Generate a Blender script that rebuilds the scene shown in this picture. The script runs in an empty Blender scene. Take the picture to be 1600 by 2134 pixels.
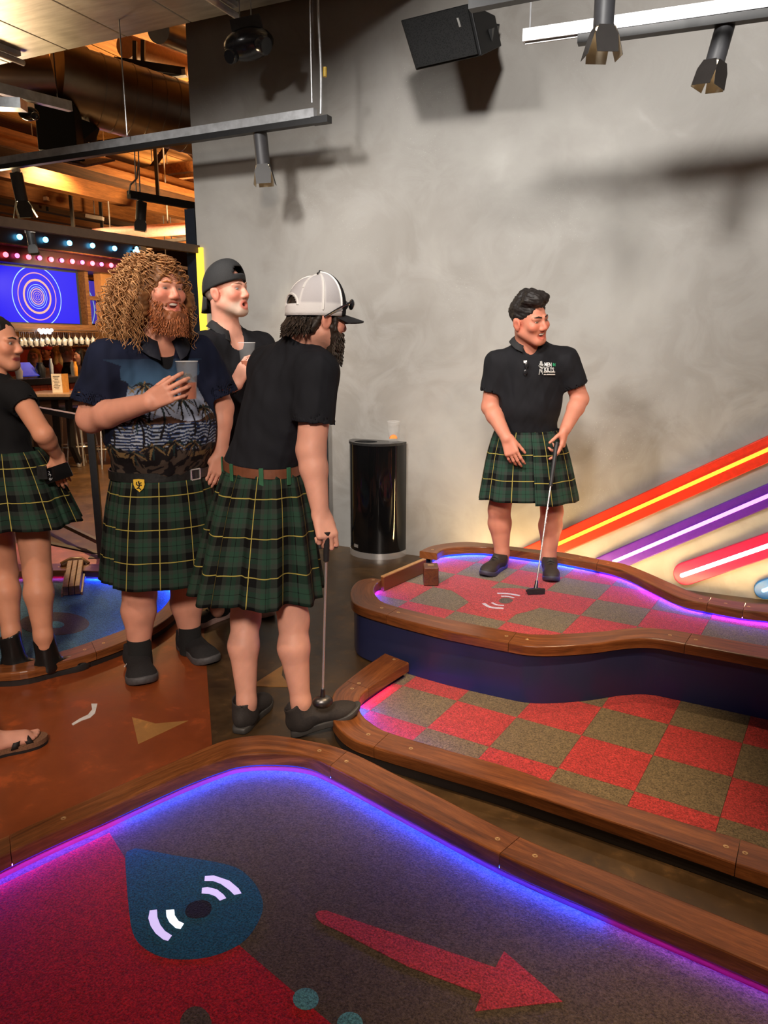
import bpy, bmesh, math, random
import numpy as np
from mathutils import Vector, Matrix

random.seed(7)
rng = np.random.default_rng(7)
scene = bpy.context.scene
col = scene.collection

# ------------------------------------------------------------------ camera
FPX, PITCH, HC, YAW = 1552.0, 0.2234, 1.58, math.radians(25)
cam_data = bpy.data.cameras.new('camera')
cam = bpy.data.objects.new('camera', cam_data)
col.objects.link(cam)
cam.location = (0, 0, HC)
cam.rotation_euler = (math.pi / 2 - PITCH, 0, YAW)
cam_data.sensor_fit = 'HORIZONTAL'
cam_data.sensor_width = 36.0
cam_data.lens = FPX / 1600.0 * 36.0
cam_data.clip_start = 0.05
cam_data.clip_end = 100
scene.camera = cam

# ------------------------------------------------------------------ view / world
vs = scene.view_settings
vs.view_transform = 'Standard'
vs.look = 'None'
vs.gamma = 1.0
vs.use_curve_mapping = False
vs.exposure = 0.0
scene.cycles.max_bounces = 6
scene.cycles.diffuse_bounces = 3
scene.cycles.glossy_bounces = 3
scene.cycles.transmission_bounces = 6
scene.cycles.transparent_max_bounces = 8
scene.cycles.sample_clamp_indirect = 4.0
scene.cycles.caustics_reflective = False
scene.cycles.caustics_refractive = False
world = bpy.data.worlds.new('world')
scene.world = world
world.use_nodes = True
world.node_tree.nodes['Background'].inputs[0].default_value = (1.0, 0.78, 0.62, 1)
world.node_tree.nodes['Background'].inputs[1].default_value = 0.10

# ------------------------------------------------------------------ room lights
def spot(name, loc, target, energy, color, angle, blend=0.5, radius=0.05):
    d = bpy.data.lights.new(name, 'SPOT')
    d.energy = energy; d.color = color; d.spot_size = math.radians(angle)
    d.spot_blend = blend; d.shadow_soft_size = radius
    o = bpy.data.objects.new(name, d); col.objects.link(o)
    o.location = loc
    o.rotation_euler = (Vector(target) - Vector(loc)).to_track_quat('-Z', 'Y').to_euler()
    return o
def area(name, loc, target, energy, color, sx, sy):
    d = bpy.data.lights.new(name, 'AREA')
    d.energy = energy; d.color = color; d.shape = 'RECTANGLE'; d.size = sx; d.size_y = sy
    o = bpy.data.objects.new(name, d); col.objects.link(o)
    o.location = loc
    o.rotation_euler = (Vector(target) - Vector(loc)).to_track_quat('-Z', 'Y').to_euler()
    return o
WARM = (1.0, 0.80, 0.60)
# wall washers hung on the track line behind the photographer
spot('wall_washer_light', (-2.9, 0.9, 4.2), (-2.7, 5.05, 1.75), 620, (1.0, 0.96, 0.91), 62, 0.45, 0.28)
spot('wall_washer_light', (-0.6, 0.9, 4.2), (-0.9, 5.05, 1.75), 620, (1.0, 0.96, 0.91), 62, 0.45, 0.28)
spot('wall_washer_light', (1.6, 0.9, 4.2), (1.0, 5.05, 1.9), 330, (1.0, 0.96, 0.91), 62, 0.45, 0.28)
# warm spots of the golf tracks
spot('track_spot_light', (0.1, 2.2, 3.2), (-0.72, 2.75, 0.05), 430, (1.0, 0.72, 0.43), 38, 1.0, 0.05)
spot('track_spot_light', (0.7, 1.1, 3.3), (0.25, 1.65, 0.0), 260, (1.0, 0.72, 0.45), 36, 1.0, 0.05)
spot('track_spot_light', (-2.4, 0.2, 3.4), (-2.5, 2.6, 0.7), 130, (1.0, 0.74, 0.56), 60, 0.8, 0.08)
spot('track_spot_light', (0.6, 2.0, 3.3), (-1.0, 4.2, 1.2), 90, (1.0, 0.60, 0.36), 30, 0.8, 0.05)
spot('track_spot_light', (-0.2, 0.6, 3.4), (-0.45, 1.35, 0.0), 115, (1.0, 0.72, 0.48), 56, 0.9, 0.05)
# added fill light behind the photographer, brightens the people
spot('front_fill_light', (0.4, -1.6, 3.5), (-2.3, 2.9, 1.15), 850, (1.0, 0.86, 0.74), 46, 0.6, 0.35)
# bar room: house lights first, then added up-lights and a fill
spot('bar_house_fill_light', (-6.2, 6.2, 3.3), (-6.0, 6.0, 0.0), 700, (1.0, 0.62, 0.28), 110, 0.6, 0.1)
spot('bar_house_fill_light', (-9.6, 9.0, 4.4), (-9.9, 9.0, 0.0), 1200, (1.0, 0.62, 0.30), 120, 0.6, 0.2)
spot('bar_house_fill_light', (-7.4, 10.5, 2.4), (-7.6, 11.0, 6.0), 1700, (1.0, 0.64, 0.30), 150, 0.6, 0.3)  # added up-light to brighten the timber ceiling
spot('bar_house_fill_light', (-10.5, 16.0, 2.4), (-10.5, 16.5, 6.0), 4200, (1.0, 0.64, 0.30), 150, 0.6, 0.3)  # added up-light, brightens the far end of the ceiling
spot('bar_house_fill_light', (-7.2, 5.6, 2.5), (-5.6, 4.4, 4.2), 260, (1.0, 0.70, 0.36), 130, 0.7, 0.3)  # added up-light for the golden tone under the flat duct
spot('bar_house_fill_light', (-7.6, 8.0, 2.55), (-9.8, 8.6, 1.3), 420, (1.0, 0.74, 0.45), 110, 0.7, 0.1)  # added fill for the hanging glasses and bar guests

# ------------------------------------------------------------------ pixel -> world helpers
_c, _s = math.cos(PITCH), math.sin(PITCH)
_ca, _sa = math.cos(YAW), math.sin(YAW)
def _w(p):
    return np.array([p[0] * _ca - p[1] * _sa, p[0] * _sa + p[1] * _ca, p[2]])
def ray(x, y):
    X = (x - 800) / FPX; Y = (1067 - y) / FPX
    return np.array([X, _c + Y * _s, -_s + Y * _c])
def Z(x, y, z=0.0):                      # on the level plane z
    r = ray(x, y); t = (z - HC) / r[2]
    p = _w(r * t); p[2] = z; return p
def A(x, y, d):                          # at horizontal distance d ahead
    r = ray(x, y); r = r * (d / r[1])
    p = _w(r); p[2] += HC; return p
def onY(x, y, Y):
    r = _w(ray(x, y)); p = r * (Y / r[1]); p[2] += HC; return p
def onX(x, y, X):
    r = _w(ray(x, y)); p = r * (X / r[0]); p[2] += HC; return p
RIGHT = _w(np.array([1.0, 0, 0])); AHEAD = _w(np.array([0, 1.0, 0])); UP = np.array([0, 0, 1.0])
def V3(*a): return np.array(a, float)
def nrm(v): v = np.asarray(v, float); return v / (np.linalg.norm(v) + 1e-12)

# ------------------------------------------------------------------ object helpers
WLOC = {}
def tag(o, label=None, cat=None, group=None, kind=None):
    if label: o['label'] = label
    if cat: o['category'] = cat
    if group: o['group'] = group
    if kind: o['kind'] = kind
    return o
def thing(name, label, cat, loc=(0, 0, 0), group=None, kind=None):
    o = bpy.data.objects.new(name, None); col.objects.link(o)
    o.empty_display_size = 0.05
    o.location = loc
    WLOC[o.name] = np.array(loc, float)
    return tag(o, label, cat, group, kind)
def mk(name, verts, faces, mat, parent=None, smooth=False, uv=None, colr=None, label=None):
    """one mesh object from world-space vertices"""
    v = np.asarray(verts, float).reshape(-1, 3)
    off = WLOC[parent.name] if parent is not None else np.zeros(3)
    me = bpy.data.meshes.new(name)
    if isinstance(faces, np.ndarray) and faces.ndim == 2:
        n, k = faces.shape
        me.vertices.add(len(v)); me.vertices.foreach_set('co', (v - off).astype(np.float32).ravel())
        me.loops.add(n * k); me.loops.foreach_set('vertex_index', faces.astype(np.int32).ravel())
        me.polygons.add(n)
        me.polygons.foreach_set('loop_start', np.arange(0, n * k, k, dtype=np.int32))
        me.polygons.foreach_set('loop_total', np.full(n, k, dtype=np.int32))
        me.update(calc_edges=True)
    else:
        me.from_pydata([tuple(p) for p in (v - off)], [], [tuple(f) for f in faces])
        me.update()
    if smooth:
        me.polygons.foreach_set('use_smooth', np.ones(len(me.polygons), dtype=bool))
    if uv is not None:
        L = me.uv_layers.new(name='UVMap')
        idx = np.empty(len(me.loops), dtype=np.int32); me.loops.foreach_get('vertex_index', idx)
        L.data.foreach_set('uv', np.asarray(uv, np.float32)[idx].ravel())
    if colr is not None:
        a = me.color_attributes.new('Col', 'FLOAT_COLOR', 'POINT')
        c4 = np.ones((len(v), 4), np.float32); c4[:, :3] = colr
        a.data.foreach_set('color', c4.ravel())
    if mat is not None:
        me.materials.append(mat)
    o = bpy.data.objects.new(name, me); col.objects.link(o)
    if parent is not None: o.parent = parent
    WLOC[o.name] = off
    if label: o['label'] = label
    return o
def bevel(o, w=0.004, seg=2, ang=35):
    m = o.modifiers.new('bevel', 'BEVEL'); m.width = w; m.segments = seg
    m.limit_method = 'ANGLE'; m.angle_limit = math.radians(ang)
    return o
def copy_tree(o, parent=None):
    c = o.copy(); col.objects.link(c); c.parent = parent
    WLOC[c.name] = WLOC.get(o.name, np.zeros(3)).copy()
    for ch in list(o.children): copy_tree(ch, c)
    return c
def frame_from(d, up=(0, 0, 1)):
    d = nrm(d); up = np.array(up, float)
    if abs(d @ up) > 0.97: up = np.array([1.0, 0, 0])
    x = nrm(np.cross(up, d)); y = np.cross(d, x)
    return x, y, d
class MB:
    """collects solid pieces into one mesh"""
    def __init__(s): s.v = []; s.f = []; s.uv = []
    def add(s, v, f):
        b = len(s.v); s.v += [tuple(map(float, p)) for p in v]; s.f += [tuple(i + b for i in q) for q in f]; return s
    def box(s, c, h, R=None):
        h = np.array(h, float); P = []
        for dz in (-1, 1):
            for dx, dy in ((-1, -1), (1, -1), (1, 1), (-1, 1)):
                q = np.array([dx, dy, dz]) * h
                if R is not None: q = R[0] * q[0] + R[1] * q[1] + R[2] * q[2]
                P.append(np.array(c) + q)
        return s.add(P, [(3, 2, 1, 0), (4, 5, 6, 7), (0, 1, 5, 4), (1, 2, 6, 5), (2, 3, 7, 6), (3, 0, 4, 7)])
    def mm(s, a, b):
        a = np.array(a, float); b = np.array(b, float)
        return s.box((a + b) / 2, np.abs(b - a) / 2)
    def bar(s, a, b, w, h, up=(0, 0, 1)):       # rectangular bar from a to b
        a = np.array(a, float); b = np.array(b, float)
        x, y, d = frame_from(b - a, up)
        return s.box((a + b) / 2, (w / 2, h / 2, np.linalg.norm(b - a) / 2), (x, y, d))
    def tube(s, path, r, n=8, caps=True):
        path = [np.array(p, float) for p in path]; m = len(path)
        rr = r if hasattr(r, '__len__') else [r] * m
        V = []; px = None
        for i, p in enumerate(path):
            d = nrm(path[min(i + 1, m - 1)] - path[max(i - 1, 0)])
            if px is None: x, y, _ = frame_from(d)
            else:
                x = nrm(px - d * (px @ d)); y = np.cross(d, x)
            px = x
            if i == 0: y = np.cross(d, x)
            for k in range(n):
                a = 2 * math.pi * k / n
                V.append(p + rr[i] * (x * math.cos(a) + y * math.sin(a)))
        Fc = []
        for i in range(m - 1):
            for k in range(n):
                k2 = (k + 1) % n
                Fc.append((i * n + k, i * n + k2, (i + 1) * n + k2, (i + 1) * n + k))
        if caps: Fc += [tuple(range(n - 1, -1, -1)), tuple(range((m - 1) * n, m * n))]
        return s.add(V, Fc)
    def cyl(s, a, b, r, n=16, r2=None):
        return s.tube([a, b], [r, r if r2 is None else r2], n)
    def lathe(s, c, prof, axis=(0, 0, 1), n=24, closed_bottom=True, closed_top=True):
        x, y, d = frame_from(axis); c = np.array(c, float); V = []; Fc = []
        for (r, z) in prof:
            for k in range(n):
                a = 2 * math.pi * k / n
                V.append(c + d * z + r * (x * math.cos(a) + np.cross(d, x) * math.sin(a)))
        m = len(prof)
        for i in range(m - 1):
            for k in range(n):
                k2 = (k + 1) % n
                Fc.append((i * n + k, i * n + k2, (i + 1) * n + k2, (i + 1) * n + k))
        if closed_bottom: Fc.append(tuple(range(n - 1, -1, -1)))
        if closed_top: Fc.append(tuple(range((m - 1) * n, m * n)))
        return s.add(V, Fc)
    def prism(s, poly, z0, z1):                 # level polygon extruded upward (ccw)
        n = len(poly)
        if sum(poly[i][0] * poly[(i + 1) % n][1] - poly[(i + 1) % n][0] * poly[i][1] for i in range(n)) < 0: poly = poly[::-1]
        V = [(p[0], p[1], z0) for p in poly] + [(p[0], p[1], z1) for p in poly]
        Fc = [tuple(range(n - 1, -1, -1)), tuple(range(n, 2 * n))]
        Fc += [(i, (i + 1) % n, n + (i + 1) % n, n + i) for i in range(n)]
        return s.add(V, Fc)
    def plate(s, pts, thick, normal):            # any planar outline with thickness
        n = len(pts); nn = nrm(normal) * thick
        P = [np.array(p, float) for p in pts]
        V = P + [p + nn for p in P]
        Fc = [tuple(range(n - 1, -1, -1)), tuple(range(n, 2 * n))] + [(i, (i + 1) % n, n + (i + 1) % n, n + i) for i in range(n)]
        return s.add(V, Fc)
    def build(s, name, mat, parent=None, smooth=False, label=None):
        o = mk(name, s.v, s.f, mat, parent, smooth, label=label)
        if smooth:
            try: o.data.set_sharp_from_angle(angle=math.radians(40))
            except Exception: pass
        return o
def catmull(P, per=8, closed=False):
    P = [np.array(p, float) for p in P]; n = len(P); out = []
    rngi = range(n if closed else n - 1)
    for i in rngi:
        if closed: p0, p1, p2, p3 = P[i - 1], P[i], P[(i + 1) % n], P[(i + 2) % n]
        else:
            p1, p2 = P[i], P[i + 1]
            p0 = P[i - 1] if i > 0 else 2 * p1 - p2
            p3 = P[i + 2] if i + 2 < n else 2 * p2 - p1
        for k in range(per):
            t = k / per
            out.append(0.5 * (2 * p1 + (p2 - p0) * t + (2 * p0 - 5 * p1 + 4 * p2 - p3) * t * t + (3 * p1 - p0 - 3 * p2 + p3) * t ** 3))
    if not closed: out.append(P[-1])
    return out
def clip_poly(subj, clip):
    """Sutherland-Hodgman, clip convex ccw"""
    out = [tuple(p[:2]) for p in subj]
    m = len(clip)
    for i in range(m):
        a = clip[i]; b = clip[(i + 1) % m]
        def inside(p): return (b[0] - a[0]) * (p[1] - a[1]) - (b[1] - a[1]) * (p[0] - a[0]) >= 0
        inp = out; out = []
        for j in range(len(inp)):
            p, q = inp[j - 1], inp[j]
            ip, iq = inside(p), inside(q)
            if ip != iq:
                d = ((b[0] - a[0]) * (p[1] - a[1]) - (b[1] - a[1]) * (p[0] - a[0]))
                e = ((b[0] - a[0]) * (q[1] - a[1]) - (b[1] - a[1]) * (q[0] - a[0]))
                t = d / (d - e); out.append((p[0] + t * (q[0] - p[0]), p[1] + t * (q[1] - p[1])))
            if iq: out.append(q)
        if not out: return []
    return out
def poly_area(p):
    return 0.5 * sum(p[i - 1][0] * p[i][1] - p[i][0] * p[i - 1][1] for i in range(len(p)))
# ------------------------------------------------------------------ materials
MATS = {}
def base_mat(name, rough=0.5, metal=0.0, spec=0.5):
    m = bpy.data.materials.new(name); m.use_nodes = True
    b = m.node_tree.nodes['Principled BSDF']
    b.inputs['Roughness'].default_value = rough; b.inputs['Metallic'].default_value = metal
    b.inputs['Specular IOR Level'].default_value = spec
    MATS[name] = m
    return m, m.node_tree, b
def nd(nt, t, **k):
    n = nt.nodes.new(t)
    for a, b in k.items(): setattr(n, a, b)
    return n
def ramp(nt, fac, stops, interp='LINEAR'):
    r = nd(nt, 'ShaderNodeValToRGB'); r.color_ramp.interpolation = interp
    e = r.color_ramp.elements
    while len(e) < len(stops): e.new(0.5)
    for i, (p, c) in enumerate(stops):
        e[i].position = p; e[i].color = (*c[:3], 1)
    if fac is not None: nt.links.new(fac, r.inputs[0])
    return r
def noise(nt, scale, detail=4, rough=0.55, vec=None, dist=0.0):
    n = nd(nt, 'ShaderNodeTexNoise'); n.inputs['Scale'].default_value = scale
    n.inputs['Detail'].default_value = detail; n.inputs['Roughness'].default_value = rough; n.inputs['Distortion'].default_value = dist
    if vec is not None: nt.links.new(vec, n.inputs['Vector'])
    return n
def objco(nt, scale=(1, 1, 1), rot=(0, 0, 0), kind='Object'):
    t = nd(nt, 'ShaderNodeTexCoord'); m = nd(nt, 'ShaderNodeMapping')
    nt.links.new(t.outputs[kind], m.inputs[0]); m.inputs['Scale'].default_value = scale; m.inputs['Rotation'].default_value = rot
    return m.outputs[0]
def mixc(nt, fac, a, b, mode='MIX'):
    n = nd(nt, 'ShaderNodeMix', data_type='RGBA', blend_type=mode)
    for sock, v in ((n.inputs[0], fac), (n.inputs[6], a), (n.inputs[7], b)):
        if hasattr(v, 'is_output'): nt.links.new(v, sock)
        elif isinstance(v, (int, float)): sock.default_value = v
        else: sock.default_value = (*v[:3], 1)
    return n.outputs[2]
def bump(nt, b, h, strength=0.2, dist=0.01):
    n = nd(nt, 'ShaderNodeBump'); n.inputs['Strength'].default_value = strength; n.inputs['Distance'].default_value = dist
    nt.links.new(h, n.inputs['Height']); nt.links.new(n.outputs[0], b.inputs['Normal']); return n
def srgb(r, g, b):
    f = lambda c: (c / 255 / 12.92) if c / 255 <= 0.04045 else ((c / 255 + 0.055) / 1.055) ** 2.4
    return (f(r), f(g), f(b))
def plain(name, c, rough=0.5, metal=0.0, var=0.12, scale=30, spec=0.5, bmp=0.0):
    m, nt, b = base_mat(name, rough, metal, spec)
    n = noise(nt, scale, 3, vec=objco(nt))
    lo = tuple(x * (1 - var) for x in c); hi = tuple(min(1, x * (1 + var)) for x in c)
    r = ramp(nt, n.outputs[0], [(0.3, lo), (0.7, hi)])
    nt.links.new(r.outputs[0], b.inputs['Base Color'])
    if bmp: bump(nt, b, n.outputs[0], bmp, 0.005)
    return m
def emis(name, c, strength, base=None):
    m, nt, b = base_mat(name, 0.4)
    b.inputs['Base Color'].default_value = (*(base or c), 1)
    b.inputs['Emission Color'].default_value = (*c, 1); b.inputs['Emission Strength'].default_value = strength
    return m
def vcol(name, rough=0.6, spec=0.3, sss=0.0, nscale=0, nstr=0.0, sheen=0.0):
    m, nt, b = base_mat(name, rough, 0, spec)
    a = nd(nt, 'ShaderNodeAttribute', attribute_name='Col')
    nt.links.new(a.outputs['Color'], b.inputs['Base Color'])
    if sss:
        b.inputs['Subsurface Weight'].default_value = sss
        b.inputs['Subsurface Radius'].default_value = (0.02, 0.008, 0.004); b.inputs['Subsurface Scale'].default_value = 0.3
    if nscale:
        n = noise(nt, nscale, 4, vec=objco(nt)); bump(nt, b, n.outputs[0], nstr, 0.01)
    return m

# gray trowelled plaster wall
def m_wall():
    m, nt, b = base_mat('gray_plaster', 0.55, 0, 0.35)
    co = objco(nt)
    n1 = noise(nt, 1.1, 5, 0.55, co, 0.6); n2 = noise(nt, 3.2, 6, 0.6, co, 1.2)
    r1 = ramp(nt, n1.outputs[0], [(0.30, srgb(138, 133, 126)), (0.52, srgb(152, 148, 142)), (0.70, srgb(170, 167, 161))])
    r2 = ramp(nt, n2.outputs[0], [(0.42, (0, 0, 0)), (0.60, (1, 1, 1))])
    mx = mixc(nt, r2.outputs[0], r1.outputs[0], srgb(163, 160, 155))
    mx2 = mixc(nt, 0.55, r1.outputs[0], mx)
    # chipped white flecks in clusters
    n3 = noise(nt, 150, 3, 0.7, co); n4 = noise(nt, 1.7, 3, 0.6, co)
    f3 = ramp(nt, n3.outputs[0], [(0.665, (0, 0, 0)), (0.69, (1, 1, 1))])
    f4 = ramp(nt, n4.outputs[0], [(0.56, (0, 0, 0)), (0.68, (1, 1, 1))])
    ff = mixc(nt, 1.0, f3.outputs[0], f4.outputs[0], 'MULTIPLY')
    out = mixc(nt, ff, mx2, srgb(215, 213, 208))
    nt.links.new(out, b.inputs['Base Color'])
    rr = ramp(nt, n2.outputs[0], [(0.3, (0.42,) * 3), (0.7, (0.62,) * 3)])
    nt.links.new(rr.outputs[0], b.inputs['Roughness'])
    bump(nt, b, n2.outputs[0], 0.12, 0.02)
    return m
def m_wood(name, c0, c1, c2, rough=0.38, sc=1.0, along='x'):
    m, nt, b = base_mat(name, rough, 0, 0.5)
    S = {'x': (1.2 * sc, 16 * sc, 16 * sc), 'y': (16 * sc, 1.2 * sc, 16 * sc), 'uv': (1.2 * sc, 14 * sc, 1)}[along]
    co = objco(nt, S, kind='UV' if along == 'uv' else 'Object')
    n1 = noise(nt, 1.6, 6, 0.62, co, 1.4)
    co2 = objco(nt, tuple(x * 3.1 for x in S), kind='UV' if along == 'uv' else 'Object'); n2 = noise(nt, 5, 4, 0.6, co2)
    r = ramp(nt, n1.outputs[0], [(0.28, c0), (0.5, c1), (0.72, c2)])
    r2 = ramp(nt, n2.outputs[0], [(0.35, (0.55,) * 3), (0.6, (1, 1, 1))])
    nt.links.new(mixc(nt, 0.7, r.outputs[0], mixc(nt, 1.0, r.outputs[0], r2.outputs[0], 'MULTIPLY')), b.inputs['Base Color'])
    bump(nt, b, n2.outputs[0], 0.08, 0.003)
    return m
def m_carpet(name, c, var=0.6):
    m, nt, b = base_mat(name, 0.95, 0, 0.1)
    co = objco(nt)
    n1 = noise(nt, 170, 3, 0.75, co); n2 = noise(nt, 45, 4, 0.7, co)
    lo = tuple(x * (1 - var) for x in c); hi = tuple(min(1, x * (1 + var)) for x in c)
    r = ramp(nt, n1.outputs[0], [(0.36, lo), (0.50, c), (0.64, hi)])
    r2 = ramp(nt, n2.outputs[0], [(0.3, (0.8,) * 3), (0.7, (1.1,) * 3)])
    nt.links.new(mixc(nt, 1.0, r.outputs[0], r2.outputs[0], 'MULTIPLY'), b.inputs['Base Color'])
    bump(nt, b, n1.outputs[0], 0.9, 0.006)
    b.inputs['Sheen Weight'].default_value = 0.15
    return m
def m_floor(name, c0, c1, c2, rough, sc=2.0, bm=0.05):
    m, nt, b = base_mat(name, rough, 0, 0.5)
    co = objco(nt)
    n1 = noise(nt, sc, 7, 0.65, co, 0.7); n2 = noise(nt, sc * 9, 6, 0.7, co, 0.4)
    r = ramp(nt, n1.outputs[0], [(0.32, c0), (0.5, c1), (0.66, c2)])
    r2 = ramp(nt, n2.outputs[0], [(0.36, (0.82,) * 3), (0.56, (1.0,) * 3), (0.66, (1.55, 1.45, 1.3))])
    nt.links.new(mixc(nt, 1.0, r.outputs[0], r2.outputs[0], 'MULTIPLY'), b.inputs['Base Color'])
    rr = ramp(nt, n2.outputs[0], [(0.35, (rough * 1.1,) * 3), (0.65, (min(1, rough * 1.35),) * 3)])
    nt.links.new(rr.outputs[0], b.inputs['Roughness'])
    bump(nt, b, n2.outputs[0], bm, 0.01)
    return m
def m_glass(name, c=(1, 1, 1), rough=0.02, alpha=0.25):
    m, nt, b = base_mat(name, rough, 0, 0.6)
    b.inputs['Base Color'].default_value = (*c, 1)
    b.inputs['Transmission Weight'].default_value = 1.0; b.inputs['IOR'].default_value = 1.25
    return m

M_WALL = m_wall()
M_RIM = m_wood('rim_hardwood', srgb(84, 45, 23), srgb(126, 72, 37), srgb(162, 98, 54), 0.28, 1.0, 'uv')
M_NAVY = plain('navy_painted_side', srgb(42, 47, 82), 0.34, 0, 0.10, 3)
M_PINK = plain('pink_painted_kicker', srgb(205, 70, 88), 0.5, 0, 0.05, 8)
M_KHAKI = m_carpet('khaki_turf', srgb(120, 104, 78))
M_RED = m_carpet('red_turf', srgb(186, 60, 60))
M_BROWN = m_carpet('brown_turf', srgb(92, 78, 62))
M_REDN = m_carpet('deep_red_turf', srgb(188, 30, 36))
M_TEAL = m_carpet('teal_turf', srgb(24, 92, 118))
M_LTEAL = m_carpet('light_teal_turf', srgb(96, 160, 165))
M_BLUET = m_carpet('blue_turf', srgb(70, 120, 140))
M_WHITET = m_carpet('white_turf', srgb(222, 214, 228), 0.12)
M_BLACKT = m_carpet('black_hole_turf', srgb(30, 26, 30))
M_CONC = m_floor('brown_stained_concrete', srgb(52, 38, 24), srgb(74, 55, 34), srgb(98, 74, 48), 0.30, 1.6, 0.02)
M_ORANGE = m_floor('orange_painted_floor', srgb(120, 56, 26), srgb(134, 64, 30), srgb(146, 72, 34), 0.30, 0.7, 0.02)
M_CREAMF = m_floor('tan_painted_floor', srgb(150, 106, 56), srgb(168, 120, 66), srgb(180, 130, 72), 0.35, 1.0, 0.02)
M_PURPF = m_floor('mauve_painted_floor', srgb(150, 84, 98), srgb(165, 94, 106), srgb(176, 104, 112), 0.35, 1.0, 0.02)
M_BLACK = plain('black_powder_coat', (0.012, 0.012, 0.013), 0.42, 0, 0.15, 40)
M_BLACKG = plain('gloss_black_enamel', (0.004, 0.004, 0.0045), 0.07, 0, 0.05, 5)
M_CHROME = plain('chrome', (0.78, 0.76, 0.73), 0.22, 0.75, 0.03, 10)
M_GALV = plain('galvanised_steel', (0.50, 0.51, 0.53), 0.38, 0.5, 0.22, 14)
M_STEELD = plain('dull_duct_steel', (0.36, 0.34, 0.31), 0.38, 1.0, 0.2, 6)
M_WIRE = plain('steel_wire', (0.45, 0.44, 0.42), 0.4, 1.0, 0.1, 30)
M_GREY = plain('dark_grey_plastic', (0.05, 0.05, 0.055), 0.5, 0, 0.1, 30)
M_SCREW = plain('brass_screw', srgb(206, 168, 120), 0.35, 0.6, 0.1, 40)
M_WHITE = plain('white_plastic', (0.75, 0.74, 0.72), 0.45, 0, 0.03, 20)
M_GLASS = m_glass('clear_glass')
# ------------------------------------------------------------------ setting
WALLY = 5.05
WX0 = -4.0
def struct(o, label=None):
    o['kind'] = 'structure'
    if label: o['label'] = label
    return o
def sheet(name, x0, x1, y0, y1, z, mat, thick=0.05):
    return MB().mm((x0, y0, z - thick), (x1, y1, z)).build(name, mat)
FLOOR = struct(sheet('floor', -16, 6, -4, 22, 0.0, M_CONC), 'dark brown stained polished concrete floor under everything')
# painted floor pieces, thin coats on the slab
def floor_paint(name, px, mat, z, label=None, world=None):
    pts = world if world is not None else [Z(x, y, 0)[:2] for x, y in px]
    if poly_area(pts) < 0: pts = pts[::-1]
    o = MB().prism(pts, 0.0, z).build(name, mat, FLOOR, label=label)
    return o
floor_paint('painted_field', [(423, 1285), (442, 1552), (300, 1640), (0, 1790), (-700, 1900), (-700, 1380), (0, 1180), (300, 1200)], M_ORANGE, 0.0016, 'burnt orange painted floor field')
floor_paint('painted_arrow', [(275, 1495.5), (324, 1509), (392, 1503), (288, 1552)], M_CREAMF, 0.0030, 'tan painted notched triangle on the orange field')
floor_paint('painted_arrow', [(523, 1430), (590, 1387), (587, 1408), (602, 1428), (601, 1432)], M_CREAMF, 0.0030, 'tan painted triangle on the dark concrete')
floor_paint('painted_arrow', [(528, 1276), (556, 1264), (566, 1276), (540, 1284)], M_ORANGE, 0.0030)
floor_paint('painted_band', [(60, 1128), (214, 1160), (300, 1165), (300, 1215), (0, 1215), (-60, 1150)], M_PURPF, 0.0024, 'mauve painted band by the railing')
# gray plaster wall with its left end free standing
wl = MB().mm((WX0, WALLY, 0), (5.5, WALLY + 0.22, 7.2)).build('wall_back', M_WALL)
struct(wl, 'tall gray trowelled plaster wall behind the golfer')
# black jamb and lit yellow strip at the wall's free end
M_JAMB = plain('dark_blue_black_frame', srgb(18, 24, 34), 0.4)
M_YEL = emis('yellow_light_strip', srgb(255, 205, 60), 1.5)
je = MB()
zt = onY(390, 436, WALLY)[2]
je.mm((WX0 - 0.10, WALLY - 0.01, 0), (WX0 - 0.005, WALLY + 0.24, zt)).build('trim_1', M_JAMB)
struct(bpy.data.objects['trim_1'], 'dark frame post at the free end of the gray wall')
zy = onY(408, 517, WALLY)[2]
ys = MB().mm((WX0 + 0.0, WALLY - 0.02, 0.05), (WX0 + 0.06, WALLY - 0.001, zy)).build('light_strip', M_YEL)
tag(ys, 'upright glowing yellow light strip on the wall end', 'light strip')

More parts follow.
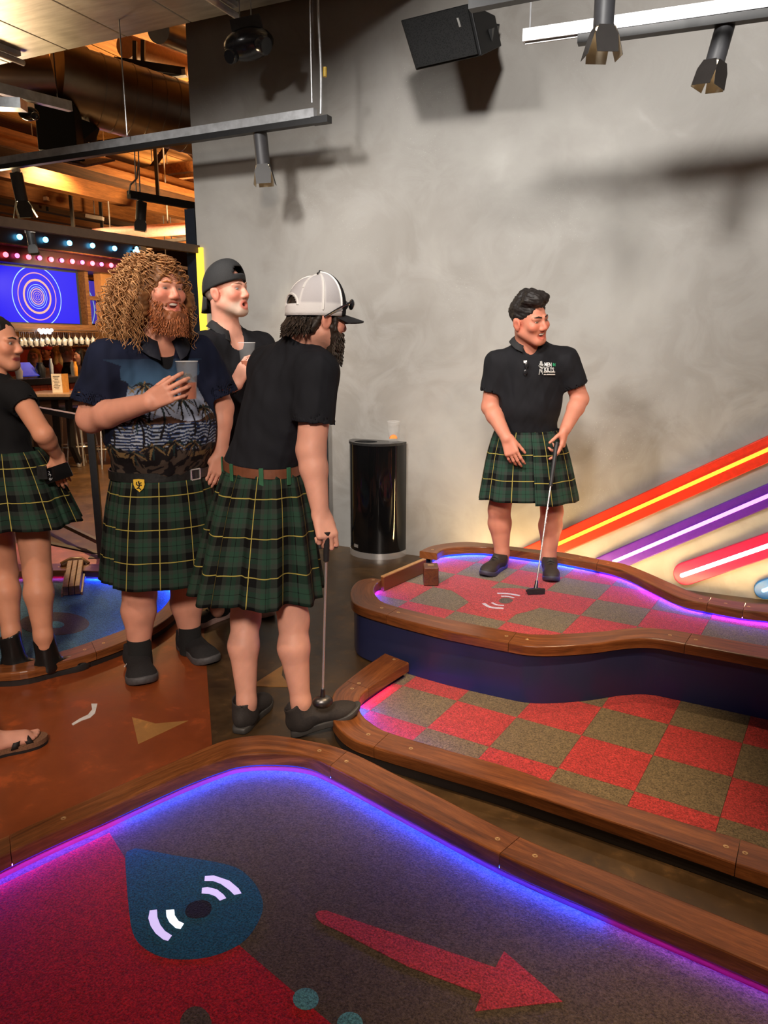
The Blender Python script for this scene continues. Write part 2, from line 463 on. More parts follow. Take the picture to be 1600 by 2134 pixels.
# ------------------------------------------------------------------ golf lanes
RIMH = 0.045
def lane_rim(parent, stations, seams, ztop, mat, h=RIMH, screws=True, name='rim_board', overhang=0.0):
    """stations: (outer px, outer py, inner px, inner py); seams: station indices where boards end"""
    O = catmull([Z(a, b, ztop) for a, b, _, _ in stations], 8)
    I = catmull([Z(c, d, ztop) for _, _, c, d in stations], 8)
    cuts = [0] + [int(round(s * 8)) for s in seams] + [len(O) - 1]
    for a, b in zip(cuts[:-1], cuts[1:]):
        V = []; UVs = []; Fc = []
        L = 0.0; r = 0.006
        n = b - a + 1
        tot = sum(np.linalg.norm(O[i + 1] - O[i]) for i in range(a, b))
        for i in range(a, b + 1):
            if i > a: L += np.linalg.norm((O[i] + I[i]) / 2 - (O[i - 1] + I[i - 1]) / 2)
            o, q = O[i].copy(), I[i].copy()
            w = nrm(q - o)
            t = nrm((O[min(i + 1, len(O) - 1)] - O[max(i - 1, 0)]))
            g = 0.0011 if i == a else (-0.0011 if i == b else 0)
            o = o + t * g; q = q + t * g
            W = np.linalg.norm(q - o)
            prof = [(0, -h), (0, -r), (r * 0.3, -r * 0.3), (r, 0), (W - r, 0), (W - r * 0.3, -r * 0.3), (W, -r), (W, -h)]
            for (x, z) in prof:
                p = o + w * x; p[2] = ztop + z; V.append(p); UVs.append((L + a * 1.7, x if z > -r else x + z))
        m = 8
        for i in range(n - 1):
            for k in range(m):
                k2 = (k + 1) % m
                Fc.append((i * m + k, (i + 1) * m + k, (i + 1) * m + k2, i * m + k2))
        Fc.append(tuple(range(m))); Fc.append(tuple(reversed(range((n - 1) * m, n * m))))
        V = np.array(V)
        # orientation: make the top face up
        f = Fc[3]; nn = np.cross(V[f[1]] - V[f[0]], V[f[2]] - V[f[0]])
        if nn[2] < 0: Fc = [tuple(reversed(x)) for x in Fc]
        bo = mk(name, V, Fc, mat, parent, smooth=False, uv=UVs)
        if screws:
            for i in ([a + max(1, n // 12), b - max(1, n // 12)] if tot > 0.3 else [(a + b) // 2]):
                c = (O[i] * 0.5 + I[i] * 0.5)
                mb = MB().lathe((c[0], c[1], ztop - 0.002), [(0.0085, 0), (0.0085, 0.0028), (0.0045, 0.0028), (0.0025, 0.0012)], n=10)
                mb.build('screw', M_SCREW, bo)
    return O, I
def wall_ribbon(path, z0, z1, thick, side):
    """closed ribbon wall following a plan path; side=+1 thickens to the left"""
    n = len(path); V = []; Fc = []
    for i in range(n):
        t = nrm(np.append((path[min(i + 1, n - 1)] - path[max(i - 1, 0)])[:2], 0)); nl = np.array([-t[1], t[0], 0]) * side * thick
        p = path[i]
        for q in (p, p + nl):
            V.append((q[0], q[1], z0)); V.append((q[0], q[1], z1))
    for i in range(n - 1):
        a = i * 4; b = a + 4
        for k, k2 in ((0, 1), (1, 3), (3, 2), (2, 0)):
            Fc.append((a + k, a + k2, b + k2, b + k) if side > 0 else (b + k, b + k2, a + k2, a + k))
    Fc.append((0, 2, 3, 1)); Fc.append(((n - 1) * 4, (n - 1) * 4 + 1, (n - 1) * 4 + 3, (n - 1) * 4 + 2))
    return V, Fc
def ribbon(name, path, z0, z1, thick, side, mat, parent, label=None):
    V, Fc = wall_ribbon(path, z0, z1, thick, side)
    return mk(name, V, Fc, mat, parent, label=label)
def offset_path(O, I, f):
    return [o * (1 - f) + i * f for o, i in zip(O, I)]
M_LEDB = emis('blue_led', (0.02, 0.07, 1.0), 420)
M_LEDV = emis('violet_led', (0.14, 0.03, 1.0), 260)
M_LEDP = emis('magenta_led', (1.0, 0.06, 0.45), 40)

# --- raised keyhole platform
UPZ, URIM = 0.225, 0.29
PLAT = thing('golf_platform', 'raised navy golf platform with hardwood rim and checkered turf by wall', 'golf platform', (-0.8, 3.8, 0))
fr = [(775, 1204, 795, 1208), (749, 1209, 783, 1218), (733, 1224, 779, 1231), (731, 1244, 786, 1244), (743, 1261, 800, 1255), (805, 1282, 833, 1265), (927, 1313, 938, 1290),
      (1059.5, 1339, 1077, 1317), (1105, 1346, 1128, 1321.5), (1157, 1347, 1180, 1320), (1232, 1342, 1255, 1315), (1301, 1333, 1324, 1308),
      (1358.5, 1331, 1381, 1310), (1427, 1342, 1442, 1319), (1600, 1374, 1600, 1346), (1900, 1431, 1880, 1393)]
bk = [(874, 1148, 910, 1153.6), (898.5, 1137.5, 927, 1144), (939, 1130.6, 967.5, 1140), (979, 1129, 1013.5, 1140), (1025, 1133, 1060, 1145.5), (1094, 1142, 1105, 1151.5),
      (1169, 1150, 1169, 1160.5), (1249, 1165, 1243.5, 1175), (1301, 1175, 1284, 1185), (1347, 1192, 1318, 1198), (1399, 1215, 1370, 1224), (1445, 1234, 1422, 1247),
      (1482, 1244, 1473.5, 1258), (1554, 1255, 1548, 1271.5), (1640, 1263, 1625, 1281), (1880, 1300, 1860, 1322)]
FO, FI = lane_rim(PLAT, fr, [5, 7, 13], URIM, M_RIM)
BO, BI = lane_rim(PLAT, bk, [7, 12, 13], URIM, M_RIM)
# navy sides set a little back from the rim edge
fs = offset_path(FO, FI, 0.14); bs = offset_path(BO, BI, 0.14)
fin = offset_path(FO, FI, 0.74); bin_ = offset_path(BO, BI, 0.74)
i3 = 13 * 8
ribbon('side_panel', fs[:i3 + 1], 0.0098, URIM - RIMH, 0.03, +1, M_NAVY, PLAT)
ribbon('side_panel', fs[i3:], 0.0098, URIM - RIMH, 0.03, +1, M_NAVY, PLAT)
ribbon('side_panel', bs, 0.0098, URIM - RIMH, 0.03, -1, M_NAVY, PLAT)
left_path = [fs[0], fs[0] * 0.6 + bs[0] * 0.4, bs[0]]
ribbon('side_panel', left_path[::-1], 0.0098, UPZ - 0.004, 0.03, +1, M_NAVY, PLAT)
# inner navy upstand under the rim
ribbon('inner_upstand', fin, UPZ, URIM - RIMH, 0.012, -1, M_NAVY, PLAT)
ribbon('inner_upstand', bin_, UPZ, URIM - RIMH, 0.012, +1, M_NAVY, PLAT)
plat_poly = [p[:2] for p in offset_path(FO, FI, 0.7)] + [p[:2] for p in offset_path(BO, BI, 0.7)][::-1]
plat_poly = plat_poly[::2]
MB().prism(plat_poly, 0.05, UPZ - 0.007).build('deck', M_NAVY, PLAT)

EX = np.array([0.9923, -0.1239]); EY = np.array([EX[1], -EX[0]])     # lane axes: along the lane, toward camera
TILE = 0.2838
def tiles(parent, poly, org, ir, jr, z0, z1, mats, flip=0):
    if poly_area(poly) < 0: poly = poly[::-1]
    for i in ir:
        for j in jr:
            q = [org + TILE * (EX * (i + a) + EY * (j + b)) for a, b in ((0, 0), (0, 1), (1, 1), (1, 0))]
            if poly_area(q) < 0: q = q[::-1]
            g = 0.0006; cc = sum(q) / 4
            q = [cc + (p - cc) * (1 - g / TILE * 2) for p in q]
            c = clip_poly(poly, q)
            if len(c) < 3 or abs(poly_area(c)) < 2e-4: continue
            MB().prism(c, z0, z1).build('turf_tile', mats[(i + j + flip) % 2], parent)
tiles(PLAT, plat_poly, np.array([-1.418, 4.061]), range(-2, 8), range(-3, 6), UPZ - 0.007, UPZ, [M_RED, M_KHAKI], 0)
def inlay(name, parent, px, z, mat, h=0.0015, smooth_n=0, label=None, base=0.004):
    P = [Z(x, y, z) for x, y in px]
    if smooth_n: P = catmull(P, smooth_n, True)
    return MB().prism([p[:2] for p in P], z - base, z + h).build(name, mat, parent, label=label)
inlay('target_patch', PLAT, [(926, 1223), (945, 1233), (976, 1254), (1000, 1276), (1040, 1285), (1075, 1280), (1124, 1266.5), (1140, 1250), (1118, 1234), (1075, 1226), (1017, 1226), (960, 1219)], UPZ, M_RED, 0.0012, 6, 'red target patch with white arcs')
inlay('target_hole', PLAT, [(1039, 1252), (1046, 1247), (1056, 1246.5), (1066, 1249), (1068, 1253), (1060, 1257), (1050, 1258), (1042, 1256)], UPZ, M_BROWN, 0.002, 4)
def arc_strip(name, parent, px, z, w, mat, h=0.0022):
    P = catmull([Z(x, y, z) for x, y in px], 6)
    L = []; R = []
    for i in range(len(P)):
        t = nrm(P[min(i + 1, len(P) - 1)] - P[max(i - 1, 0)]); nl = np.array([-t[1], t[0], 0])
        L.append((P[i] + nl * w / 2)[:2]); R.append((P[i] - nl * w / 2)[:2])
    return MB().prism(L + R[::-1], z - 0.003, z + h).build(name, mat, parent)
arc_strip('target_arc', PLAT, [(1036, 1237), (1060, 1238), (1083, 1242)], UPZ, 0.018, M_WHITET)
arc_strip('target_arc', PLAT, [(1044, 1243), (1058, 1243.5), (1071, 1246.5)], UPZ, 0.014, M_WHITET)
arc_strip('target_arc', PLAT, [(1007, 1258), (1022, 1266), (1049, 1268.5)], UPZ, 0.02, M_WHITET)
arc_strip('target_arc', PLAT, [(1025, 1256.5), (1035, 1261), (1050, 1262.5)], UPZ, 0.014, M_WHITET)
# LED strips tucked under the rim
def led(parent, O, I, a, b, zunder, mat, setback=0.018, w=0.006, name='led_strip'):
    """thin LED tape under the rim board, just behind its inner edge"""
    V = []; Fc = []
    for i in range(a, b):
        e = I[i]; t = nrm(O[i] - e)
        p = e + t * setback; q = e + t * (setback + w)
        for c, z in ((p, zunder - 0.0005), (q, zunder - 0.0005), (q, zunder - 0.0025), (p, zunder - 0.0025)):
            V.append((c[0], c[1], z))
    n = b - a
    for i in range(n - 1):
        for k in range(4):
            k2 = (k + 1) % 4
            Fc.append((i * 4 + k, i * 4 + k2, i * 4 + 4 + k2, i * 4 + 4 + k))
    Fc += [(0, 1, 2, 3), tuple(range((n - 1) * 4, n * 4))[::-1]]
    return mk(name, V, Fc, mat, parent)
led(PLAT, BO, BI, 1, 7 * 8, URIM - RIMH, M_LEDB)
led(PLAT, BO, BI, 7 * 8 + 1, 12 * 8, URIM - RIMH, M_LEDV)
led(PLAT, BO, BI, 12 * 8 + 1, len(BO), URIM - RIMH, M_LEDV)
led(PLAT, FO, FI, 1, 40, URIM - RIMH, M_LEDV)

# gate plank and wooden block at the platform's open left end
GATE = thing('gate_plank', 'low wooden gate plank across the open left end of the platform', 'gate plank', Z(840, 1225, UPZ))
ga, gb = Z(797, 1232, UPZ), Z(884, 1193, UPZ)
up0 = np.array([0, 0, 1.0])
MB().bar(ga + up0 * 0.042, gb + up0 * 0.042, 0.022, 0.076).build('plank', M_RIM, GATE)
bevel(MB().bar(ga + up0 * 0.084, gb + up0 * 0.084, 0.026, 0.008).build('cap_strip', plain('pale_cut_wood', srgb(176, 128, 78), 0.4), GATE), 0.002)
BLK = thing('wooden_block', 'square upright wooden block beside the gate plank on the platform', 'block', Z(897, 1222, UPZ))
bc = Z(897, 1216, UPZ)
bevel(MB().box(bc + up0 * 0.056, (0.042, 0.05, 0.054), (RIGHT, AHEAD, up0)).build('block', m_wood('block_wood', srgb(70, 34, 20), srgb(102, 54, 30), srgb(120, 66, 38), 0.4, 1.0, 'y'), BLK), 0.004)
MB().box(bc + up0 * 0.1115, (0.018, 0.006, 0.001), (RIGHT, AHEAD, up0)).build('brass_plate', M_SCREW, BLK)

# --- lower lane
LRIM = 0.09
LANE = thing('golf_lane', 'low golf lane with red and khaki turf squares below the platform', 'golf lane', (-0.5, 2.6, 0))
lo = [(801, 1361, 852, 1381), (760, 1389, 808, 1408), (721, 1419, 767.5, 1434.7), (700, 1437, 755, 1446), (691, 1456, 749, 1458), (690, 1482, 747.5, 1470.6), (697, 1507, 754, 1488),
      (727, 1536, 775, 1507), (779, 1557, 812, 1526), (927.5, 1601, 927.5, 1560.6), (1052.5, 1638, 1052.5, 1595.6), (1160, 1673, 1160, 1632), (1311, 1723, 1311, 1679), (1470, 1777, 1495.5, 1733.5),
      (1533, 1799, 1543, 1748), (1700, 1856, 1700, 1800), (2000, 1958, 2000, 1893)]
LO, LI = lane_rim(LANE, lo, [2, 8, 14], LRIM, M_RIM)
M_DARKK = plain('dark_kicker', srgb(34, 28, 26), 0.6)
ls = offset_path(LO, LI, 0.08); lin = offset_path(LO, LI, 0.78)
ribbon('kicker', ls, 0.002, LRIM - RIMH, 0.02, +1, M_DARKK, LANE)
ribbon('inner_upstand', lin, 0.002, LRIM - RIMH, 0.012, -1, M_DARKK, LANE)
lane_poly = [p[:2] for p in offset_path(LO, LI, 0.8)][::2]
lane_poly = lane_poly + [fs[k][:2] + np.array([0.0, 0.04]) for k in range(len(fs) - 1, 36, -4)]
tiles(LANE, lane_poly, np.array([-1.249, 3.248]), range(-2, 11), range(-1, 6), 0.002, 0.009, [M_RED, M_KHAKI], 0)
led(LANE, LO, LI, 6, 22, LRIM - RIMH, M_LEDP)
led(LANE, LO, LI, 23, 56, LRIM - RIMH, M_LEDB)
led(LANE, LO, LI, 57, 72, LRIM - RIMH, M_LEDV)

# --- near lane in the foreground
NEAR = thing('golf_lane', 'large foreground golf lane with teal teardrop, red arrow and blue glowing rim', 'golf lane', (-0.7, 1.2, 0))
nr = [(-900, 2155, -900, 2215), (-400, 1930, -400, 1985), (20, 1738, 22, 1774), (200, 1657, 230, 1681), (330, 1600, 375, 1616), (440, 1552, 460, 1584), (490, 1537, 500, 1573), (560, 1531, 555, 1569), (635, 1541, 630, 1574),
      (725, 1564, 688, 1596), (880, 1641, 850, 1681), (1084, 1743, 1041, 1779), (1300, 1828, 1262, 1875), (1600, 1947, 1600, 2019), (2100, 2146, 2100, 2236)]
NO, NI = lane_rim(NEAR, nr, [2, 9, 11], LRIM, M_RIM, 0.05)
ribbon('kicker', offset_path(NO, NI, 0.08), 0.002, LRIM - 0.05, 0.02, -1, M_DARKK, NEAR)
nin = [i_ + nrm(o_ - i_) * 0.016 for o_, i_ in zip(NO, NI)]
ribbon('pink_upstand', nin[:11 * 8 + 4], 0.002, LRIM - 0.05, 0.012, +1, M_PINK, NEAR, 'pink painted upstand')
ribbon('pink_upstand', nin[11 * 8 + 3:], 0.002, LRIM - 0.0505, 0.012, +1, M_PINK, NEAR, 'pink painted upstand')
near_poly = [p[:2] for p in offset_path(NO, NI, 0.9)][::2] + [np.array([1.6, -0.9]), np.array([-1.6, -0.9])]
MB().prism(near_poly, 0.002, 0.009).build('turf', M_BROWN, NEAR, label='brown turf of the foreground lane')
NZ = 0.009
inlay('red_turf_field', NEAR, [(228, 1736), (268, 1800), (400, 1900), (500, 1972), (690, 2134), (1000, 2420), (-900, 2500), (-900, 2290), (-400, 2035), (0, 1846)], NZ, M_REDN, 0.001, 0, 'deep red turf field')
inlay('teardrop', NEAR, [(262, 1782), (275, 1772), (292, 1770), (360, 1783), (478, 1804), (525, 1835), (547, 1878), (541, 1915), (510, 1960), (460, 1988), (400, 2000), (340, 1996), (297, 1974), (277, 1945), (269, 1900), (263, 1830)], NZ, M_TEAL, 0.002, 5, 'teal turf teardrop')
inlay('ball_hole', NEAR, [(386, 1900), (392, 1886), (408, 1878), (428, 1877), (440, 1886), (438, 1902), (424, 1912), (402, 1914), (390, 1910)], NZ + 0.002, M_BLACKT, 0.001, 4)
M_WLED = emis('white_led_arc', (0.62, 0.52, 0.9), 0.8)
M_WLED2 = emis('bright_white_led_arc', (0.85, 0.93, 1.0), 1.4)
def arcpoly(name, px, mat): return inlay(name, NEAR, px, NZ + 0.002, mat, 0.0012, 0)
arcpoly('glowing_arc', [(427, 1826), (446, 1825), (478, 1836), (497, 1852), (503, 1862), (488, 1865), (478, 1855), (460, 1842), (444, 1836), (426, 1836)], M_WLED)
arcpoly('glowing_arc', [(421, 1851), (432, 1849), (452, 1854), (466, 1865), (471, 1872), (458, 1877), (449, 1868), (436, 1863), (420, 1862)], M_WLED)
arcpoly('glowing_arc', [(312, 1898), (327, 1896), (328, 1912), (334, 1928), (344, 1941), (358, 1950), (350, 1961), (340, 1958), (324, 1945), (314, 1930), (309, 1914)], M_WLED)
arcpoly('glowing_arc', [(346, 1897), (363, 1896), (364, 1908), (372, 1920), (383, 1925), (376, 1936), (366, 1934), (353, 1922), (347, 1910)], M_WLED2)
inlay('red_arrow', NEAR, [(660, 1915), (657, 1905), (664, 1899), (680, 1898), (700, 1905), (880, 1965), (1032, 2017), (1050, 1983), (1172, 2088), (990, 2108), (1003, 2073), (850, 2015), (700, 1938), (672, 1926)], NZ, M_RED, 0.0015, 0, 'red turf arrow')
def disc_px(cx, cy, rx, ry, n=20): return [(cx + rx * math.cos(2 * math.pi * k / n), cy + ry * math.sin(2 * math.pi * k / n)) for k in range(n)]
inlay('teal_dot', NEAR, disc_px(637, 2083, 27, 23), NZ, M_LTEAL, 0.002)
inlay('teal_dot', NEAR, disc_px(729, 2134, 27, 24), NZ, M_LTEAL, 0.002)
inlay('brown_dot', NEAR, disc_px(408, 2140, 34, 42), NZ, M_BROWN, 0.002)
M_LEDBN = emis('strong_blue_led', (0.012, 0.045, 1.0), 380)
M_LEDVN = emis('strong_violet_led', (0.12, 0.018, 1.0), 240)
M_LEDVD = emis('dim_violet_led', (0.22, 0.03, 1.0), 70)
M_LCH = plain('led_blocker_white', (0.6, 0.6, 0.6), 0.5)
for a_, b_, m_ in ((1 * 8, 3 * 8 + 2, M_LEDVN), (3 * 8 + 1, 12 * 8 + 1, M_LEDBN), (12 * 8, len(NO), M_LEDVD)):
    led(NEAR, NO, NI, a_, b_, LRIM - 0.05, m_, 0.005, 0.005)
    V = []; Fc = []
    for i in range(a_, b_):
        e = NI[i]; t = nrm(NO[i] - e)
        for sb, z in ((0.0105, LRIM - 0.05), (0.0135, LRIM - 0.05), (0.0135, LRIM - 0.060), (0.0105, LRIM - 0.060)):
            c = e + t * sb; V.append((c[0], c[1], z))
    n_ = b_ - a_
    for i in range(n_ - 1):
        for k in range(4): Fc.append((i * 4 + k, i * 4 + (k + 1) % 4, i * 4 + 4 + (k + 1) % 4, i * 4 + 4 + k))
    mk('led_blocker', V, Fc, M_DARKK, NEAR)  # added hidden strip, keeps LED light off the pink upstand

# --- blue lane at the left
BLUE = thing('golf_lane', 'blue turf golf lane with curved rim behind the curly-haired man', 'golf lane', (-3.6, 3.2, 0))
br = [(-420, 1330, -420, 1310), (-250, 1390, -250, 1368), (0, 1403, 0, 1384), (120, 1382, 118, 1359), (200, 1359, 190, 1336), (285, 1326, 268, 1307), (345, 1292, 325, 1278), (385, 1255, 352, 1250), (398, 1228, 366, 1228), (385, 1205, 350, 1210), (330, 1188, 310, 1198), (232, 1177, 230, 1192), (150, 1174, 150, 1189), (30, 1176, 35, 1191), (-100, 1186, -90, 1202), (-320, 1220, -300, 1236)]
RO, RI = lane_rim(BLUE, br, [4, 8, 12], 0.075, M_RIM, 0.04)
ribbon('kicker', offset_path(RO, RI, 0.08), 0.002, 0.036, 0.02, +1, M_DARKK, BLUE)
MB().prism([p[:2] for p in offset_path(RO, RI, 0.8)][::2], 0.002, 0.009).build('turf', M_BLUET, BLUE, label='blue turf')
inlay('turf_ring', BLUE, disc_px(113, 1300, 73, 24, 28), 0.009, M_BROWN, 0.0015)
inlay('turf_centre', BLUE, disc_px(116, 1302, 18, 7, 16), 0.0105, M_LTEAL, 0.0015)
led(BLUE, RO, RI, 5 * 8, 12 * 8, 0.035, M_LEDB)
led(BLUE, RO, RI, 12 * 8 + 1, len(RO), 0.035, M_LEDP)
# ------------------------------------------------------------------ neon bars on the wall
def wall_bar(name, p0, p1, w, mat, litmat, lit0, label, lw=0.016, round0=True, t=0.032):
    """p0,p1 in wall X,Z"""
    p0 = np.array(p0, float); p1 = np.array(p1, float); d = (p1 - p0) / np.linalg.norm(p1 - p0); n = np.array([-d[1], d[0]])
    def cap(a, b, hw, rnd):
        pts = []
        if rnd:
            for k in range(13):
                th = math.pi / 2 + math.pi * k / 12
                pts.append(a + d * (hw * (1 + math.cos(th))) + n * hw * math.sin(th))
        else: pts += [a + n * hw, a - n * hw]
        pts += [b - n * hw, b + n * hw]
        return pts
    def plate(pts, y0, y1):
        P0 = [(p[0], y0, p[1]) for p in pts]; P1 = [(p[0], y1, p[1]) for p in pts]; k = len(pts)
        return P1 + P0, [tuple(range(k)), tuple(range(2 * k - 1, k - 1, -1))] + [(i, i + k, (i + 1) % k + k, (i + 1) % k) for i in range(k)]
    T = thing(name, label, 'light bar', (p0[0], WALLY, p0[1]))
    outer = cap(p0, p1, w, round0)
    V, Fc = plate(outer, WALLY - 0.001, WALLY - t); Fc = [tuple(reversed(f)) for f in Fc]
    bevel(mk('panel', V, Fc, mat, T), 0.006, 3)
    ll = cap(p0 + d * lit0, p1, lw, True)
    V, Fc = plate(ll, WALLY - t + 0.001, WALLY - t - 0.004); Fc = [tuple(reversed(f)) for f in Fc]
    mk('light_tube', V, Fc, litmat, T)
    return T
def bar_from_px(top, bot, litpt, endpx=None):
    yy = WALLY - 0.03
    a0, a1 = [onY(*q, yy)[[0, 2]] for q in top]; b0, b1 = [onY(*q, yy)[[0, 2]] for q in bot]
    d = nrm(np.append((a1 - a0), 0))[:2] * 0.5 + nrm(np.append((b1 - b0), 0))[:2] * 0.5
    n = np.array([-d[1], d[0]])
    w = abs((a1 - b1) @ n) * 0.5
    mid = (a1 + b1) / 2; mid = mid + 0 * d
    return d, n, w, mid
def do_bar(name, top, bot, startpx, litpx, mat, lit, label, ext, lw, back=0.0):
    d, n, w, mid = bar_from_px(top, bot, None)
    s = onY(*startpx, WALLY - 0.03)[[0, 2]]; sp = mid + d * ((s - mid) @ d - back)
    l = onY(*litpx, WALLY - 0.03)[[0, 2]]; l0 = (l - sp) @ d
    return wall_bar(name, sp, mid + d * ext, w, mat, lit, l0, label, lw)
do_bar('light_bar', [(1103, 1138), (1600, 908)], [(1177.5, 1150), (1600, 964.6)], (1100, 1150), (1160, 1136), plain('orange_red_lacquer', srgb(222, 52, 28), 0.35), emis('amber_tube', srgb(255, 186, 60), 1.0), 'longest orange-red wall bar with amber light line, uppermost of the slanted bars', 1.6, 0.012, 0.12)
do_bar('light_bar', [(1249, 1160.6), (1600, 1008)], [(1320.5, 1175), (1600, 1058)], (1250, 1180), (1275, 1170), plain('purple_lacquer', srgb(92, 36, 150), 0.35), emis('violet_tube', srgb(232, 150, 255), 1.1), 'purple wall bar with violet light line between the orange and pink bars', 1.5, 0.012, 0.06)
do_bar('light_bar', [(1431, 1172), (1600, 1110)], [(1424.5, 1221), (1600, 1164)], (1402, 1199), (1418, 1203), plain('pink_lacquer', srgb(206, 30, 74), 0.35), emis('white_pink_tube', (1.0, 0.86, 0.84), 3.2), 'pink wall bar with rounded end and white light line', 1.3, 0.014)
do_bar('light_bar', [(1587, 1209), (1640, 1190)], [(1587, 1254), (1640, 1235)], (1570, 1231), (1588, 1234), plain('blue_lacquer', srgb(22, 96, 170), 0.35), emis('cyan_tube', srgb(120, 230, 255), 2.0), 'blue wall bar end just entering at the right edge', 1.2, 0.012)
# warm up-light lying on the floor between platform and wall
M_UPL = emis('warm_uplight', (1.0, 0.66, 0.28), 84)
UPL = thing('floor_uplight', 'warm strip light on the floor behind the raised platform', 'strip light', (-0.5, 4.82, 0))
MB().mm((-1.72, 4.79, 0.0), (0.9, 4.85, 0.02)).build('housing', M_GALV, UPL)
MB().mm((-1.70, 4.80, 0.020), (0.88, 4.84, 0.024)).build('lens', M_UPL, UPL)

# ------------------------------------------------------------------ half-round litter bin
TX, TYB, TH = -2.385, 5.04, 0.868
TRASH = thing('litter_bin', 'glossy black half-round litter bin with chrome base against the gray wall', 'litter bin', (TX, 4.95, 0))
def half_round(rx, ry, z0, z1, yb, n=28):
    pts = [(TX - rx, yb)] + [(TX - rx * math.cos(math.pi * k / n), yb - 0.03 - ry * math.sin(math.pi * k / n)) for k in range(n + 1)] + [(TX + rx, yb)]
    mb = MB(); mb.prism(pts, z0, z1); return mb
half_round(0.218, 0.20, 0.045, TH - 0.018, TYB).build('body', M_BLACKG, TRASH, True)
half_round(0.224, 0.206, 0.0, 0.045, TYB).build('base_band', M_CHROME, TRASH, True)
half_round(0.2235, 0.2055, 0.036, 0.041, TYB).build('base_bead', M_CHROME, TRASH, True)
# lid: ring-shaped top with the round opening
def lid():
    n = 32; rx, ry, yb = 0.222, 0.204, TYB
    hx, hy, hr = TX - 0.055, yb - 0.125, 0.088
    out = []; inn = []
    for k in range(n):
        a = 2 * math.pi * k / n
        dx, dy = math.cos(a), math.sin(a)
        inn.append((hx + hr * dx, hy + hr * 0.8 * dy))
        t = 0.02
        while True:
            x, y = hx + dx * t, hy + dy * t
            ins = y < yb and ((y > yb - 0.03 and abs(x - TX) < rx) or ((x - TX) / rx) ** 2 + ((y - (yb - 0.03)) / ry) ** 2 < 1)
            if not ins: break
            t += 0.002
        out.append((hx + dx * t, hy + dy * t))
    V = []; Fc = []
    for z in (TH - 0.018, TH):
        V += [(p[0], p[1], z) for p in out] + [(p[0], p[1], z) for p in inn]
    for k in range(n):
        k2 = (k + 1) % n
        Fc.append((2 * n + k, 2 * n + k2, 3 * n + k2, 3 * n + k)); Fc.append((k2, k, n + k, n + k2))
        Fc.append((k, k2, 2 * n + k2, 2 * n + k)); Fc.append((n + k2, n + k, 3 * n + k, 3 * n + k2))
    return V, Fc
V, Fc = lid(); mk('lid', V, Fc, plain('satin_black_lid', (0.02, 0.02, 0.02), 0.25), TRASH)
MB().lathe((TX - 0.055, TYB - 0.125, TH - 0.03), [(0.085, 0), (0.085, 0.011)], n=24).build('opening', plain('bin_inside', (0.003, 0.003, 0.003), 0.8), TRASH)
bl = Z(762, 1141, 0.0); 
MB().box((TX - 0.10, TYB - 0.03 - 0.1785, 0.085), (0.022, 0.002, 0.012), (nrm((0.91, -0.41, 0)), nrm((0.41, 0.91, 0)), UP)).build('badge', M_CHROME, TRASH)

# clear cup with an orange slice left on the bin
def tumbler(name, label, base, axis, h, r0, r1, fill=None, fillmat=None, group=None):
    T = thing(name, label, 'cup', tuple(base), group)
    MB().lathe(base, [(r0, 0), (r1, h), (r1 - 0.0015, h), (r0 - 0.0015, 0.006), (0.001, 0.006)], axis, 28, True, False).build('cup_wall', M_CUP, T, True)
    MB().lathe(base, [(r1 - 0.0008, h - 0.003), (r1 + 0.0016, h - 0.003), (r1 + 0.0016, h), (r1 - 0.0008, h)], axis, 28, False, False).build('rim', M_CUPR, T, True)
    if fill:
        rf = r0 + (r1 - r0) * fill
        MB().lathe(np.array(base) + nrm(axis) * 0.0065, [(r0 - 0.002, 0), (rf - 0.002, h * fill)], axis, 28).build('drink', fillmat, T, True)
    return T
M_CUP, _nt, _b = base_mat('clear_plastic_cup', 0.05, 0, 0.6)
_b.inputs['Base Color'].default_value = (0.95, 0.95, 0.95, 1); _b.inputs['Alpha'].default_value = 0.035
M_CUPR, _nt, _b = base_mat('cup_rim', 0.08, 0, 0.6)
_b.inputs['Base Color'].default_value = (0.9, 0.9, 0.9, 1); _b.inputs['Alpha'].default_value = 0.35
M_ORNG = plain('orange_slice', srgb(240, 150, 30), 0.4, 0, 0.2, 60)
M_PEEL = plain('orange_peel', srgb(226, 110, 14), 0.5)
cb = V3(-2.235, 4.955, TH + 0.001)
cup = tumbler('plastic_cup', 'clear plastic cup holding an orange slice, standing on the black bin', cb, (0, 0, 1), 0.155, 0.034, 0.045)
OS = thing('orange_slice', 'orange slice at the bottom of the cup on the bin', 'orange slice', tuple(cb + UP * 0.01))
oc = cb + np.array([0, 0, 0.038])
pts = [oc + RIGHT * 0.026 * math.cos(math.pi * k / 12) + UP * (0.026 * math.sin(math.pi * k / 12) - 0.012) for k in range(13)]
MB().plate(pts, 0.012, AHEAD).build('flesh', M_ORNG, OS)
MB().tube([p + AHEAD * 0.006 for p in pts], 0.0045, 6).build('peel', M_PEEL, OS)

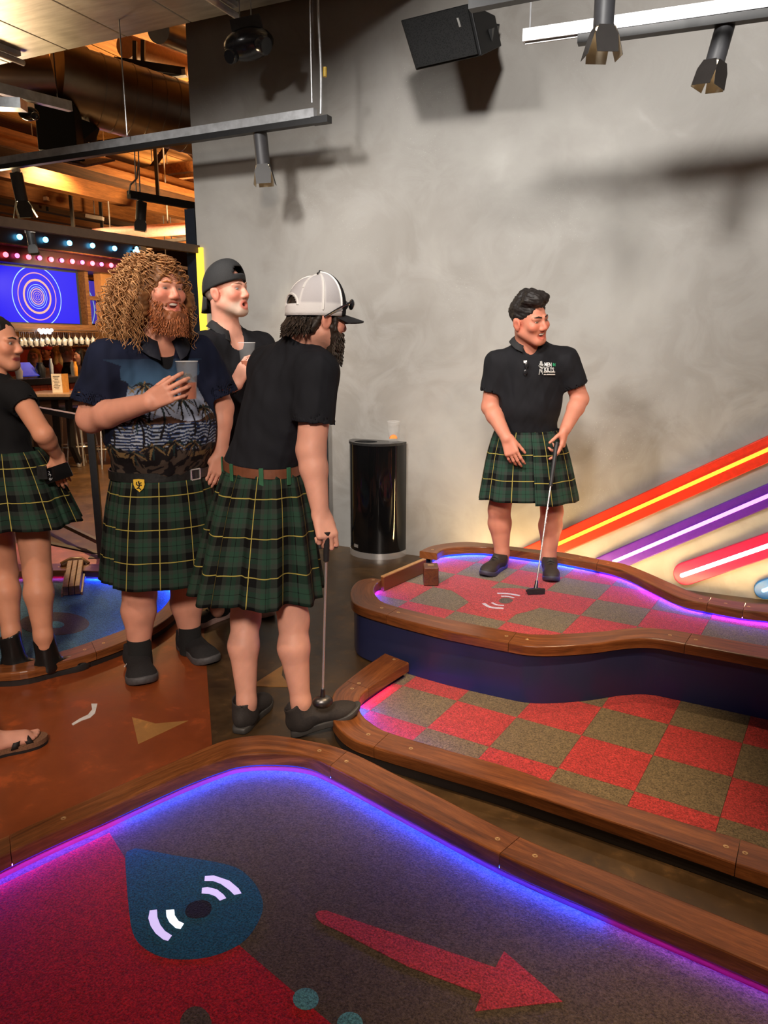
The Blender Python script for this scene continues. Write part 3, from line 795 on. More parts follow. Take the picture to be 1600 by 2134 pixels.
# ------------------------------------------------------------------ railing
RAILG = thing('railing', 'black square-tube metal railing standing behind the group of friends', 'railing', (-4.2, 4.0, 0))
P1, P2, P0 = V3(-4.232, 4.016, 0), V3(-2.835, 4.99, 0), V3(-6.6, 5.0, 0)
RH = 1.04
PM = P1 * 0.5 + P2 * 0.5; PL = P1 * 0.45 + P0 * 0.55
for p, h in ((P1, RH), (P2, RH - 0.04), (PL, RH)):
    post = MB().bar(p + UP * 0.008, p + UP * h, 0.05, 0.05, nrm(P2 - P1)).build('post', M_BLACK, RAILG)
    MB().box(p + UP * 0.004, (0.085, 0.06, 0.004), (nrm(P2 - P1), np.cross(UP, nrm(P2 - P1)), UP)).build('base_plate', M_BLACK, post)
MB().bar(P1 + UP * RH, P2 + UP * (RH - 0.04), 0.05, 0.04).build('top_rail', M_BLACK, RAILG)
MB().bar(P1 + UP * RH, P0 + UP * RH, 0.05, 0.04).build('top_rail', M_BLACK, RAILG)
MB().bar(P1 + UP * 0.11, P2 + UP * 0.11, 0.03, 0.03).build('bottom_rail', M_BLACK, RAILG)
MB().bar(P1 + UP * 0.11, P0 + UP * 0.11, 0.03, 0.03).build('bottom_rail', M_BLACK, RAILG)
st = MB().bar(Z(60, 1123, 0.006), Z(207, 1153, 0.006), 0.05, 0.012).build('floor_strip', M_DARKK); tag(st, 'dark transition strip on the floor beside the railing foot', 'floor strip')

# ------------------------------------------------------------------ overhead tracks and spotlights
TZ = 3.0
def hang_track(label, a, b, rods, ext_a=0.0):
    a = np.array(a); b = np.array(b); d = nrm(b - a); a = a - d * ext_a
    T = thing('lighting_track', label, 'lighting track', tuple((a + b) / 2))
    MB().bar(a + UP * 0.03, b + UP * 0.03 - d * 0.10, 0.042, 0.055).build('strut_channel', M_GALV, T)
    MB().bar(a - UP * 0.018, b - UP * 0.018, 0.05, 0.036).build('track_rail', M_BLACK, T)
    MB().bar(b - d * 0.12 - UP * 0.018, b + d * 0.005 - UP * 0.018, 0.058, 0.042).build('end_feed', M_BLACK, T)
    for r in rods:
        p = np.array(r)
        MB().cyl(p + UP * 0.05, np.array([p[0], p[1], 5.15]), 0.0045, 6).build('hanger_rod', M_GALV, T)
    return T
ta, tb = Z(0, 345, TZ), Z(685, 242, TZ)
tk1 = hang_track('long galvanised lighting track hanging across the left in front of the wall', ta, tb, [Z(650, 232, TZ), Z(266, 298, TZ)], 1.6)
# flexible feed conduit at the track end
fl = tb - nrm(tb - ta) * 0.06
cd = MB().tube([fl + UP * (0.02 + 0.1 * k) + RIGHT * (0.006 * math.sin(k * 0.7)) for k in range(21)], 0.008, 8).build('feed_conduit', M_GALV, tk1)
MB().cyl(A(677, 140, np.hypot(*fl[:2]) * 0.985), A(677, 160, np.hypot(*fl[:2]) * 0.985), 0.012, 8).build('yellow_tag', plain('yellow_tape', srgb(196, 160, 50), 0.5), tk1)
tc, td = Z(1090, 86, TZ), Z(1700, 0, TZ)
T2 = thing('lighting_track', 'galvanised lighting track at the upper right with a black rail under it', 'lighting track', tuple(tc))
dd = nrm(td - tc)
MB().bar(tc + UP * 0.02, td + dd * 0.8 + UP * 0.02, 0.042, 0.055).build('strut_channel', M_GALV, T2)
MB().bar(tc + dd * 0.26 - UP * 0.03, td + dd * 0.8 - UP * 0.03, 0.05, 0.036).build('track_rail', M_BLACK, T2)
MB().cyl(tc + dd * 0.03 + UP * 0.04, tc + dd * 0.03 + UP * 2.1, 0.004, 6).build('hanger_rod', M_GALV, T2)
MB().bar(tc + dd * 0.01 - UP * 0.013, tc + dd * 0.36 - UP * 0.013, 0.012, 0.008).build('feed_conduit', M_GALV, T2)
M_LAMPG = emis('lamp_warm_glow', (1.0, 0.78, 0.48), 6.0)
M_FLAP = plain('brown_black_flap', (0.022, 0.018, 0.016), 0.5)
M_FLAPIN = plain('flap_inside', (0.30, 0.26, 0.2), 0.5)
def track_lamp(label, top, axis, L=0.19, r=0.047, flap=0.12, spread=0.22, roll=0.4, stem=0.05, group='track spotlights', lit=True, power=0, target=None):
    """top: point on the track; axis: beam direction"""
    top = np.array(top, float); axis = nrm(axis)
    T = thing('track_spotlight', label, 'spotlight', tuple(top), group)
    x, y, d = frame_from(axis, (0.3, 0.9, 0.1))
    MB().box(top - UP * 0.012, (0.035, 0.016, 0.012), (nrm(tb - ta), np.cross(UP, nrm(tb - ta)), UP)).build('adapter', M_WHITE, T)
    st = top - UP * stem
    MB().cyl(top - UP * 0.02, st, 0.010, 8).build('stem', M_BLACK, T)
    b0 = st - d * 0.02 - 0 * x; b1 = b0 + d * L
    MB().lathe(b0, [(r * 0.96, 0), (r, 0.006), (r, L), (r * 0.8, L), (r * 0.7, L - 0.015)], d, 24).build('housing', M_GREY, T, True)
    MB().lathe(b0 + d * (L - 0.008), [(r * 0.78, 0), (r * 0.78, 0.009)], d, 20).build('lens', M_LAMPG if lit else M_BLACK, T)
    mb = MB(); inn = MB()
    for k in range(4):
        a = roll + k * math.pi / 2
        o = x * math.cos(a) + y * math.sin(a); s = np.cross(d, o)
        base = b1 + o * r * 0.95
        dirn = nrm(d + o * spread)
        w0, w1 = r * 0.75, r * 1.15
        P = [base - s * w0, base + s * w0, base + dirn * flap * 0.35 + s * w1, base + dirn * flap + s * w1 * 0.92, base + dirn * flap - s * w1 * 0.92, base + dirn * flap * 0.35 - s * w1]
        nn = nrm(np.cross(P[1] - P[0], P[2] - P[0])); nn = nn if nn @ o > 0 else -nn
        fo = MB().plate(P if np.cross(P[1] - P[0], P[2] - P[0]) @ o > 0 else P[::-1], 0.0018, nn).build('barn_door', M_FLAP, T)
        MB().plate([p - nn * 0.0004 for p in P], 0.0003, nn).build('inner_face', M_FLAPIN, fo)
    if power:
        spot('track_lamp_light', tuple(b1 + d * 0.01), tuple(target if target is not None else b1 + d), power, (1.0, 0.74, 0.46), 58, 0.7, 0.03)
    return T
track_lamp('black track spotlight with barn doors hanging left of centre before the wall', Z(542, 268, TZ), (0.05, 0.05, -1), 0.2, 0.048, 0.13, 0.2, 0.8, power=40)
track_lamp('black track spotlight at the far left under the long track', Z(33, 352, TZ), (0.0, 0.15, -1), 0.22, 0.05, 0.14, 0.35, 0.3, power=40)
lp = Z(1513, 32, TZ)
track_lamp('rightmost black track spotlight, lit warm inside its barn doors', lp, (-0.20, -0.06, -1), 0.17, 0.042, 0.11, 0.16, 0.2, 0.04, power=70, target=(-0.6, 3.2, 0))
lp2 = A(1262, -30, 3.55)
track_lamp('black barn-door spotlight cut off by the top edge right of the speaker', lp2, (0, 0.0, -1), 0.15, 0.043, 0.12, 0.3, 0.75, 0.03, power=0)
T3 = thing('lighting_track', 'lighting track above the frame holding the cut-off spotlight', 'lighting track', tuple(lp2 + UP * 0.02))
MB().bar(lp2 + V3(-0.6, 0, 0.02), lp2 + V3(2.2, 0, 0.02), 0.05, 0.036).build('track_rail', M_BLACK, T3)
MB().cyl(lp2 + V3(0.3, 0, 0.03), lp2 + V3(0.3, 0, 2.0), 0.005, 6).build('hanger_rod', M_GALV, T3)

# ------------------------------------------------------------------ loudspeaker on the wall
SPK = thing('loudspeaker', 'black loudspeaker tilted on a bracket high on the gray wall', 'loudspeaker', tuple(onY(935, 80, 4.7)))
Fp = [onY(834, 42, 4.50), onY(980, 6, 4.42), onY(1004, 116, 4.46), onY(866, 147, 4.54)]
fn = nrm(np.cross(Fp[1] - Fp[0], Fp[3] - Fp[0])); fc = sum(Fp) / 4
if fn[1] > 0: fn = -fn
bc2 = fc - fn * 0.30 + np.array([0.05, 0.06, 0.05])
Bp = [bc2 + (p - fc) * 0.62 for p in Fp]
V = Fp + Bp
bevel(mk('cabinet', V, [(0, 1, 2, 3), (7, 6, 5, 4), (1, 0, 4, 5), (2, 1, 5, 6), (3, 2, 6, 7), (0, 3, 7, 4)], plain('black_cabinet_paint', (0.004, 0.004, 0.0045), 0.55, spec=0.25), SPK), 0.006)
def m_grille():
    m, nt, b = base_mat('speaker_grille', 0.6, 0.0, 0.2)
    v = nd(nt, 'ShaderNodeTexVoronoi'); v.inputs['Scale'].default_value = 120; nt.links.new(objco(nt), v.inputs['Vector'])
    r = ramp(nt, v.outputs['Distance'], [(0.2, (0.002,) * 3), (0.5, (0.012,) * 3)]); nt.links.new(r.outputs[0], b.inputs['Base Color']); return m
M_GRILLE = m_grille()
Gp = [fc + (p - fc) * 0.92 + fn * 0.002 for p in Fp]
MB().plate(Gp, 0.012, fn).build('grille', M_GRILLE, SPK)
lg = fc + (Fp[1] - fc) * 0.62 + (Fp[2] - Fp[1]) * 0.12 + fn * 0.016
MB().box(lg, (0.006, 0.003, 0.024), (nrm(Fp[1] - Fp[0]), fn, nrm(Fp[0] - Fp[3]))).build('badge', M_WIRE, SPK)
k0 = (Fp[2] + Bp[2] + Fp[1] + Bp[1]) / 4 + V3(0.01, 0.02, -0.02)
MB().bar(k0, onY(1036, 66, WALLY - 0.1), 0.02, 0.06).bar(onY(1036, 66, WALLY - 0.1), onY(1036, 66, WALLY - 0.002) + V3(-0.05, 0, 0), 0.02, 0.08).build('bracket', M_BLACK, SPK)

# ------------------------------------------------------------------ twin-head emergency lamp
eY = 4.62
ec = onY(518, 92, eY)
EM = thing('emergency_lamp', 'black oval twin-head emergency lamp hung at the upper left', 'emergency lamp', tuple(ec))
def ellipsoid(mb, c, r, R=None, n=20, m=12):
    c = np.array(c); V = []; Fc = []
    R = R or (V3(1, 0, 0), V3(0, 1, 0), V3(0, 0, 1))
    for i in range(m + 1):
        t = math.pi * i / m
        for k in range(n):
            a = 2 * math.pi * k / n
            q = (r[0] * math.sin(t) * math.cos(a), r[1] * math.sin(t) * math.sin(a), -r[2] * math.cos(t))
            V.append(c + R[0] * q[0] + R[1] * q[1] + R[2] * q[2])
    for i in range(m):
        for k in range(n):
            k2 = (k + 1) % n; Fc.append((i * n + k, i * n + k2, (i + 1) * n + k2, (i + 1) * n + k))
    return mb.add(V, Fc)
M_BLKS = plain('satin_black_plastic', (0.014, 0.014, 0.016), 0.22)
ex = nrm(RIGHT * 0.96 + UP * 0.18)
ellipsoid(MB(), ec, (0.17, 0.12, 0.095), (ex, AHEAD, nrm(np.cross(ex, AHEAD)))).build('body', M_BLKS, EM, True)
for q, rr in (((547, 94), 0.055), ((484, 116), 0.045)):
    h = onY(*q, eY - 0.08)
    hd = MB(); hd.lathe(h, [(rr * 0.5, -0.05), (rr, -0.01), (rr, 0.03), (rr * 0.9, 0.036)], nrm(RIGHT * (0.8 if q[0] > 520 else -0.3) - AHEAD * 0.5 - UP * 0.3), 18).build('lamp_head', M_BLKS, EM, True)
MB().box(onY(516, 62, eY), (0.10, 0.05, 0.06), (ex, AHEAD, nrm(np.cross(ex, AHEAD)))).build('junction_box', M_GREY, EM)
for q in (500, 524):
    p = onY(q, 55, eY); MB().cyl(p, p + UP * 1.3, 0.004, 6).build('hanger_rod', M_GALV, EM)

# ------------------------------------------------------------------ metal soffit duct overhead
SZ = 3.8
SOF = thing('ceiling_duct', 'wide flat galvanised duct with seamed panels across the upper left', 'duct', (-5, 3.6, SZ))
def m_brushed():
    m, nt, b = base_mat('brushed_duct_sheet', 0.42, 1.0)
    n = noise(nt, 3, 5, 0.6, objco(nt, (1, 6, 1))); r = ramp(nt, n.outputs[0], [(0.3, (0.42, 0.40, 0.38)), (0.7, (0.62, 0.60, 0.57))]); nt.links.new(r.outputs[0], b.inputs['Base Color'])
    n2 = noise(nt, 1.4, 3, 0.5, objco(nt)); r2 = ramp(nt, n2.outputs[0], [(0.3, (0.36,) * 3), (0.7, (0.52,) * 3)]); nt.links.new(r2.outputs[0], b.inputs['Roughness'])
    bump(nt, b, n2.outputs[0], 0.15, 0.05); return m
M_BRUSH = m_brushed()
sx = [-2.05, -2.9, -3.75, -4.35, -4.95, -5.6, -6.3, -7.0, -7.8]
for a, b in zip(sx[:-1], sx[1:]):
    bevel(MB().mm((b + 0.004, 2.35, SZ), (a - 0.004, 4.80, SZ + 0.4)).build('duct_panel', M_BRUSH, SOF), 0.006)
M_CLEARPL = plain('clear_tube_plastic', (0.72, 0.66, 0.64), 0.15, 0, 0.1, 20)
for k, (x0, x1) in enumerate(((-3.30, -3.30), (-5.35, -5.35), (-5.75, -5.75))):
    tl = thing('tube_light', ['unlit tube light fixed under the flat duct near the wall', 'unlit tube light under the duct at the upper left edge, nearer one', 'unlit tube light under the duct at the upper left edge, farther left'][k], 'tube light', (x0, 3.6, SZ - 0.04))
    MB().mm((x0 - 0.05, 2.5, SZ - 0.035), (x0 + 0.05, 4.66, SZ - 0.002)).build('channel', M_WHITE, tl)
    MB().cyl((x0, 2.5, SZ - 0.06), (x0, 4.72, SZ - 0.06), 0.022, 12).build('tube', M_CLEARPL, tl, True)
# ------------------------------------------------------------------ implicit surfaces -> mesh
class SDF:
    def __init__(s, res=0.005, gs=1.0): s.res = res; s.P = []; s.gs = gs
    def cap(s, a, b, ra, rb=None, k=0.015, sub=False, flat=None):
        s.P.append(('c', np.array(a, float), np.array(b, float), ra * s.gs, (ra if rb is None else rb) * s.gs, k, sub, flat)); return s
    def ell(s, c, r, R=None, k=0.015, sub=False):
        r = np.array(r if hasattr(r, '__len__') else (r, r, r), float) * s.gs
        s.P.append(('e', np.array(c, float), r, np.array(R if R is not None else np.eye(3), float), k, sub)); return s
    def cut(s, n, p, k=0.003, rad=None, c=None):
        s.P.append(('p', nrm(n), np.array(p, float), k, rad, np.array(p if c is None else c, float))); return s
    def bounds(s):
        lo = np.full(3, 1e9); hi = -lo
        for q in s.P:
            if q[0] == 'c' and not q[6]:
                m = max(q[3], q[4]); lo = np.minimum(lo, np.minimum(q[1], q[2]) - m); hi = np.maximum(hi, np.maximum(q[1], q[2]) + m)
            if q[0] == 'e' and not q[5]:
                e = np.sqrt(((q[3] * q[2][:, None]) ** 2).sum(0)); lo = np.minimum(lo, q[1] - e); hi = np.maximum(hi, q[1] + e)
        return lo - 4 * s.res, hi + 4 * s.res
    def mesh(s):
        lo, hi = s.bounds(); res = s.res
        n = np.ceil((hi - lo) / res).astype(int) + 1
        D = np.full(n, 0.5, np.float32)
        ax = [(lo[i] + res * np.arange(n[i])).astype(np.float32) for i in range(3)]
        for q in s.P:
            if q[0] == 'p':
                nn, p, k, rad, cc = q[1:]
                if rad is None: i0 = np.zeros(3, int); i1 = n.copy()
                else:
                    i0 = np.clip(np.floor((cc - rad - lo) / res).astype(int), 0, n); i1 = np.clip(np.ceil((cc + rad - lo) / res).astype(int) + 1, 0, n)
            else:
                if q[0] == 'c':
                    m = max(q[3], q[4]) + q[5] + 3 * res; l, h = np.minimum(q[1], q[2]) - m, np.maximum(q[1], q[2]) + m
                else:
                    e = np.sqrt(((q[3] * q[2][:, None]) ** 2).sum(0)) + q[4] + 3 * res; l, h = q[1] - e, q[1] + e
                i0 = np.clip(np.floor((l - lo) / res).astype(int), 0, n); i1 = np.clip(np.ceil((h - lo) / res).astype(int) + 1, 0, n)
            if np.any(i1 <= i0): continue
            sl = tuple(slice(a, b) for a, b in zip(i0, i1))
            X = ax[0][sl[0]][:, None, None]; Y = ax[1][sl[1]][None, :, None]; Zz = ax[2][sl[2]][None, None, :]
            if q[0] == 'c':
                _, a, b, ra, rb, k, sub, flat = q
                dx, dy, dz = X - a[0], Y - a[1], Zz - a[2]
                ab = b - a; L2 = float(ab @ ab)
                if L2 > 1e-12: t = np.clip((dx * ab[0] + dy * ab[1] + dz * ab[2]) / L2, 0, 1)
                else: t = np.zeros(np.broadcast_shapes(X.shape, Y.shape, Zz.shape), np.float32)
                px = dx - t * ab[0]; py = dy - t * ab[1]; pz = dz - t * ab[2]
                d2 = px * px + py * py + pz * pz
                if flat is not None:
                    f = nrm(flat[0]); w = px * f[0] + py * f[1] + pz * f[2]
                    d2 = d2 + w * w * (flat[1] ** -2 - 1)
                d = np.sqrt(d2) - (ra + t * (rb - ra))
                if flat is not None and flat[1] < 1: d = d * (0.5 + 0.5 * flat[1])
            elif q[0] == 'e':
                _, c, r, R, k, sub = q
                dx, dy, dz = X - c[0], Y - c[1], Zz - c[2]
                k0 = 0; k1 = 0
                for i in range(3):
                    w = (dx * R[i][0] + dy * R[i][1] + dz * R[i][2]) / r[i]
                    k0 = k0 + w * w; k1 = k1 + (w / r[i]) ** 2
                k0 = np.sqrt(k0); d = k0 * (k0 - 1) / np.maximum(np.sqrt(k1), 1e-6)
            else:
                d = -((X - p[0]) * nn[0] + (Y - p[1]) * nn[1] + (Zz - p[2]) * nn[2])
                if rad is not None:
                    d = np.maximum(d, np.sqrt((X - cc[0]) ** 2 + (Y - cc[1]) ** 2 + (Zz - cc[2]) ** 2) - rad * 0.97)
                sub = True
            cur = D[sl]
            if sub:
                d = -d; hh = np.maximum(k - np.abs(cur - d), 0) / k
                D[sl] = np.maximum(cur, d) + hh * hh * (k * 0.25)
            else:
                hh = np.maximum(k - np.abs(cur - d), 0) / k
                D[sl] = np.minimum(cur, d) - hh * hh * (k * 0.25)
        return surfnet(D, lo, res)
def surfnet(D, org, res):
    S = D < 0
    S[0] = S[-1] = False; S[:, 0] = S[:, -1] = False; S[:, :, 0] = S[:, :, -1] = False
    c = np.zeros(tuple(x - 1 for x in S.shape), np.uint8)
    sl = lambda o: tuple(slice(a, (-1 if a == 0 else None)) for a in o)
    offs = [(i, j, k) for i in (0, 1) for j in (0, 1) for k in (0, 1)]
    for o in offs: c += S[sl(o)]
    act = (c > 0) & (c < 8)
    ijk = np.argwhere(act); n = len(ijk)
    idx = np.full(act.shape, -1, np.int32); idx[act] = np.arange(n)
    acc = np.zeros((n, 3)); cnt = np.zeros(n)
    vals = {o: D[ijk[:, 0] + o[0], ijk[:, 1] + o[1], ijk[:, 2] + o[2]] for o in offs}
    for o in offs:
        for axx in range(3):
            if o[axx] == 0:
                o2 = list(o); o2[axx] = 1; o2 = tuple(o2)
                d0, d1 = vals[o], vals[o2]; m = (d0 < 0) != (d1 < 0)
                t = np.where(m, d0 / np.where(m, d0 - d1, 1), 0)
                for a in range(3): acc[:, a] += np.where(m, o[a] + (t if a == axx else 0), 0)
                cnt += m
    V = org + res * (ijk + acc / np.maximum(cnt, 1)[:, None])
    F = []
    for axx in range(3):
        a = [slice(None)] * 3; b = [slice(None)] * 3
        a[axx] = slice(0, -1); b[axx] = slice(1, None)
        sa, sb = S[tuple(a)], S[tuple(b)]
        e = np.argwhere(sa != sb)
        u, v = (axx + 1) % 3, (axx + 2) % 3
        ok = (e[:, u] > 0) & (e[:, v] > 0) & (e[:, u] < S.shape[u] - 1) & (e[:, v] < S.shape[v] - 1); e = e[ok]
        if not len(e): continue
        inside = sa[tuple(e.T)]
        def g(du, dv):
            q = e.copy(); q[:, u] -= du; q[:, v] -= dv; return idx[tuple(q.T)]
        quad = np.stack([g(1, 1), g(0, 1), g(0, 0), g(1, 0)], 1)
        quad[~inside] = quad[~inside][:, ::-1]
        F.append(quad)
    F = np.concatenate(F); F = F[(F >= 0).all(1)]
    return V, F
def smooth_mesh(V, F, it=2, lam=0.5):
    for _ in range(it):
        s = np.zeros_like(V); c = np.zeros(len(V))
        for a in range(4):
            b = (a + 1) % 4
            np.add.at(s, F[:, a], V[F[:, b]]); np.add.at(c, F[:, a], 1)
            np.add.at(s, F[:, b], V[F[:, a]]); np.add.at(c, F[:, b], 1)
        V = V + lam * (s / np.maximum(c, 1)[:, None] - V)
    return V
def wob(V, f, seed=0):
    """cheap smooth pseudo-noise in [-1,1]"""
    r = np.random.default_rng(seed); out = np.zeros(len(V)); A_ = 0
    for o in range(5):
        d = r.normal(size=(3,)); d /= np.linalg.norm(d)
        fr = f * (0.7 + 0.9 * r.random()) * (1 + o * 0.35); a = 1.0 / (1 + 0.4 * o)
        d2 = r.normal(size=3)
        out += a * np.sin(V @ d * fr + 1.3 * np.sin(V @ d2 * fr * 0.45 + r.random() * 6) + r.random() * 6.28); A_ += a
    return out / A_ * 1.6
def normals_of(V, F):
    N = np.zeros_like(V); n = np.cross(V[F[:, 2]] - V[F[:, 0]], V[F[:, 3]] - V[F[:, 1]])
    for a in range(4): np.add.at(N, F[:, a], n)
    return N / (np.linalg.norm(N, axis=1)[:, None] + 1e-12)
# ------------------------------------------------------------------ people
M_SKIN = vcol('skin', 0.52, 0.35, 0.12, 90, 0.08)
M_CLOTH = vcol('woven_cloth', 0.85, 0.15, 0, 500, 0.10)
M_HAIR = vcol('hair', 0.55, 0.35)
M_EYE = vcol('eye_gloss', 0.15, 0.6)
M_TEETH = plain('teeth', (0.78, 0.74, 0.66), 0.3, 0, 0.03)
M_MOUTH = plain('mouth_inside', srgb(70, 16, 16), 0.6)
M_LEATHER = plain('black_leather', (0.012, 0.012, 0.012), 0.4, 0, 0.3, 60, bmp=0.15)
M_BRLEATHER = plain('brown_leather', srgb(112, 66, 44), 0.5, 0, 0.15, 40, bmp=0.15)
M_SHOEB = plain('black_shoe_knit', (0.012, 0.011, 0.012), 0.8, 0, 0.4, 220, bmp=0.3)
M_SOLED = plain('charcoal_rubber_sole', (0.075, 0.072, 0.076), 0.6, 0, 0.2, 60)
M_SOCK = plain('black_sock', (0.01, 0.01, 0.01), 0.9, 0, 0.3, 300, bmp=0.4)
def m_plaid(name='green_tartan'):
    m, nt, b = base_mat(name, 0.85, 0, 0.15)
    tc = nd(nt, 'ShaderNodeTexCoord'); sp = nd(nt, 'ShaderNodeSeparateXYZ'); nt.links.new(tc.outputs['UV'], sp.inputs[0])
    blk = srgb(11, 12, 12); grn = srgb(38, 64, 51); gry = srgb(48, 55, 49); yel = srgb(160, 146, 74)
    outs = []; lines = []
    for i in (0, 1):
        fr = nd(nt, 'ShaderNodeMath', operation='FRACT'); nt.links.new(sp.outputs[i], fr.inputs[0])
        r = ramp(nt, fr.outputs[0], [(0.0, blk), (0.24, gry), (0.36, grn), (0.490, blk), (0.510, grn), (0.64, gry), (0.76, blk)], 'CONSTANT')
        outs.append(r.outputs[0])
        l = ramp(nt, fr.outputs[0], [(0.0, (1, 1, 1)), (0.012, (0, 0, 0)), (0.988, (1, 1, 1))], 'CONSTANT'); lines.append(l.outputs[0])
    mx = mixc(nt, 0.5, outs[0], outs[1])
    ml = mixc(nt, 1.0, lines[0], lines[1], 'LIGHTEN')
    fin = mixc(nt, ml, mx, yel)
    nt.links.new(fin, b.inputs['Base Color'])
    n = noise(nt, 500, 2, 0.6, objco(nt)); bump(nt, b, n.outputs[0], 0.25, 0.002)
    return m
M_PLAID = m_plaid()

def dv(r, a, u=0.0): return RIGHT * r + AHEAD * a + UP * u
def paint(V, base, spots, seed=1, var=0.05):
    C = np.tile(np.array(base), (len(V), 1)) * (1 + var * wob(V, 60, seed)[:, None])
    for c, r, R, colr, soft in spots:
        q = (V - c) @ np.array(R).T / np.array(r)
        d = np.sqrt((q * q).sum(1)); w = np.clip((1 + soft - d) / max(soft, 1e-3), 0, 1)[:, None]
        C = C * (1 - w) + np.array(colr) * w
    return np.clip(C, 0, 1)
class Head:
    def __init__(s, c, fwd, up, sc=1.0):
        s.c = np.array(c, float); s.F = nrm(fwd); u = np.array(up, float)
        s.U = nrm(u - s.F * (u @ s.F)); s.R = np.cross(s.F, s.U); s.sc = sc
        s.RR = np.array([s.R, s.F, s.U])
    def p(s, x, y, z): return s.c + s.sc * (s.R * x + s.F * y + s.U * z)
def head_sdf(S, H, mouth='closed', chub=1.0, neck_to=None, neck_r=0.058):
    k = H.sc
    E = lambda c, r, kk=0.02, sub=False: S.ell(H.p(*c), np.array(r) * k, H.RR, kk, sub)
    C = lambda a, b, ra, rb=None, kk=0.012, sub=False: S.cap(H.p(*a), H.p(*b), ra * k, (ra if rb is None else rb) * k, kk, sub)
    E((0, -0.018, 0.038), (0.077, 0.096, 0.083))
    E((0, 0.028, -0.025), (0.064 * chub, 0.066, 0.086), 0.03)
    for sgn in (-1, 1):
        C((sgn * 0.055 * chub, -0.005, -0.05), (sgn * 0.02, 0.066, -0.095), 0.022, 0.020, 0.03)
        E((sgn * 0.038 * chub, 0.062, -0.022), (0.027, 0.024, 0.024), 0.02)
        E((sgn * 0.080, -0.010, -0.010), (0.010, 0.022, 0.034), 0.006); E((sgn * 0.086, -0.020, 0.0), (0.007, 0.013, 0.026), 0.006)
        E((sgn * 0.092, -0.004, -0.008), (0.007, 0.012, 0.018), 0.005, True)
        E((sgn * 0.031, 0.099, 0.009), (0.019, 0.016, 0.011), 0.012, True)
        C((sgn * 0.014, 0.088, 0.024), (sgn * 0.048, 0.074, 0.022), 0.008, 0.007, 0.012)
        C((sgn * 0.020, 0.083, 0.013), (sgn * 0.043, 0.076, 0.011), 0.0065, 0.006, 0.006)
        C((sgn * 0.020, 0.081, -0.004), (sgn * 0.043, 0.074, -0.004), 0.006, 0.006, 0.006)
        E((sgn * 0.0135, 0.098, -0.033), (0.0095, 0.011, 0.0085), 0.008)
    E((0, 0.062, -0.096), (0.026, 0.024, 0.020), 0.025)
    C((0, 0.088, 0.014), (0, 0.108, -0.026), 0.0085, 0.0128, 0.012)
    if mouth == 'closed':
        C((-0.022, 0.083, -0.060), (0.022, 0.083, -0.060), 0.0075, None, 0.008); C((-0.018, 0.083, -0.070), (0.018, 0.083, -0.070), 0.0075, None, 0.008)
    elif mouth == 'smile':
        for sgn in (-1, 1):
            C((0, 0.090, -0.058), (sgn * 0.030, 0.076, -0.047), 0.0062, 0.005, 0.006); C((0, 0.087, -0.076), (sgn * 0.029, 0.074, -0.050), 0.007, 0.005, 0.006)
        E((0, 0.092, -0.062), (0.026, 0.016, 0.008), 0.005, True)
    elif mouth == 'laugh':
        for sgn in (-1, 1):
            C((0, 0.094, -0.051), (sgn * 0.033, 0.074, -0.044), 0.006, 0.005, 0.006); C((0, 0.088, -0.084), (sgn * 0.032, 0.072, -0.050), 0.007, 0.005, 0.006)
            E((sgn * 0.041 * chub, 0.066, -0.022), (0.021, 0.019, 0.017), 0.015)
        E((0, 0.096, -0.065), (0.029, 0.022, 0.0125), 0.005, True)
    else:
        E((0, 0.080, -0.067), (0.027, 0.02, 0.024), 0.012)
        for sgn in (-1, 1):
            C((0, 0.092, -0.054), (sgn * 0.024, 0.080, -0.060), 0.006, 0.005, 0.006); C((0, 0.088, -0.086), (sgn * 0.023, 0.078, -0.068), 0.0065, 0.005, 0.006)
        E((0, 0.098, -0.068), (0.019, 0.024, 0.011), 0.005, True)
    if neck_to is not None:
        S.cap(H.p(0, -0.03, -0.055), neck_to, neck_r * k, neck_r * 1.1, 0.03)
def head_paint(H, skin, mouth, lip=None, flush=0.5):
    k = H.sc; lip = lip or (skin[0] * 0.82, skin[1] * 0.52, skin[2] * 0.52)
    red = (skin[0] * 0.98, skin[1] * 0.66, skin[2] * 0.62)
    sp = []
    mixr = tuple(a * (1 - flush) + b * flush for a, b in zip(skin, red))
    for sgn in (-1, 1):
        sp.append((H.p(sgn * 0.042, 0.07, -0.02), (0.02 * k,) * 3, H.RR, mixr, 1.0)); sp.append((H.p(sgn * 0.08, 0, -0.01), (0.014 * k, 0.03 * k, 0.03 * k), H.RR, mixr, 0.5))
        sp.append((H.p(sgn * 0.031, 0.09, 0.006), (0.017 * k, 0.02 * k, 0.009 * k), H.RR, tuple(c * 0.72 for c in skin), 0.5))
    sp.append((H.p(0, 0.112, -0.022), (0.014 * k,) * 3, H.RR, mixr, 0.8))
    z, hz = {'closed': (-0.065, 0.009), 'smile': (-0.063, 0.013), 'open': (-0.069, 0.021), 'laugh': (-0.066, 0.020)}[mouth]
    sp.append((H.p(0, 0.09, z), (0.027 * k, 0.03 * k, hz * k), H.RR, lip, 0.25))
    return sp
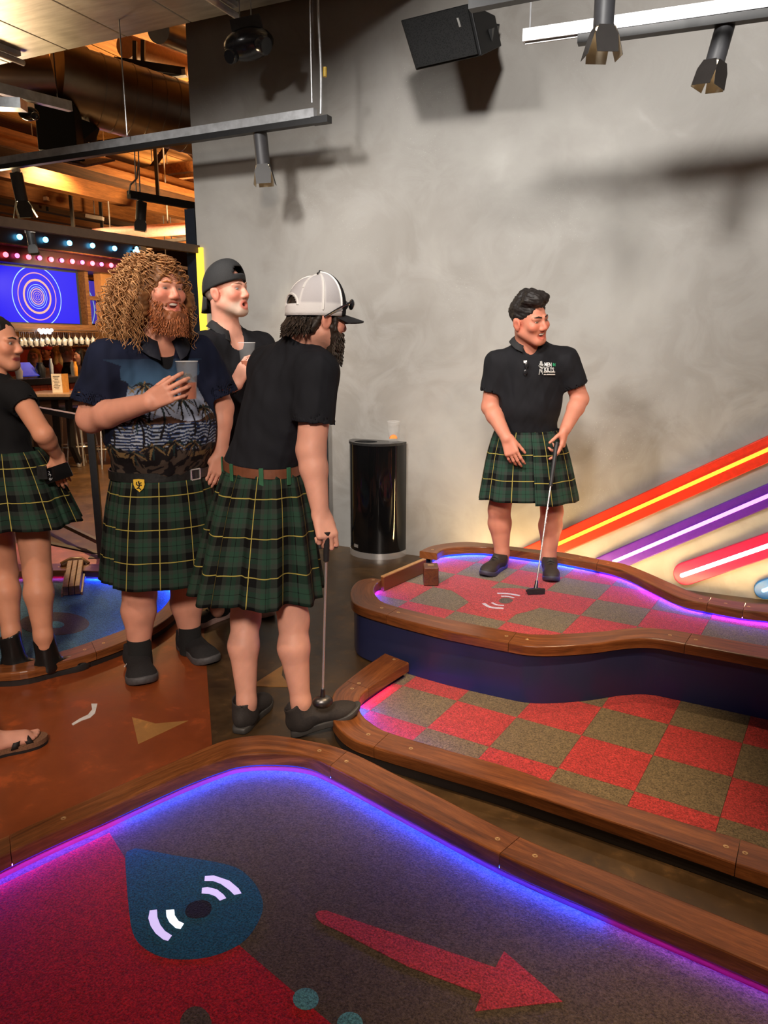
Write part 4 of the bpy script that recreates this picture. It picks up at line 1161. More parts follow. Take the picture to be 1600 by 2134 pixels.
def face_parts(root, H, mouth, brow, iris=(0.10, 0.07, 0.05), squint=0.5, teeth=True):
    k = H.sc
    for sgn in (-1, 1):
        mb = MB(); ellipsoid(mb, H.p(sgn * 0.0315, 0.0755, 0.0045), (0.0125 * k, 0.0125 * k, 0.0125 * k * (1 - 0.55 * squint)), (H.R, H.F, H.U), 14, 10)
        V = np.array(mb.v); d = np.linalg.norm((V - H.p(sgn * 0.0315, 0.088, 0.0045)), axis=1)
        C = np.where((d < (0.0068 if squint < 0.8 else 0.0095) * k)[:, None], np.array(iris), np.array((0.40, 0.35, 0.32)))
        mk('eye', V, mb.f, M_EYE, root, True, colr=C)
        MB().tube([H.p(sgn * 0.013, 0.097, 0.026), H.p(sgn * 0.03, 0.092, 0.0315), H.p(sgn * 0.049, 0.075, 0.026)], [0.0035 * k, 0.0042 * k, 0.002 * k], 6).build('eyebrow', brow, root, True)
    if mouth == 'laugh':
        MB().tube([H.p(-0.026, 0.066, -0.0525), H.p(-0.014, 0.080, -0.0575), H.p(0, 0.085, -0.0590), H.p(0.014, 0.080, -0.0575), H.p(0.026, 0.066, -0.0525)], 0.0062 * k, 8).build('teeth', M_TEETH, root, True)
        mb = MB(); ellipsoid(mb, H.p(0, 0.070, -0.067), (0.026 * k, 0.010 * k, 0.012 * k), (H.R, H.F, H.U), 12, 8); mb.build('mouth_inside', M_MOUTH, root, True)
    if mouth in ('open', 'smile') and teeth:
        z0 = -0.0595 if mouth == 'smile' else -0.0605
        MB().tube([H.p(-0.021, 0.070, z0 + 0.003), H.p(-0.011, 0.080, z0), H.p(0, 0.083, z0 - 0.001), H.p(0.011, 0.080, z0), H.p(0.021, 0.070, z0 + 0.003)], 0.0048 * k, 8).build('teeth', M_TEETH, root, True)
    if mouth == 'open':
        mb = MB(); ellipsoid(mb, H.p(0, 0.072, -0.068), (0.02 * k, 0.012 * k, 0.013 * k), (H.R, H.F, H.U), 12, 8); mb.build('mouth_inside', M_MOUTH, root, True)
def hand_sdf(S, w, d, palm, tside, curl, sc=1.0, thumb=(0.7, 0.5, 0.4), spread=0.06, kk=0.004, thumb_curl=0.3):
    """curl: four (a1,a2,a3) from index to little finger. returns grip centre"""
    d = nrm(d); palm = nrm(np.array(palm) - d * (np.array(palm) @ d)); t = nrm(np.array(tside) - d * (np.array(tside) @ d) - palm * (np.array(tside) @ palm))
    P = lambda x, y, z: np.array(w) + sc * (t * x + d * y + palm * z)
    for x0, x1 in ((0.020, 0.030), (0.008, 0.011), (-0.006, -0.010), (-0.018, -0.030)):
        S.cap(P(x0, 0.0, 0), P(x1, 0.088 - abs(x1) * 0.15, 0), 0.0165 * sc, 0.0125 * sc, 0.012)
    S.cap(P(0.022, 0.012, 0.008), P(0.032, 0.045, 0.012), 0.017 * sc, 0.014 * sc, 0.014)
    bx = [0.031, 0.0105, -0.010, -0.030]; by = [0.086, 0.090, 0.086, 0.078]
    ln = [(0.044, 0.027, 0.021), (0.048, 0.031, 0.022), (0.045, 0.029, 0.021), (0.035, 0.022, 0.019)]
    rad = [(0.0095, 0.0088, 0.0080, 0.0068), (0.0098, 0.009, 0.0082, 0.007), (0.0094, 0.0086, 0.0078, 0.0066), (0.0084, 0.0076, 0.007, 0.006)]
    tips = []
    for i in range(4):
        p = P(bx[i], by[i], 0.0); a = 0.0; sp = spread * (1.5 - i)
        for j in range(3):
            a += curl[i][j]
            v = nrm((d * math.cos(a) + palm * math.sin(a)) + t * sp * math.cos(a))
            q = p + v * ln[i][j] * sc
            S.cap(p, q, rad[i][j] * sc, rad[i][j + 1] * sc, kk); p = q
        tips.append(p)
    p = P(0.026, 0.020, 0.006); v = nrm(t * thumb[0] + d * thumb[1] + palm * thumb[2])
    q = p + v * 0.044 * sc; S.cap(p, q, 0.0145 * sc, 0.0105 * sc, 0.01)
    v = nrm(v + (d * 0.55 + palm * thumb_curl)); r = q + v * 0.032 * sc; S.cap(q, r, 0.0105 * sc, 0.0095 * sc, kk)
    v = nrm(v + (d * 0.3 + palm * thumb_curl)); u = r + v * 0.024 * sc; S.cap(r, u, 0.0095 * sc, 0.0075 * sc, kk)
    tips.append(u)
    return tips
CURL_RELAX = [(0.35, 0.45, 0.3), (0.45, 0.5, 0.3), (0.5, 0.55, 0.35), (0.55, 0.6, 0.35)]
CURL_GRIP = [(0.9, 1.25, 0.8), (1.0, 1.3, 0.8), (1.05, 1.3, 0.8), (1.1, 1.3, 0.8)]
CURL_CUP = [(0.35, 0.75, 0.5), (0.40, 0.75, 0.5), (0.45, 0.75, 0.5), (0.5, 0.75, 0.5)]
def arm_sdf(S, sh, el, wr, r=(0.056, 0.047, 0.044, 0.031), k=0.02):
    sh, el, wr = map(np.array, (sh, el, wr))
    S.cap(sh, el, r[0], r[1], k)
    m = el * 0.72 + wr * 0.28
    S.cap(el, m, r[1] * 0.96, r[2], k); S.cap(m, wr, r[2], r[3], k)
def leg_sdf(S, hip, kn, an, r=(0.088, 0.060, 0.060, 0.040), calf_dir=None, k=0.025):
    hip, kn, an = map(np.array, (hip, kn, an))
    S.cap(hip, kn, r[0], r[1], k)
    m = kn * 0.68 + an * 0.32
    if calf_dir is not None: m = m + np.array(calf_dir) * 0.016
    S.cap(kn, m, r[1] * 0.92, r[2], k); S.cap(m, an, r[2], r[3], k); S.cap(an, an - UP * 0.05, r[3], r[3], k)
def torso_prims(J, b, infl=0.0):
    """list of (kind,args) in world space; b: build dict"""
    P, C, N = J['pelvis'], J['chest'], J['neck']; U = nrm(C - P); F = nrm(J['F'] - U * (J['F'] @ U)); R = np.cross(F, U); RR = np.array([R, F, U])
    out = []
    bl = P * 0.5 + C * 0.5 + F * b.get('belly_off', 0.01) + U * b.get('belly_up', 0)
    out.append(('e', C + F * b.get('chest_off', 0.0), np.array(b['chest']) + infl, RR, 0.06))
    out.append(('e', bl, np.array(b['belly']) + infl, RR, 0.06))
    out.append(('e', P, np.array(b['pelvis']) + infl, RR, 0.06))
    sr, sl = J['shR'], J['shL']; m = (sr + sl) / 2
    dn = U * b.get('sh_drop', 0.012)
    out.append(('c', m + (sr - m) * 0.86 - dn, m + (sl - m) * 0.86 - dn, b['shr'] + infl, b['shr'] + infl, 0.05))
    for q in (sr, sl): out.append(('c', N - U * 0.015, m + (q - m) * 0.7 + U * b.get('trap', 0.006), 0.052 + infl, 0.040 + infl, 0.05))
    return out, (R, F, U)
def add_prims(S, L):
    for q in L:
        if q[0] == 'e': S.ell(q[1], q[2], q[3], q[4])
        else: S.cap(q[1], q[2], q[3], q[4], q[5])
def sdf_obj(name, S, mat, parent, colfn=None, base=(0.5, 0.5, 0.5), sm=1, disp=None, label=None):
    V, Fq = S.mesh()
    if sm: V = smooth_mesh(V, Fq, sm, 0.5)
    if disp is not None:
        V = V + normals_of(V, Fq) * disp(V)[:, None]
    C = colfn(V) if colfn else np.tile(np.array(base), (len(V), 1))
    return mk(name, V, Fq, mat, parent, True, colr=C, label=label)
def shirt_folds(amp=0.004, f=22, seed=3):
    def fn(V):
        W = V * np.array([1, 1, 0.45]); return amp * (wob(W, f, seed) + 0.5 * wob(W, f * 2.3, seed + 5))
    return fn
def shirt(root, J, b, color, sleeve=0.55, infl=0.014, res=0.006, hem_pt=None, hem_n=None, neck_cut=None, name='shirt', colfn=None, sl_r=0.068, folds=0.004, sleeves=('R', 'L'), label=None, seed=3, mat=None):
    S = SDF(res); L, (R, F, U) = torso_prims(J, b, infl)
    for s in sleeves:
        sh, el = J['sh' + s], J['el' + s]; e = sh + (el - sh) * sleeve; d = nrm(el - sh)
        S.cap(sh, e + d * 0.05, sl_r * 0.98, sl_r * b.get('sl_flare', 1.0), 0.035)
    for s in sleeves:
        sh, el = J['sh' + s], J['el' + s]; e = sh + (el - sh) * sleeve; d = nrm(el - sh)
        S.cut(d, e, 0.003, 0.14, e + d * 0.10)
        S.cap(e - d * 0.012, e + d * 0.03, sl_r * b.get('sl_flare', 1.0) - 0.007, None, 0.003, True)
    add_prims(S, L)
    S.cut(hem_n if hem_n is not None else -U, hem_pt if hem_pt is not None else J['pelvis'], 0.004)
    for kind, *a in (neck_cut or []):
        if kind == 'plane': S.cut(a[0], a[1], 0.006, a[2])
        elif kind == 'ell': S.ell(a[0], a[1], a[2], 0.006, True)
        else: S.cap(a[0], a[1], a[2], a[3], 0.006, True)
    cf = colfn or (lambda V: np.tile(np.array(color), (len(V), 1)) * (1 + 0.12 * wob(V, 45, 9)[:, None]))
    return sdf_obj(name, S, mat or M_CLOTH, root, cf, sm=2, disp=shirt_folds(folds, seed=seed), label=label)
def kilt(root, wc, hc, R, F, wr, hr, pleat=0.012, npl=26, apron=None, seed=0, sett=0.15, name='kilt', hem_wave=0.01, nu=288, nv=26, front_flat=True, tilt=0.0, pleat_front=0.15, sway=None):
    """wc,hc centres; R right, F forward (level); wr=(side,front) waist radii; hr hem radii; theta 0 = front"""
    wc, hc = np.array(wc, float), np.array(hc, float); r = np.random.default_rng(seed)
    th = np.linspace(0, 2 * math.pi, nu, endpoint=False)
    ph = r.random(npl) * 0.5
    V = np.zeros((nv + 1, nu, 3)); UVm = np.zeros((nv + 1, nu, 2))
    front = np.clip((np.cos(th) - 0.25) / 0.35, 0, 1)
    amp = pleat * (1 - front) + pleat * pleat_front * front
    saw = ((th / (2 * math.pi) * npl) % 1.0)
    wave = np.where(saw < 0.8, saw / 0.8, (1 - saw) / 0.2) - 0.5
    wave2 = np.sin(th * 7 + 1 + seed) * 0.6 + np.sin(th * 11 + 2.3 * seed) * 0.4
    H_ = np.linalg.norm(hc - wc)
    per = 2 * math.pi * math.sqrt((hr[0] ** 2 + hr[1] ** 2) / 2) * 1.02
    nset = round(per / sett)
    for i in range(nv + 1):
        t = i / nv; e = t ** 0.85
        a = wr[0] + (hr[0] - wr[0]) * e; bb = wr[1] + (hr[1] - wr[1]) * e
        bulge = math.sin(min(1, t * 2.2) * math.pi / 2) * 0.012
        rad = (a + bulge, bb + bulge)
        c = wc + (hc - wc) * t
        if sway is not None: c = c + np.array(sway) * t * t
        off = amp * wave * (0.35 + 0.65 * t) + wave2 * amp * 0.9 * t ** 1.5
        x = (rad[0] + off) * np.sin(th); y = (rad[1] + off) * np.cos(th)
        V[i] = c + x[:, None] * R + y[:, None] * F
        V[i, :, 2] += -hem_wave * t * (np.cos(th * 2 + seed) * 0.5 + wave2 * 0.35)
        UVm[i, :, 0] = th / (2 * math.pi) * nset + 0.04 * wave * (1 - front)
        UVm[i, :, 1] = (1 - t) * H_ / sett + 0.16
    Fq = []
    vv = V.reshape(-1, 3); uu = UVm.reshape(-1, 2)
    # duplicate seam column for uv
    V2 = np.concatenate([V, V[:, :1]], 1); U2 = np.concatenate([UVm, UVm[:, :1] + np.array([nset, 0])], 1)
    n2 = nu + 1
    ii, kk = np.meshgrid(np.arange(nv), np.arange(nu), indexing='ij')
    q = np.stack([ii * n2 + kk, (ii + 1) * n2 + kk, (ii + 1) * n2 + kk + 1, ii * n2 + kk + 1], -1).reshape(-1, 4)
    vv = V2.reshape(-1, 3)
    nn = np.cross(vv[q[0, 2]] - vv[q[0, 0]], vv[q[0, 3]] - vv[q[0, 1]])
    if nn @ (vv[q[0, 0]] - wc) < 0: q = q[:, ::-1]
    o = mk(name, vv, np.ascontiguousarray(q), M_PLAID, root, True, uv=U2.reshape(-1, 2))
    m = o.modifiers.new('solid', 'SOLIDIFY'); m.thickness = 0.004; m.offset = -1
    if apron is not None:
        a0, a1, drop, lift = apron
        ks = [k for k in range(-nu // 2, nu // 2) if a0 <= 2 * math.pi * k / nu <= a1]
        Va = np.zeros((nv + 1, len(ks), 3)); Ua = np.zeros((nv + 1, len(ks), 2))
        for i in range(nv + 1):
            for j, kx in enumerate(ks):
                p = V[i, kx % nu]; c = wc + (hc - wc) * (i / nv); o_ = nrm((p - c) * np.array([1, 1, 0]))
                fj = j / max(1, len(ks) - 1); edge = abs(lift) * ((1 - fj) if lift > 0 else fj) ** 3
                Va[i, j] = p + o_ * (0.007 + 0.005 * i / nv + edge * (i / nv)) - UP * drop * (i / nv); Ua[i, j] = (2 * math.pi * kx / nu / (2 * math.pi) * nset + 0.37, UVm[i, 0, 1])
        m2 = len(ks)
        qa = [(i * m2 + j, (i + 1) * m2 + j, (i + 1) * m2 + j + 1, i * m2 + j + 1) for i in range(nv) for j in range(m2 - 1)]
        va = Va.reshape(-1, 3); f = qa[len(qa) // 2]
        if np.cross(va[f[2]] - va[f[0]], va[f[3]] - va[f[1]]) @ (va[f[0]] - hc) < 0: qa = [x[::-1] for x in qa]
        ao = mk('apron', va, np.array(qa), M_PLAID, root, True, uv=Ua.reshape(-1, 2))
        m = ao.modifiers.new('solid', 'SOLIDIFY'); m.thickness = 0.004; m.offset = -1
    return o
def belt(root, wc, R, F, wr, mat, h=0.04, tilt=(0, 0), name='belt', n=64, loops=None, loopmat=None):
    V = []; Fc = []
    for k in range(n):
        a = 2 * math.pi * k / n
        for dr, dz in ((0, -h / 2), (0.006, -h / 2), (0.006, h / 2), (0, h / 2)):
            p = np.array(wc) + R * (wr[0] + dr) * math.sin(a) + F * (wr[1] + dr) * math.cos(a); p = p + UP * (dz + tilt[0] * math.sin(a) + tilt[1] * math.cos(a)); V.append(p)
    for k in range(n):
        k2 = (k + 1) % n
        for j in range(4): Fc.append((k * 4 + j, k2 * 4 + j, k2 * 4 + (j + 1) % 4, k * 4 + (j + 1) % 4))
    return mk(name, V, Fc, mat, root)
def shoe(root, heel, toe, mat=None, solemat=None, L=None, ankle_h=0.095, width=0.048, high=False, res=0.005, sole_t=0.028, lace=True, name='shoe', label=None, chunky=False):
    """heel, toe: ground points"""
    heel = np.array(heel, float); toe = np.array(toe, float); g = toe - heel; L = L or np.linalg.norm(g)
    x = nrm(g); y = nrm(np.cross(UP, x)); z = np.cross(x, y)
    P = lambda a, b, c: heel + x * a * L + y * b + z * c
    mat = mat or M_SHOEB; solemat = solemat or M_SOLED
    S = SDF(res); RR = np.array([x, y, z]); w = width
    S.ell(P(0.20, 0, 0.055), (0.21 * L, w * 0.82, 0.055), RR, 0.02)
    S.cap(P(0.30, 0, 0.058), P(0.70, 0, 0.038), w * 0.88, w * 0.80, 0.03, flat=(z, 0.85))
    S.ell(P(0.78, 0, 0.034), (0.215 * L, w * 0.98, 0.032), RR, 0.03)
    S.cap(P(0.21, 0, 0.05), P(0.18, 0, ankle_h), w * 0.82, w * (0.86 if high else 0.80), 0.02)
    if high: S.cap(P(0.25, 0, 0.05), P(0.235, 0, ankle_h + 0.02), w * 0.98, w * 0.94, 0.02)
    S.cap(P(0.42, 0, 0.085), P(0.30, 0, ankle_h + 0.004), w * 0.42, w * 0.46, 0.02, flat=(x, 0.7))
    S.cut(-z, heel + z * (sole_t * 0.6), 0.003)
    S.cut(nrm(z - x * 0.25), P(0.19, 0, ankle_h), 0.003, 0.12, P(0.19, 0, ankle_h + 0.08))
    S.cap(P(0.20 if high else 0.18, 0, ankle_h - 0.012), P(0.20 if high else 0.17, 0, ankle_h + 0.03), w * (0.84 if high else 0.66), None, 0.004, True)
    V, Fq = S.mesh(); V = smooth_mesh(V, Fq, 2)
    o = mk(name, V, Fq, mat, root, True, label=label)
    # sole
    prof = [(0.0, 0.018), (0.04, 0.030), (0.15, 0.037), (0.35, 0.036), (0.55, 0.042), (0.72, 0.050), (0.85, 0.047), (0.95, 0.033), (1.0, 0.012)]
    lft = [P(a, hw * w / 0.048, 0) for a, hw in prof]; rgt = [P(a, -hw * w / 0.048, 0) for a, hw in prof]
    ring = catmull(lft + rgt[::-1], 4, True); n = len(ring); V = []; Fc = []
    cc = sum(ring) / n
    lev = [(0, 0.97), (0.004, 1.0), (sole_t * 0.8, 1.01), (sole_t, 0.97)]
    for zz, s in lev:
        for p in ring:
            q = cc + (p - cc) * s; fx = (p - heel) @ x / L
            spring = 0.016 * max(0, (fx - 0.75) / 0.25) ** 2 if not chunky else 0
            V.append((q[0], q[1], q[2] + zz + spring))
    for i in range(len(lev) - 1):
        for kx in range(n): Fc.append((i * n + kx, i * n + (kx + 1) % n, (i + 1) * n + (kx + 1) % n, (i + 1) * n + kx))
    Fc += [tuple(range(n))[::-1], tuple(range((len(lev) - 1) * n, len(lev) * n))]
    va = np.array(V)
    f = Fc[-1]; nrm_ = np.cross(va[f[n // 3]] - va[f[0]], va[f[2 * n // 3]] - va[f[0]])
    if nrm_[2] < 0: Fc = [q[::-1] for q in Fc]
    mk('sole', V, Fc, solemat, o, True)
    if lace:
        mb = MB()
        for j in range(4):
            a = 0.40 + j * 0.075; hgt = 0.104 - j * 0.0105
            mb.tube([P(a, -w * 0.42, hgt - 0.012), P(a + 0.02, 0, hgt + 0.001), P(a, w * 0.42, hgt - 0.012)], 0.0028, 5)
        mb.build('lace', M_SOCK, o)
    return o
def dist_at(px, py, z):
    r = ray(px, py); return (z - HC) / r[2] * r[1]
SK_PINK = srgb(214, 150, 126); SK_TAN = srgb(205, 142, 112); SK_FAIR = srgb(218, 158, 136); SK_RED = srgb(196, 128, 104)
BLACKC = (0.011, 0.011, 0.013)
M_BROWD = plain('dark_brow', (0.02, 0.014, 0.01), 0.8); M_BROWG = plain('ginger_brow', srgb(170, 104, 56), 0.8); M_BROWW = plain('grey_brow', srgb(170, 130, 110), 0.8)
def strands(name, root, starts, fn, mat_col, rads=0.003, n=4, seed=0, label=None):
    """many hair tubes in one mesh; fn(i)->path points"""
    Vs = []; Fs = []; Cs = []; base = 0; r = np.random.default_rng(seed)
    ang = np.arange(n) * 2 * math.pi / n
    for i in range(starts):
        P = fn(i, r); m = len(P)
        T = np.gradient(P, axis=0); T /= np.linalg.norm(T, axis=1)[:, None] + 1e-9
        ref = np.array([0.31, 0.47, 0.83]); X = np.cross(T, ref); X /= np.linalg.norm(X, axis=1)[:, None] + 1e-9; Y = np.cross(T, X)
        taper = np.sin(np.linspace(0.35, 1, m) * math.pi * 0.93) ** 0.6
        rr = rads * (0.75 + 0.5 * r.random()) * taper
        ring = P[:, None] + rr[:, None, None] * (X[:, None] * np.cos(ang)[None, :, None] + Y[:, None] * np.sin(ang)[None, :, None])
        Vs.append(ring.reshape(-1, 3))
        ii, kk = np.meshgrid(np.arange(m - 1), np.arange(n), indexing='ij')
        Fs.append(np.stack([ii * n + kk, ii * n + (kk + 1) % n, (ii + 1) * n + (kk + 1) % n, (ii + 1) * n + kk], -1).reshape(-1, 4) + base)
        c = mat_col(r); Cs.append(np.tile(c, (m * n, 1))); base += m * n
    o = mk(name, np.concatenate(Vs), np.concatenate(Fs), M_HAIR, root, True, colr=np.concatenate(Cs), label=label); o['kind'] = 'stuff'; return o
def collar(root, H, J, color_mat, pts, w=0.035, name='collar'):
    """folded collar ribbon: pts list of (inner point, outer point)"""
    V = []; Fc = []
    for a, b in pts:
        a = np.array(a); b = np.array(b); m = (a + b) / 2 + UP * 0.004
        n = nrm(np.cross(b - a, UP)); 
        V += [a, m, b, b - UP * 0.003, m - UP * 0.006, a - UP * 0.004]
    k = 6
    for i in range(len(pts) - 1):
        for j in range(k): Fc.append((i * k + j, i * k + (j + 1) % k, (i + 1) * k + (j + 1) % k, (i + 1) * k + j))
    Fc += [tuple(range(k))[::-1], tuple(range((len(pts) - 1) * k, len(pts) * k))]
    o = mk(name, V, Fc, color_mat, root, True); return o
def putter(label, grip_top, head_pt, grip_len, headdir, head_kind='blade', text=None):
    a = np.array(grip_top, float); b = np.array(head_pt, float); d = nrm(b - a)
    T = thing('putter', label, 'putter', tuple(b))
    MB().tube([a, a + d * grip_len], [0.0135, 0.0105], 12).build('grip', M_RUBBER, T, True)
    hz = b - d * 0.055
    MB().tube([a + d * grip_len, hz], [0.0048, 0.0042], 10).build('shaft', M_CHROME, T, True)
    MB().tube([hz - d * 0.004, b - d * 0.012], [0.008, 0.0125], 10).build('hosel', M_GUN, T, True)
    x = nrm(np.array(headdir) * np.array([1, 1, 0])); y = np.cross(UP, x)
    if head_kind == 'blade':
        mb = MB(); ellipsoid(mb, b + UP * 0.002, (0.056, 0.020, 0.017), (x, y, UP), 20, 10); o = mb.build('head', M_GUN, T, True)
        MB().box(b - y * 0.013 + UP * 0.002, (0.048, 0.007, 0.014), (x, y, UP)).build('face_insert', M_RUBBER, o)
    else:
        mb = MB(); ellipsoid(mb, b, (0.042, 0.032, 0.026), (x, y, UP), 16, 10); mb.build('head', M_GUN, T, True)
    return T
M_RUBBER = plain('black_rubber_grip', (0.016, 0.015, 0.016), 0.55, 0, 0.3, 80)
M_GUN = plain('gunmetal', (0.12, 0.115, 0.115), 0.35, 0.9, 0.2, 30)
def text_mesh(txt, size, bold=0.0):
    cu = bpy.data.curves.new('t', 'FONT'); cu.body = txt; cu.size = size; cu.extrude = 0.0; cu.offset = bold; cu.resolution_u = 3
    o = bpy.data.objects.new('t', cu); col.objects.link(o)
    dg = bpy.context.evaluated_depsgraph_get(); me = bpy.data.meshes.new_from_object(o.evaluated_get(dg))
    V = np.array([v.co[:] for v in me.vertices]); Fc = [tuple(p.vertices) for p in me.polygons]
    bpy.data.objects.remove(o); bpy.data.meshes.remove(me); return V, Fc

# ================================================================== golfer on the platform
def golfer():
    J = dict(F=dv(0.12, -1), pelvis=A(1098, 905, 4.42), chest=A(1106, 782, 4.37), neck=A(1098, 716, 4.34), shR=A(1036, 756, 4.38), shL=A(1180, 750, 4.34),
             elR=A(1021, 848, 4.40), wrR=A(1056, 914, 4.20), elL=A(1208, 832, 4.36), wrL=A(1177, 896, 4.20))
    root = thing('person', 'dark-haired man in black polo and green kilt putting on the raised platform', 'person', tuple(Z(1090, 1195, UPZ)))
    H = Head(A(1104, 668, 4.26), dv(0.56, -0.82, -0.12), UP + RIGHT * -0.22, 1.08)
    S = SDF(0.0048); head_sdf(S, H, 'laugh', 1.0, J['neck'])
    b = dict(chest=(0.165, 0.112, 0.165), belly=(0.168, 0.125, 0.17), pelvis=(0.165, 0.12, 0.11), shr=0.052, belly_off=0.015, sh_drop=0.02, trap=0.0)
    L, (R, F, U) = torso_prims(J, b, 0.0); add_prims(S, L)
    arm_sdf(S, J['shR'], J['elR'], J['wrR'], (0.058, 0.050, 0.048, 0.032)); arm_sdf(S, J['shL'], J['elL'], J['wrL'], (0.058, 0.050, 0.048, 0.032))
    hand_sdf(S, J['wrR'], nrm(A(1070, 955, 4.16) - J['wrR']), dv(0.35, 0.9), dv(0.8, -0.3), [(0.35, 0.35, 0.3), (0.4, 0.4, 0.3), (0.45, 0.5, 0.3), (0.5, 0.5, 0.3)], 1.02, (0.45, 0.85, 0.35))
    grip = A(1159, 926, 4.16)
    hand_sdf(S, J['wrL'], nrm(A(1168, 950, 4.17) - J['wrL']), dv(-0.85, 0.35, 0.0), dv(-0.35, -0.9), [(0.25, 0.25, 0.2), (0.35, 0.35, 0.3), (0.7, 0.9, 0.6), (0.9, 1.0, 0.6)], 1.02, (0.6, 0.6, 0.5))
    kR, aR = A(1040, 1062, 4.41), A(1046, 1152, 4.42); kL, aL = A(1150, 1066, 4.40), A(1143, 1160, 4.40)
    leg_sdf(S, J['pelvis'] + R * 0.09 - UP * 0.06, kR, aR, (0.09, 0.066, 0.068, 0.042), AHEAD); leg_sdf(S, J['pelvis'] - R * 0.09 - UP * 0.06, kL, aL, (0.09, 0.066, 0.068, 0.042), AHEAD)
    sp = head_paint(H, SK_RED, 'laugh', flush=0.6)
    sdf_obj('body', S, M_SKIN, root, lambda V: paint(V, SK_RED, sp, 3))
    face_parts(root, H, 'laugh', M_BROWD, squint=1.0)
    # short dark swept hair
    Hs = SDF(0.005, H.sc)
    Hs.ell(H.p(0, -0.022, 0.048), (0.083, 0.100, 0.086), H.RR, 0.02)
    for x, y, z, r in ((0.02, 0.045, 0.120, 0.035), (-0.02, 0.055, 0.118, 0.034), (0.0, 0.015, 0.122, 0.038), (-0.045, 0.04, 0.105, 0.03), (0.048, 0.035, 0.108, 0.03), (0, -0.03, 0.116, 0.04), (-0.03, 0.075, 0.108, 0.022), (0.02, 0.078, 0.106, 0.022)): Hs.ell(H.p(x, y, z), r, None, 0.02)
    Hs.ell(H.p(0, 0.10, 0.0), (0.075, 0.07, 0.078), H.RR, 0.01, True)
    Hs.cut(-H.U, H.p(0, 0, -0.055), 0.01)
    for sg in (-1, 1): Hs.ell(H.p(sg * 0.085, 0.02, -0.045), (0.03, 0.04, 0.035), H.RR, 0.01, True)
    hd = SDF
    sdf_obj('hair', Hs, M_HAIR, root, lambda V: np.tile(np.array((0.012, 0.009, 0.008)), (len(V), 1)), sm=1, disp=lambda V: 0.004 * wob(V, 130, 4))
    r0 = np.random.default_rng(3)
    def tuft(i, r):
        a = r.uniform(-1.2, 1.2); s = r.uniform(-0.9, 0.9)
        p0 = H.p(0.058 * math.sin(s), 0.035 * math.cos(s) + 0.03 * a, 0.112 + 0.014 * r.random()); d = H.F * 0.5 + H.U * 0.45 + H.R * r.uniform(-0.5, 0.3)
        t = np.linspace(0, 1, 7)[:, None]; return p0 + d * 0.035 * t + H.R * 0.012 * np.sin(t * 3) - H.U * 0.018 * t * t
    strands('hair_tuft', root, 150, tuft, lambda r: np.array((0.012, 0.009, 0.008)) * r.uniform(0.7, 1.8), 0.003, 4, 5)
    nc = [('ell', J['neck'] + F * 0.055 + U * 0.012, (0.048, 0.055, 0.075), np.array([R, F, U])), ('plane', nrm(U * 1 + F * 0.25), J['neck'] + U * 0.022, 0.10)]
    shirt(root, J, b, BLACKC, 0.66, 0.016, 0.006, A(1098, 899, 4.4), -UP, nc, 'polo_shirt', sl_r=0.074, folds=0.004)
    # polo collar, sunglasses hooked in the placket, chest logo
    mt = plain('black_knit_collar', (0.012, 0.012, 0.013), 0.85)
    nn = J['neck']
    cp = []
    for k in range(13):
        a = math.radians(-150 + 25 * k); c_, s_ = math.cos(a + math.pi), math.sin(a + math.pi)
        inn = nn + R * 0.072 * s_ * 1 + F * (0.066 * c_ + 0.0) + U * (0.042 - 0.035 * max(0, c_)); out = nn + R * 0.105 * s_ + F * (0.098 * c_ + 0.01) + U * (0.012 - 0.05 * max(0, c_)); cp.append((inn, out))
    collar(root, H, J, mt, cp)
    return root, J, H, R, F, U, b
root_g, Jg, Hg, Rg, Fg, Ug, bg = golfer()
kilt(root_g, A(1098, 895, 4.41), A(1100, 1034, 4.41), Rg, nrm(Fg * np.array([1, 1, 0])), (0.192, 0.15), (0.285, 0.215), 0.010, 24, (-1.35, 0.12, 0.012, -0.02), 2, hem_wave=0.012)
shoe(root_g, Z(1050, 1180, UPZ), Z(1004, 1206, UPZ), plain('brown_black_shoe', srgb(48, 38, 30), 0.7, 0, 0.2, 120), plain('grey_violet_sole', srgb(58, 54, 66), 0.6), ankle_h=0.092, L=0.285)
shoe(root_g, Z(1142, 1186, UPZ), Z(1152, 1224, UPZ), MATS['brown_black_shoe'], MATS['grey_violet_sole'], ankle_h=0.092, L=0.285)
pt = putter('silver putter with black grip held by the golfer on the platform', A(1160, 922, 4.165), Z(1115, 1238, UPZ) + UP * 0.018, 0.25, dv(1, 0.12))
def shaft_text():
    V, Fc = text_mesh('Puttshack', 0.020, 0.0004)
    a = A(1160, 922, 4.165); b = Z(1115, 1238, UPZ) + UP * 0.018; d = nrm(b - a)
    side = nrm(np.cross(d, -AHEAD)); out = nrm(np.cross(side, d)); out = out if out @ AHEAD < 0 else -out
    s0 = a + d * (np.linalg.norm(b - a) * 0.44)
    W_ = V[:, 0].max(); V2 = []
    for x, y, z in V: V2.append(s0 + d * x * 1.25 + side * (y - 0.007) * (-1) * 0.75 + out * 0.0062)
    V2 = np.array(V2); f = Fc[0]
    if np.cross(V2[f[1]] - V2[f[0]], V2[f[2]] - V2[f[0]]) @ out < 0: Fc = [q[::-1] for q in Fc]
    mk('shaft_lettering', V2, Fc, M_WHITE, pt)
shaft_text()
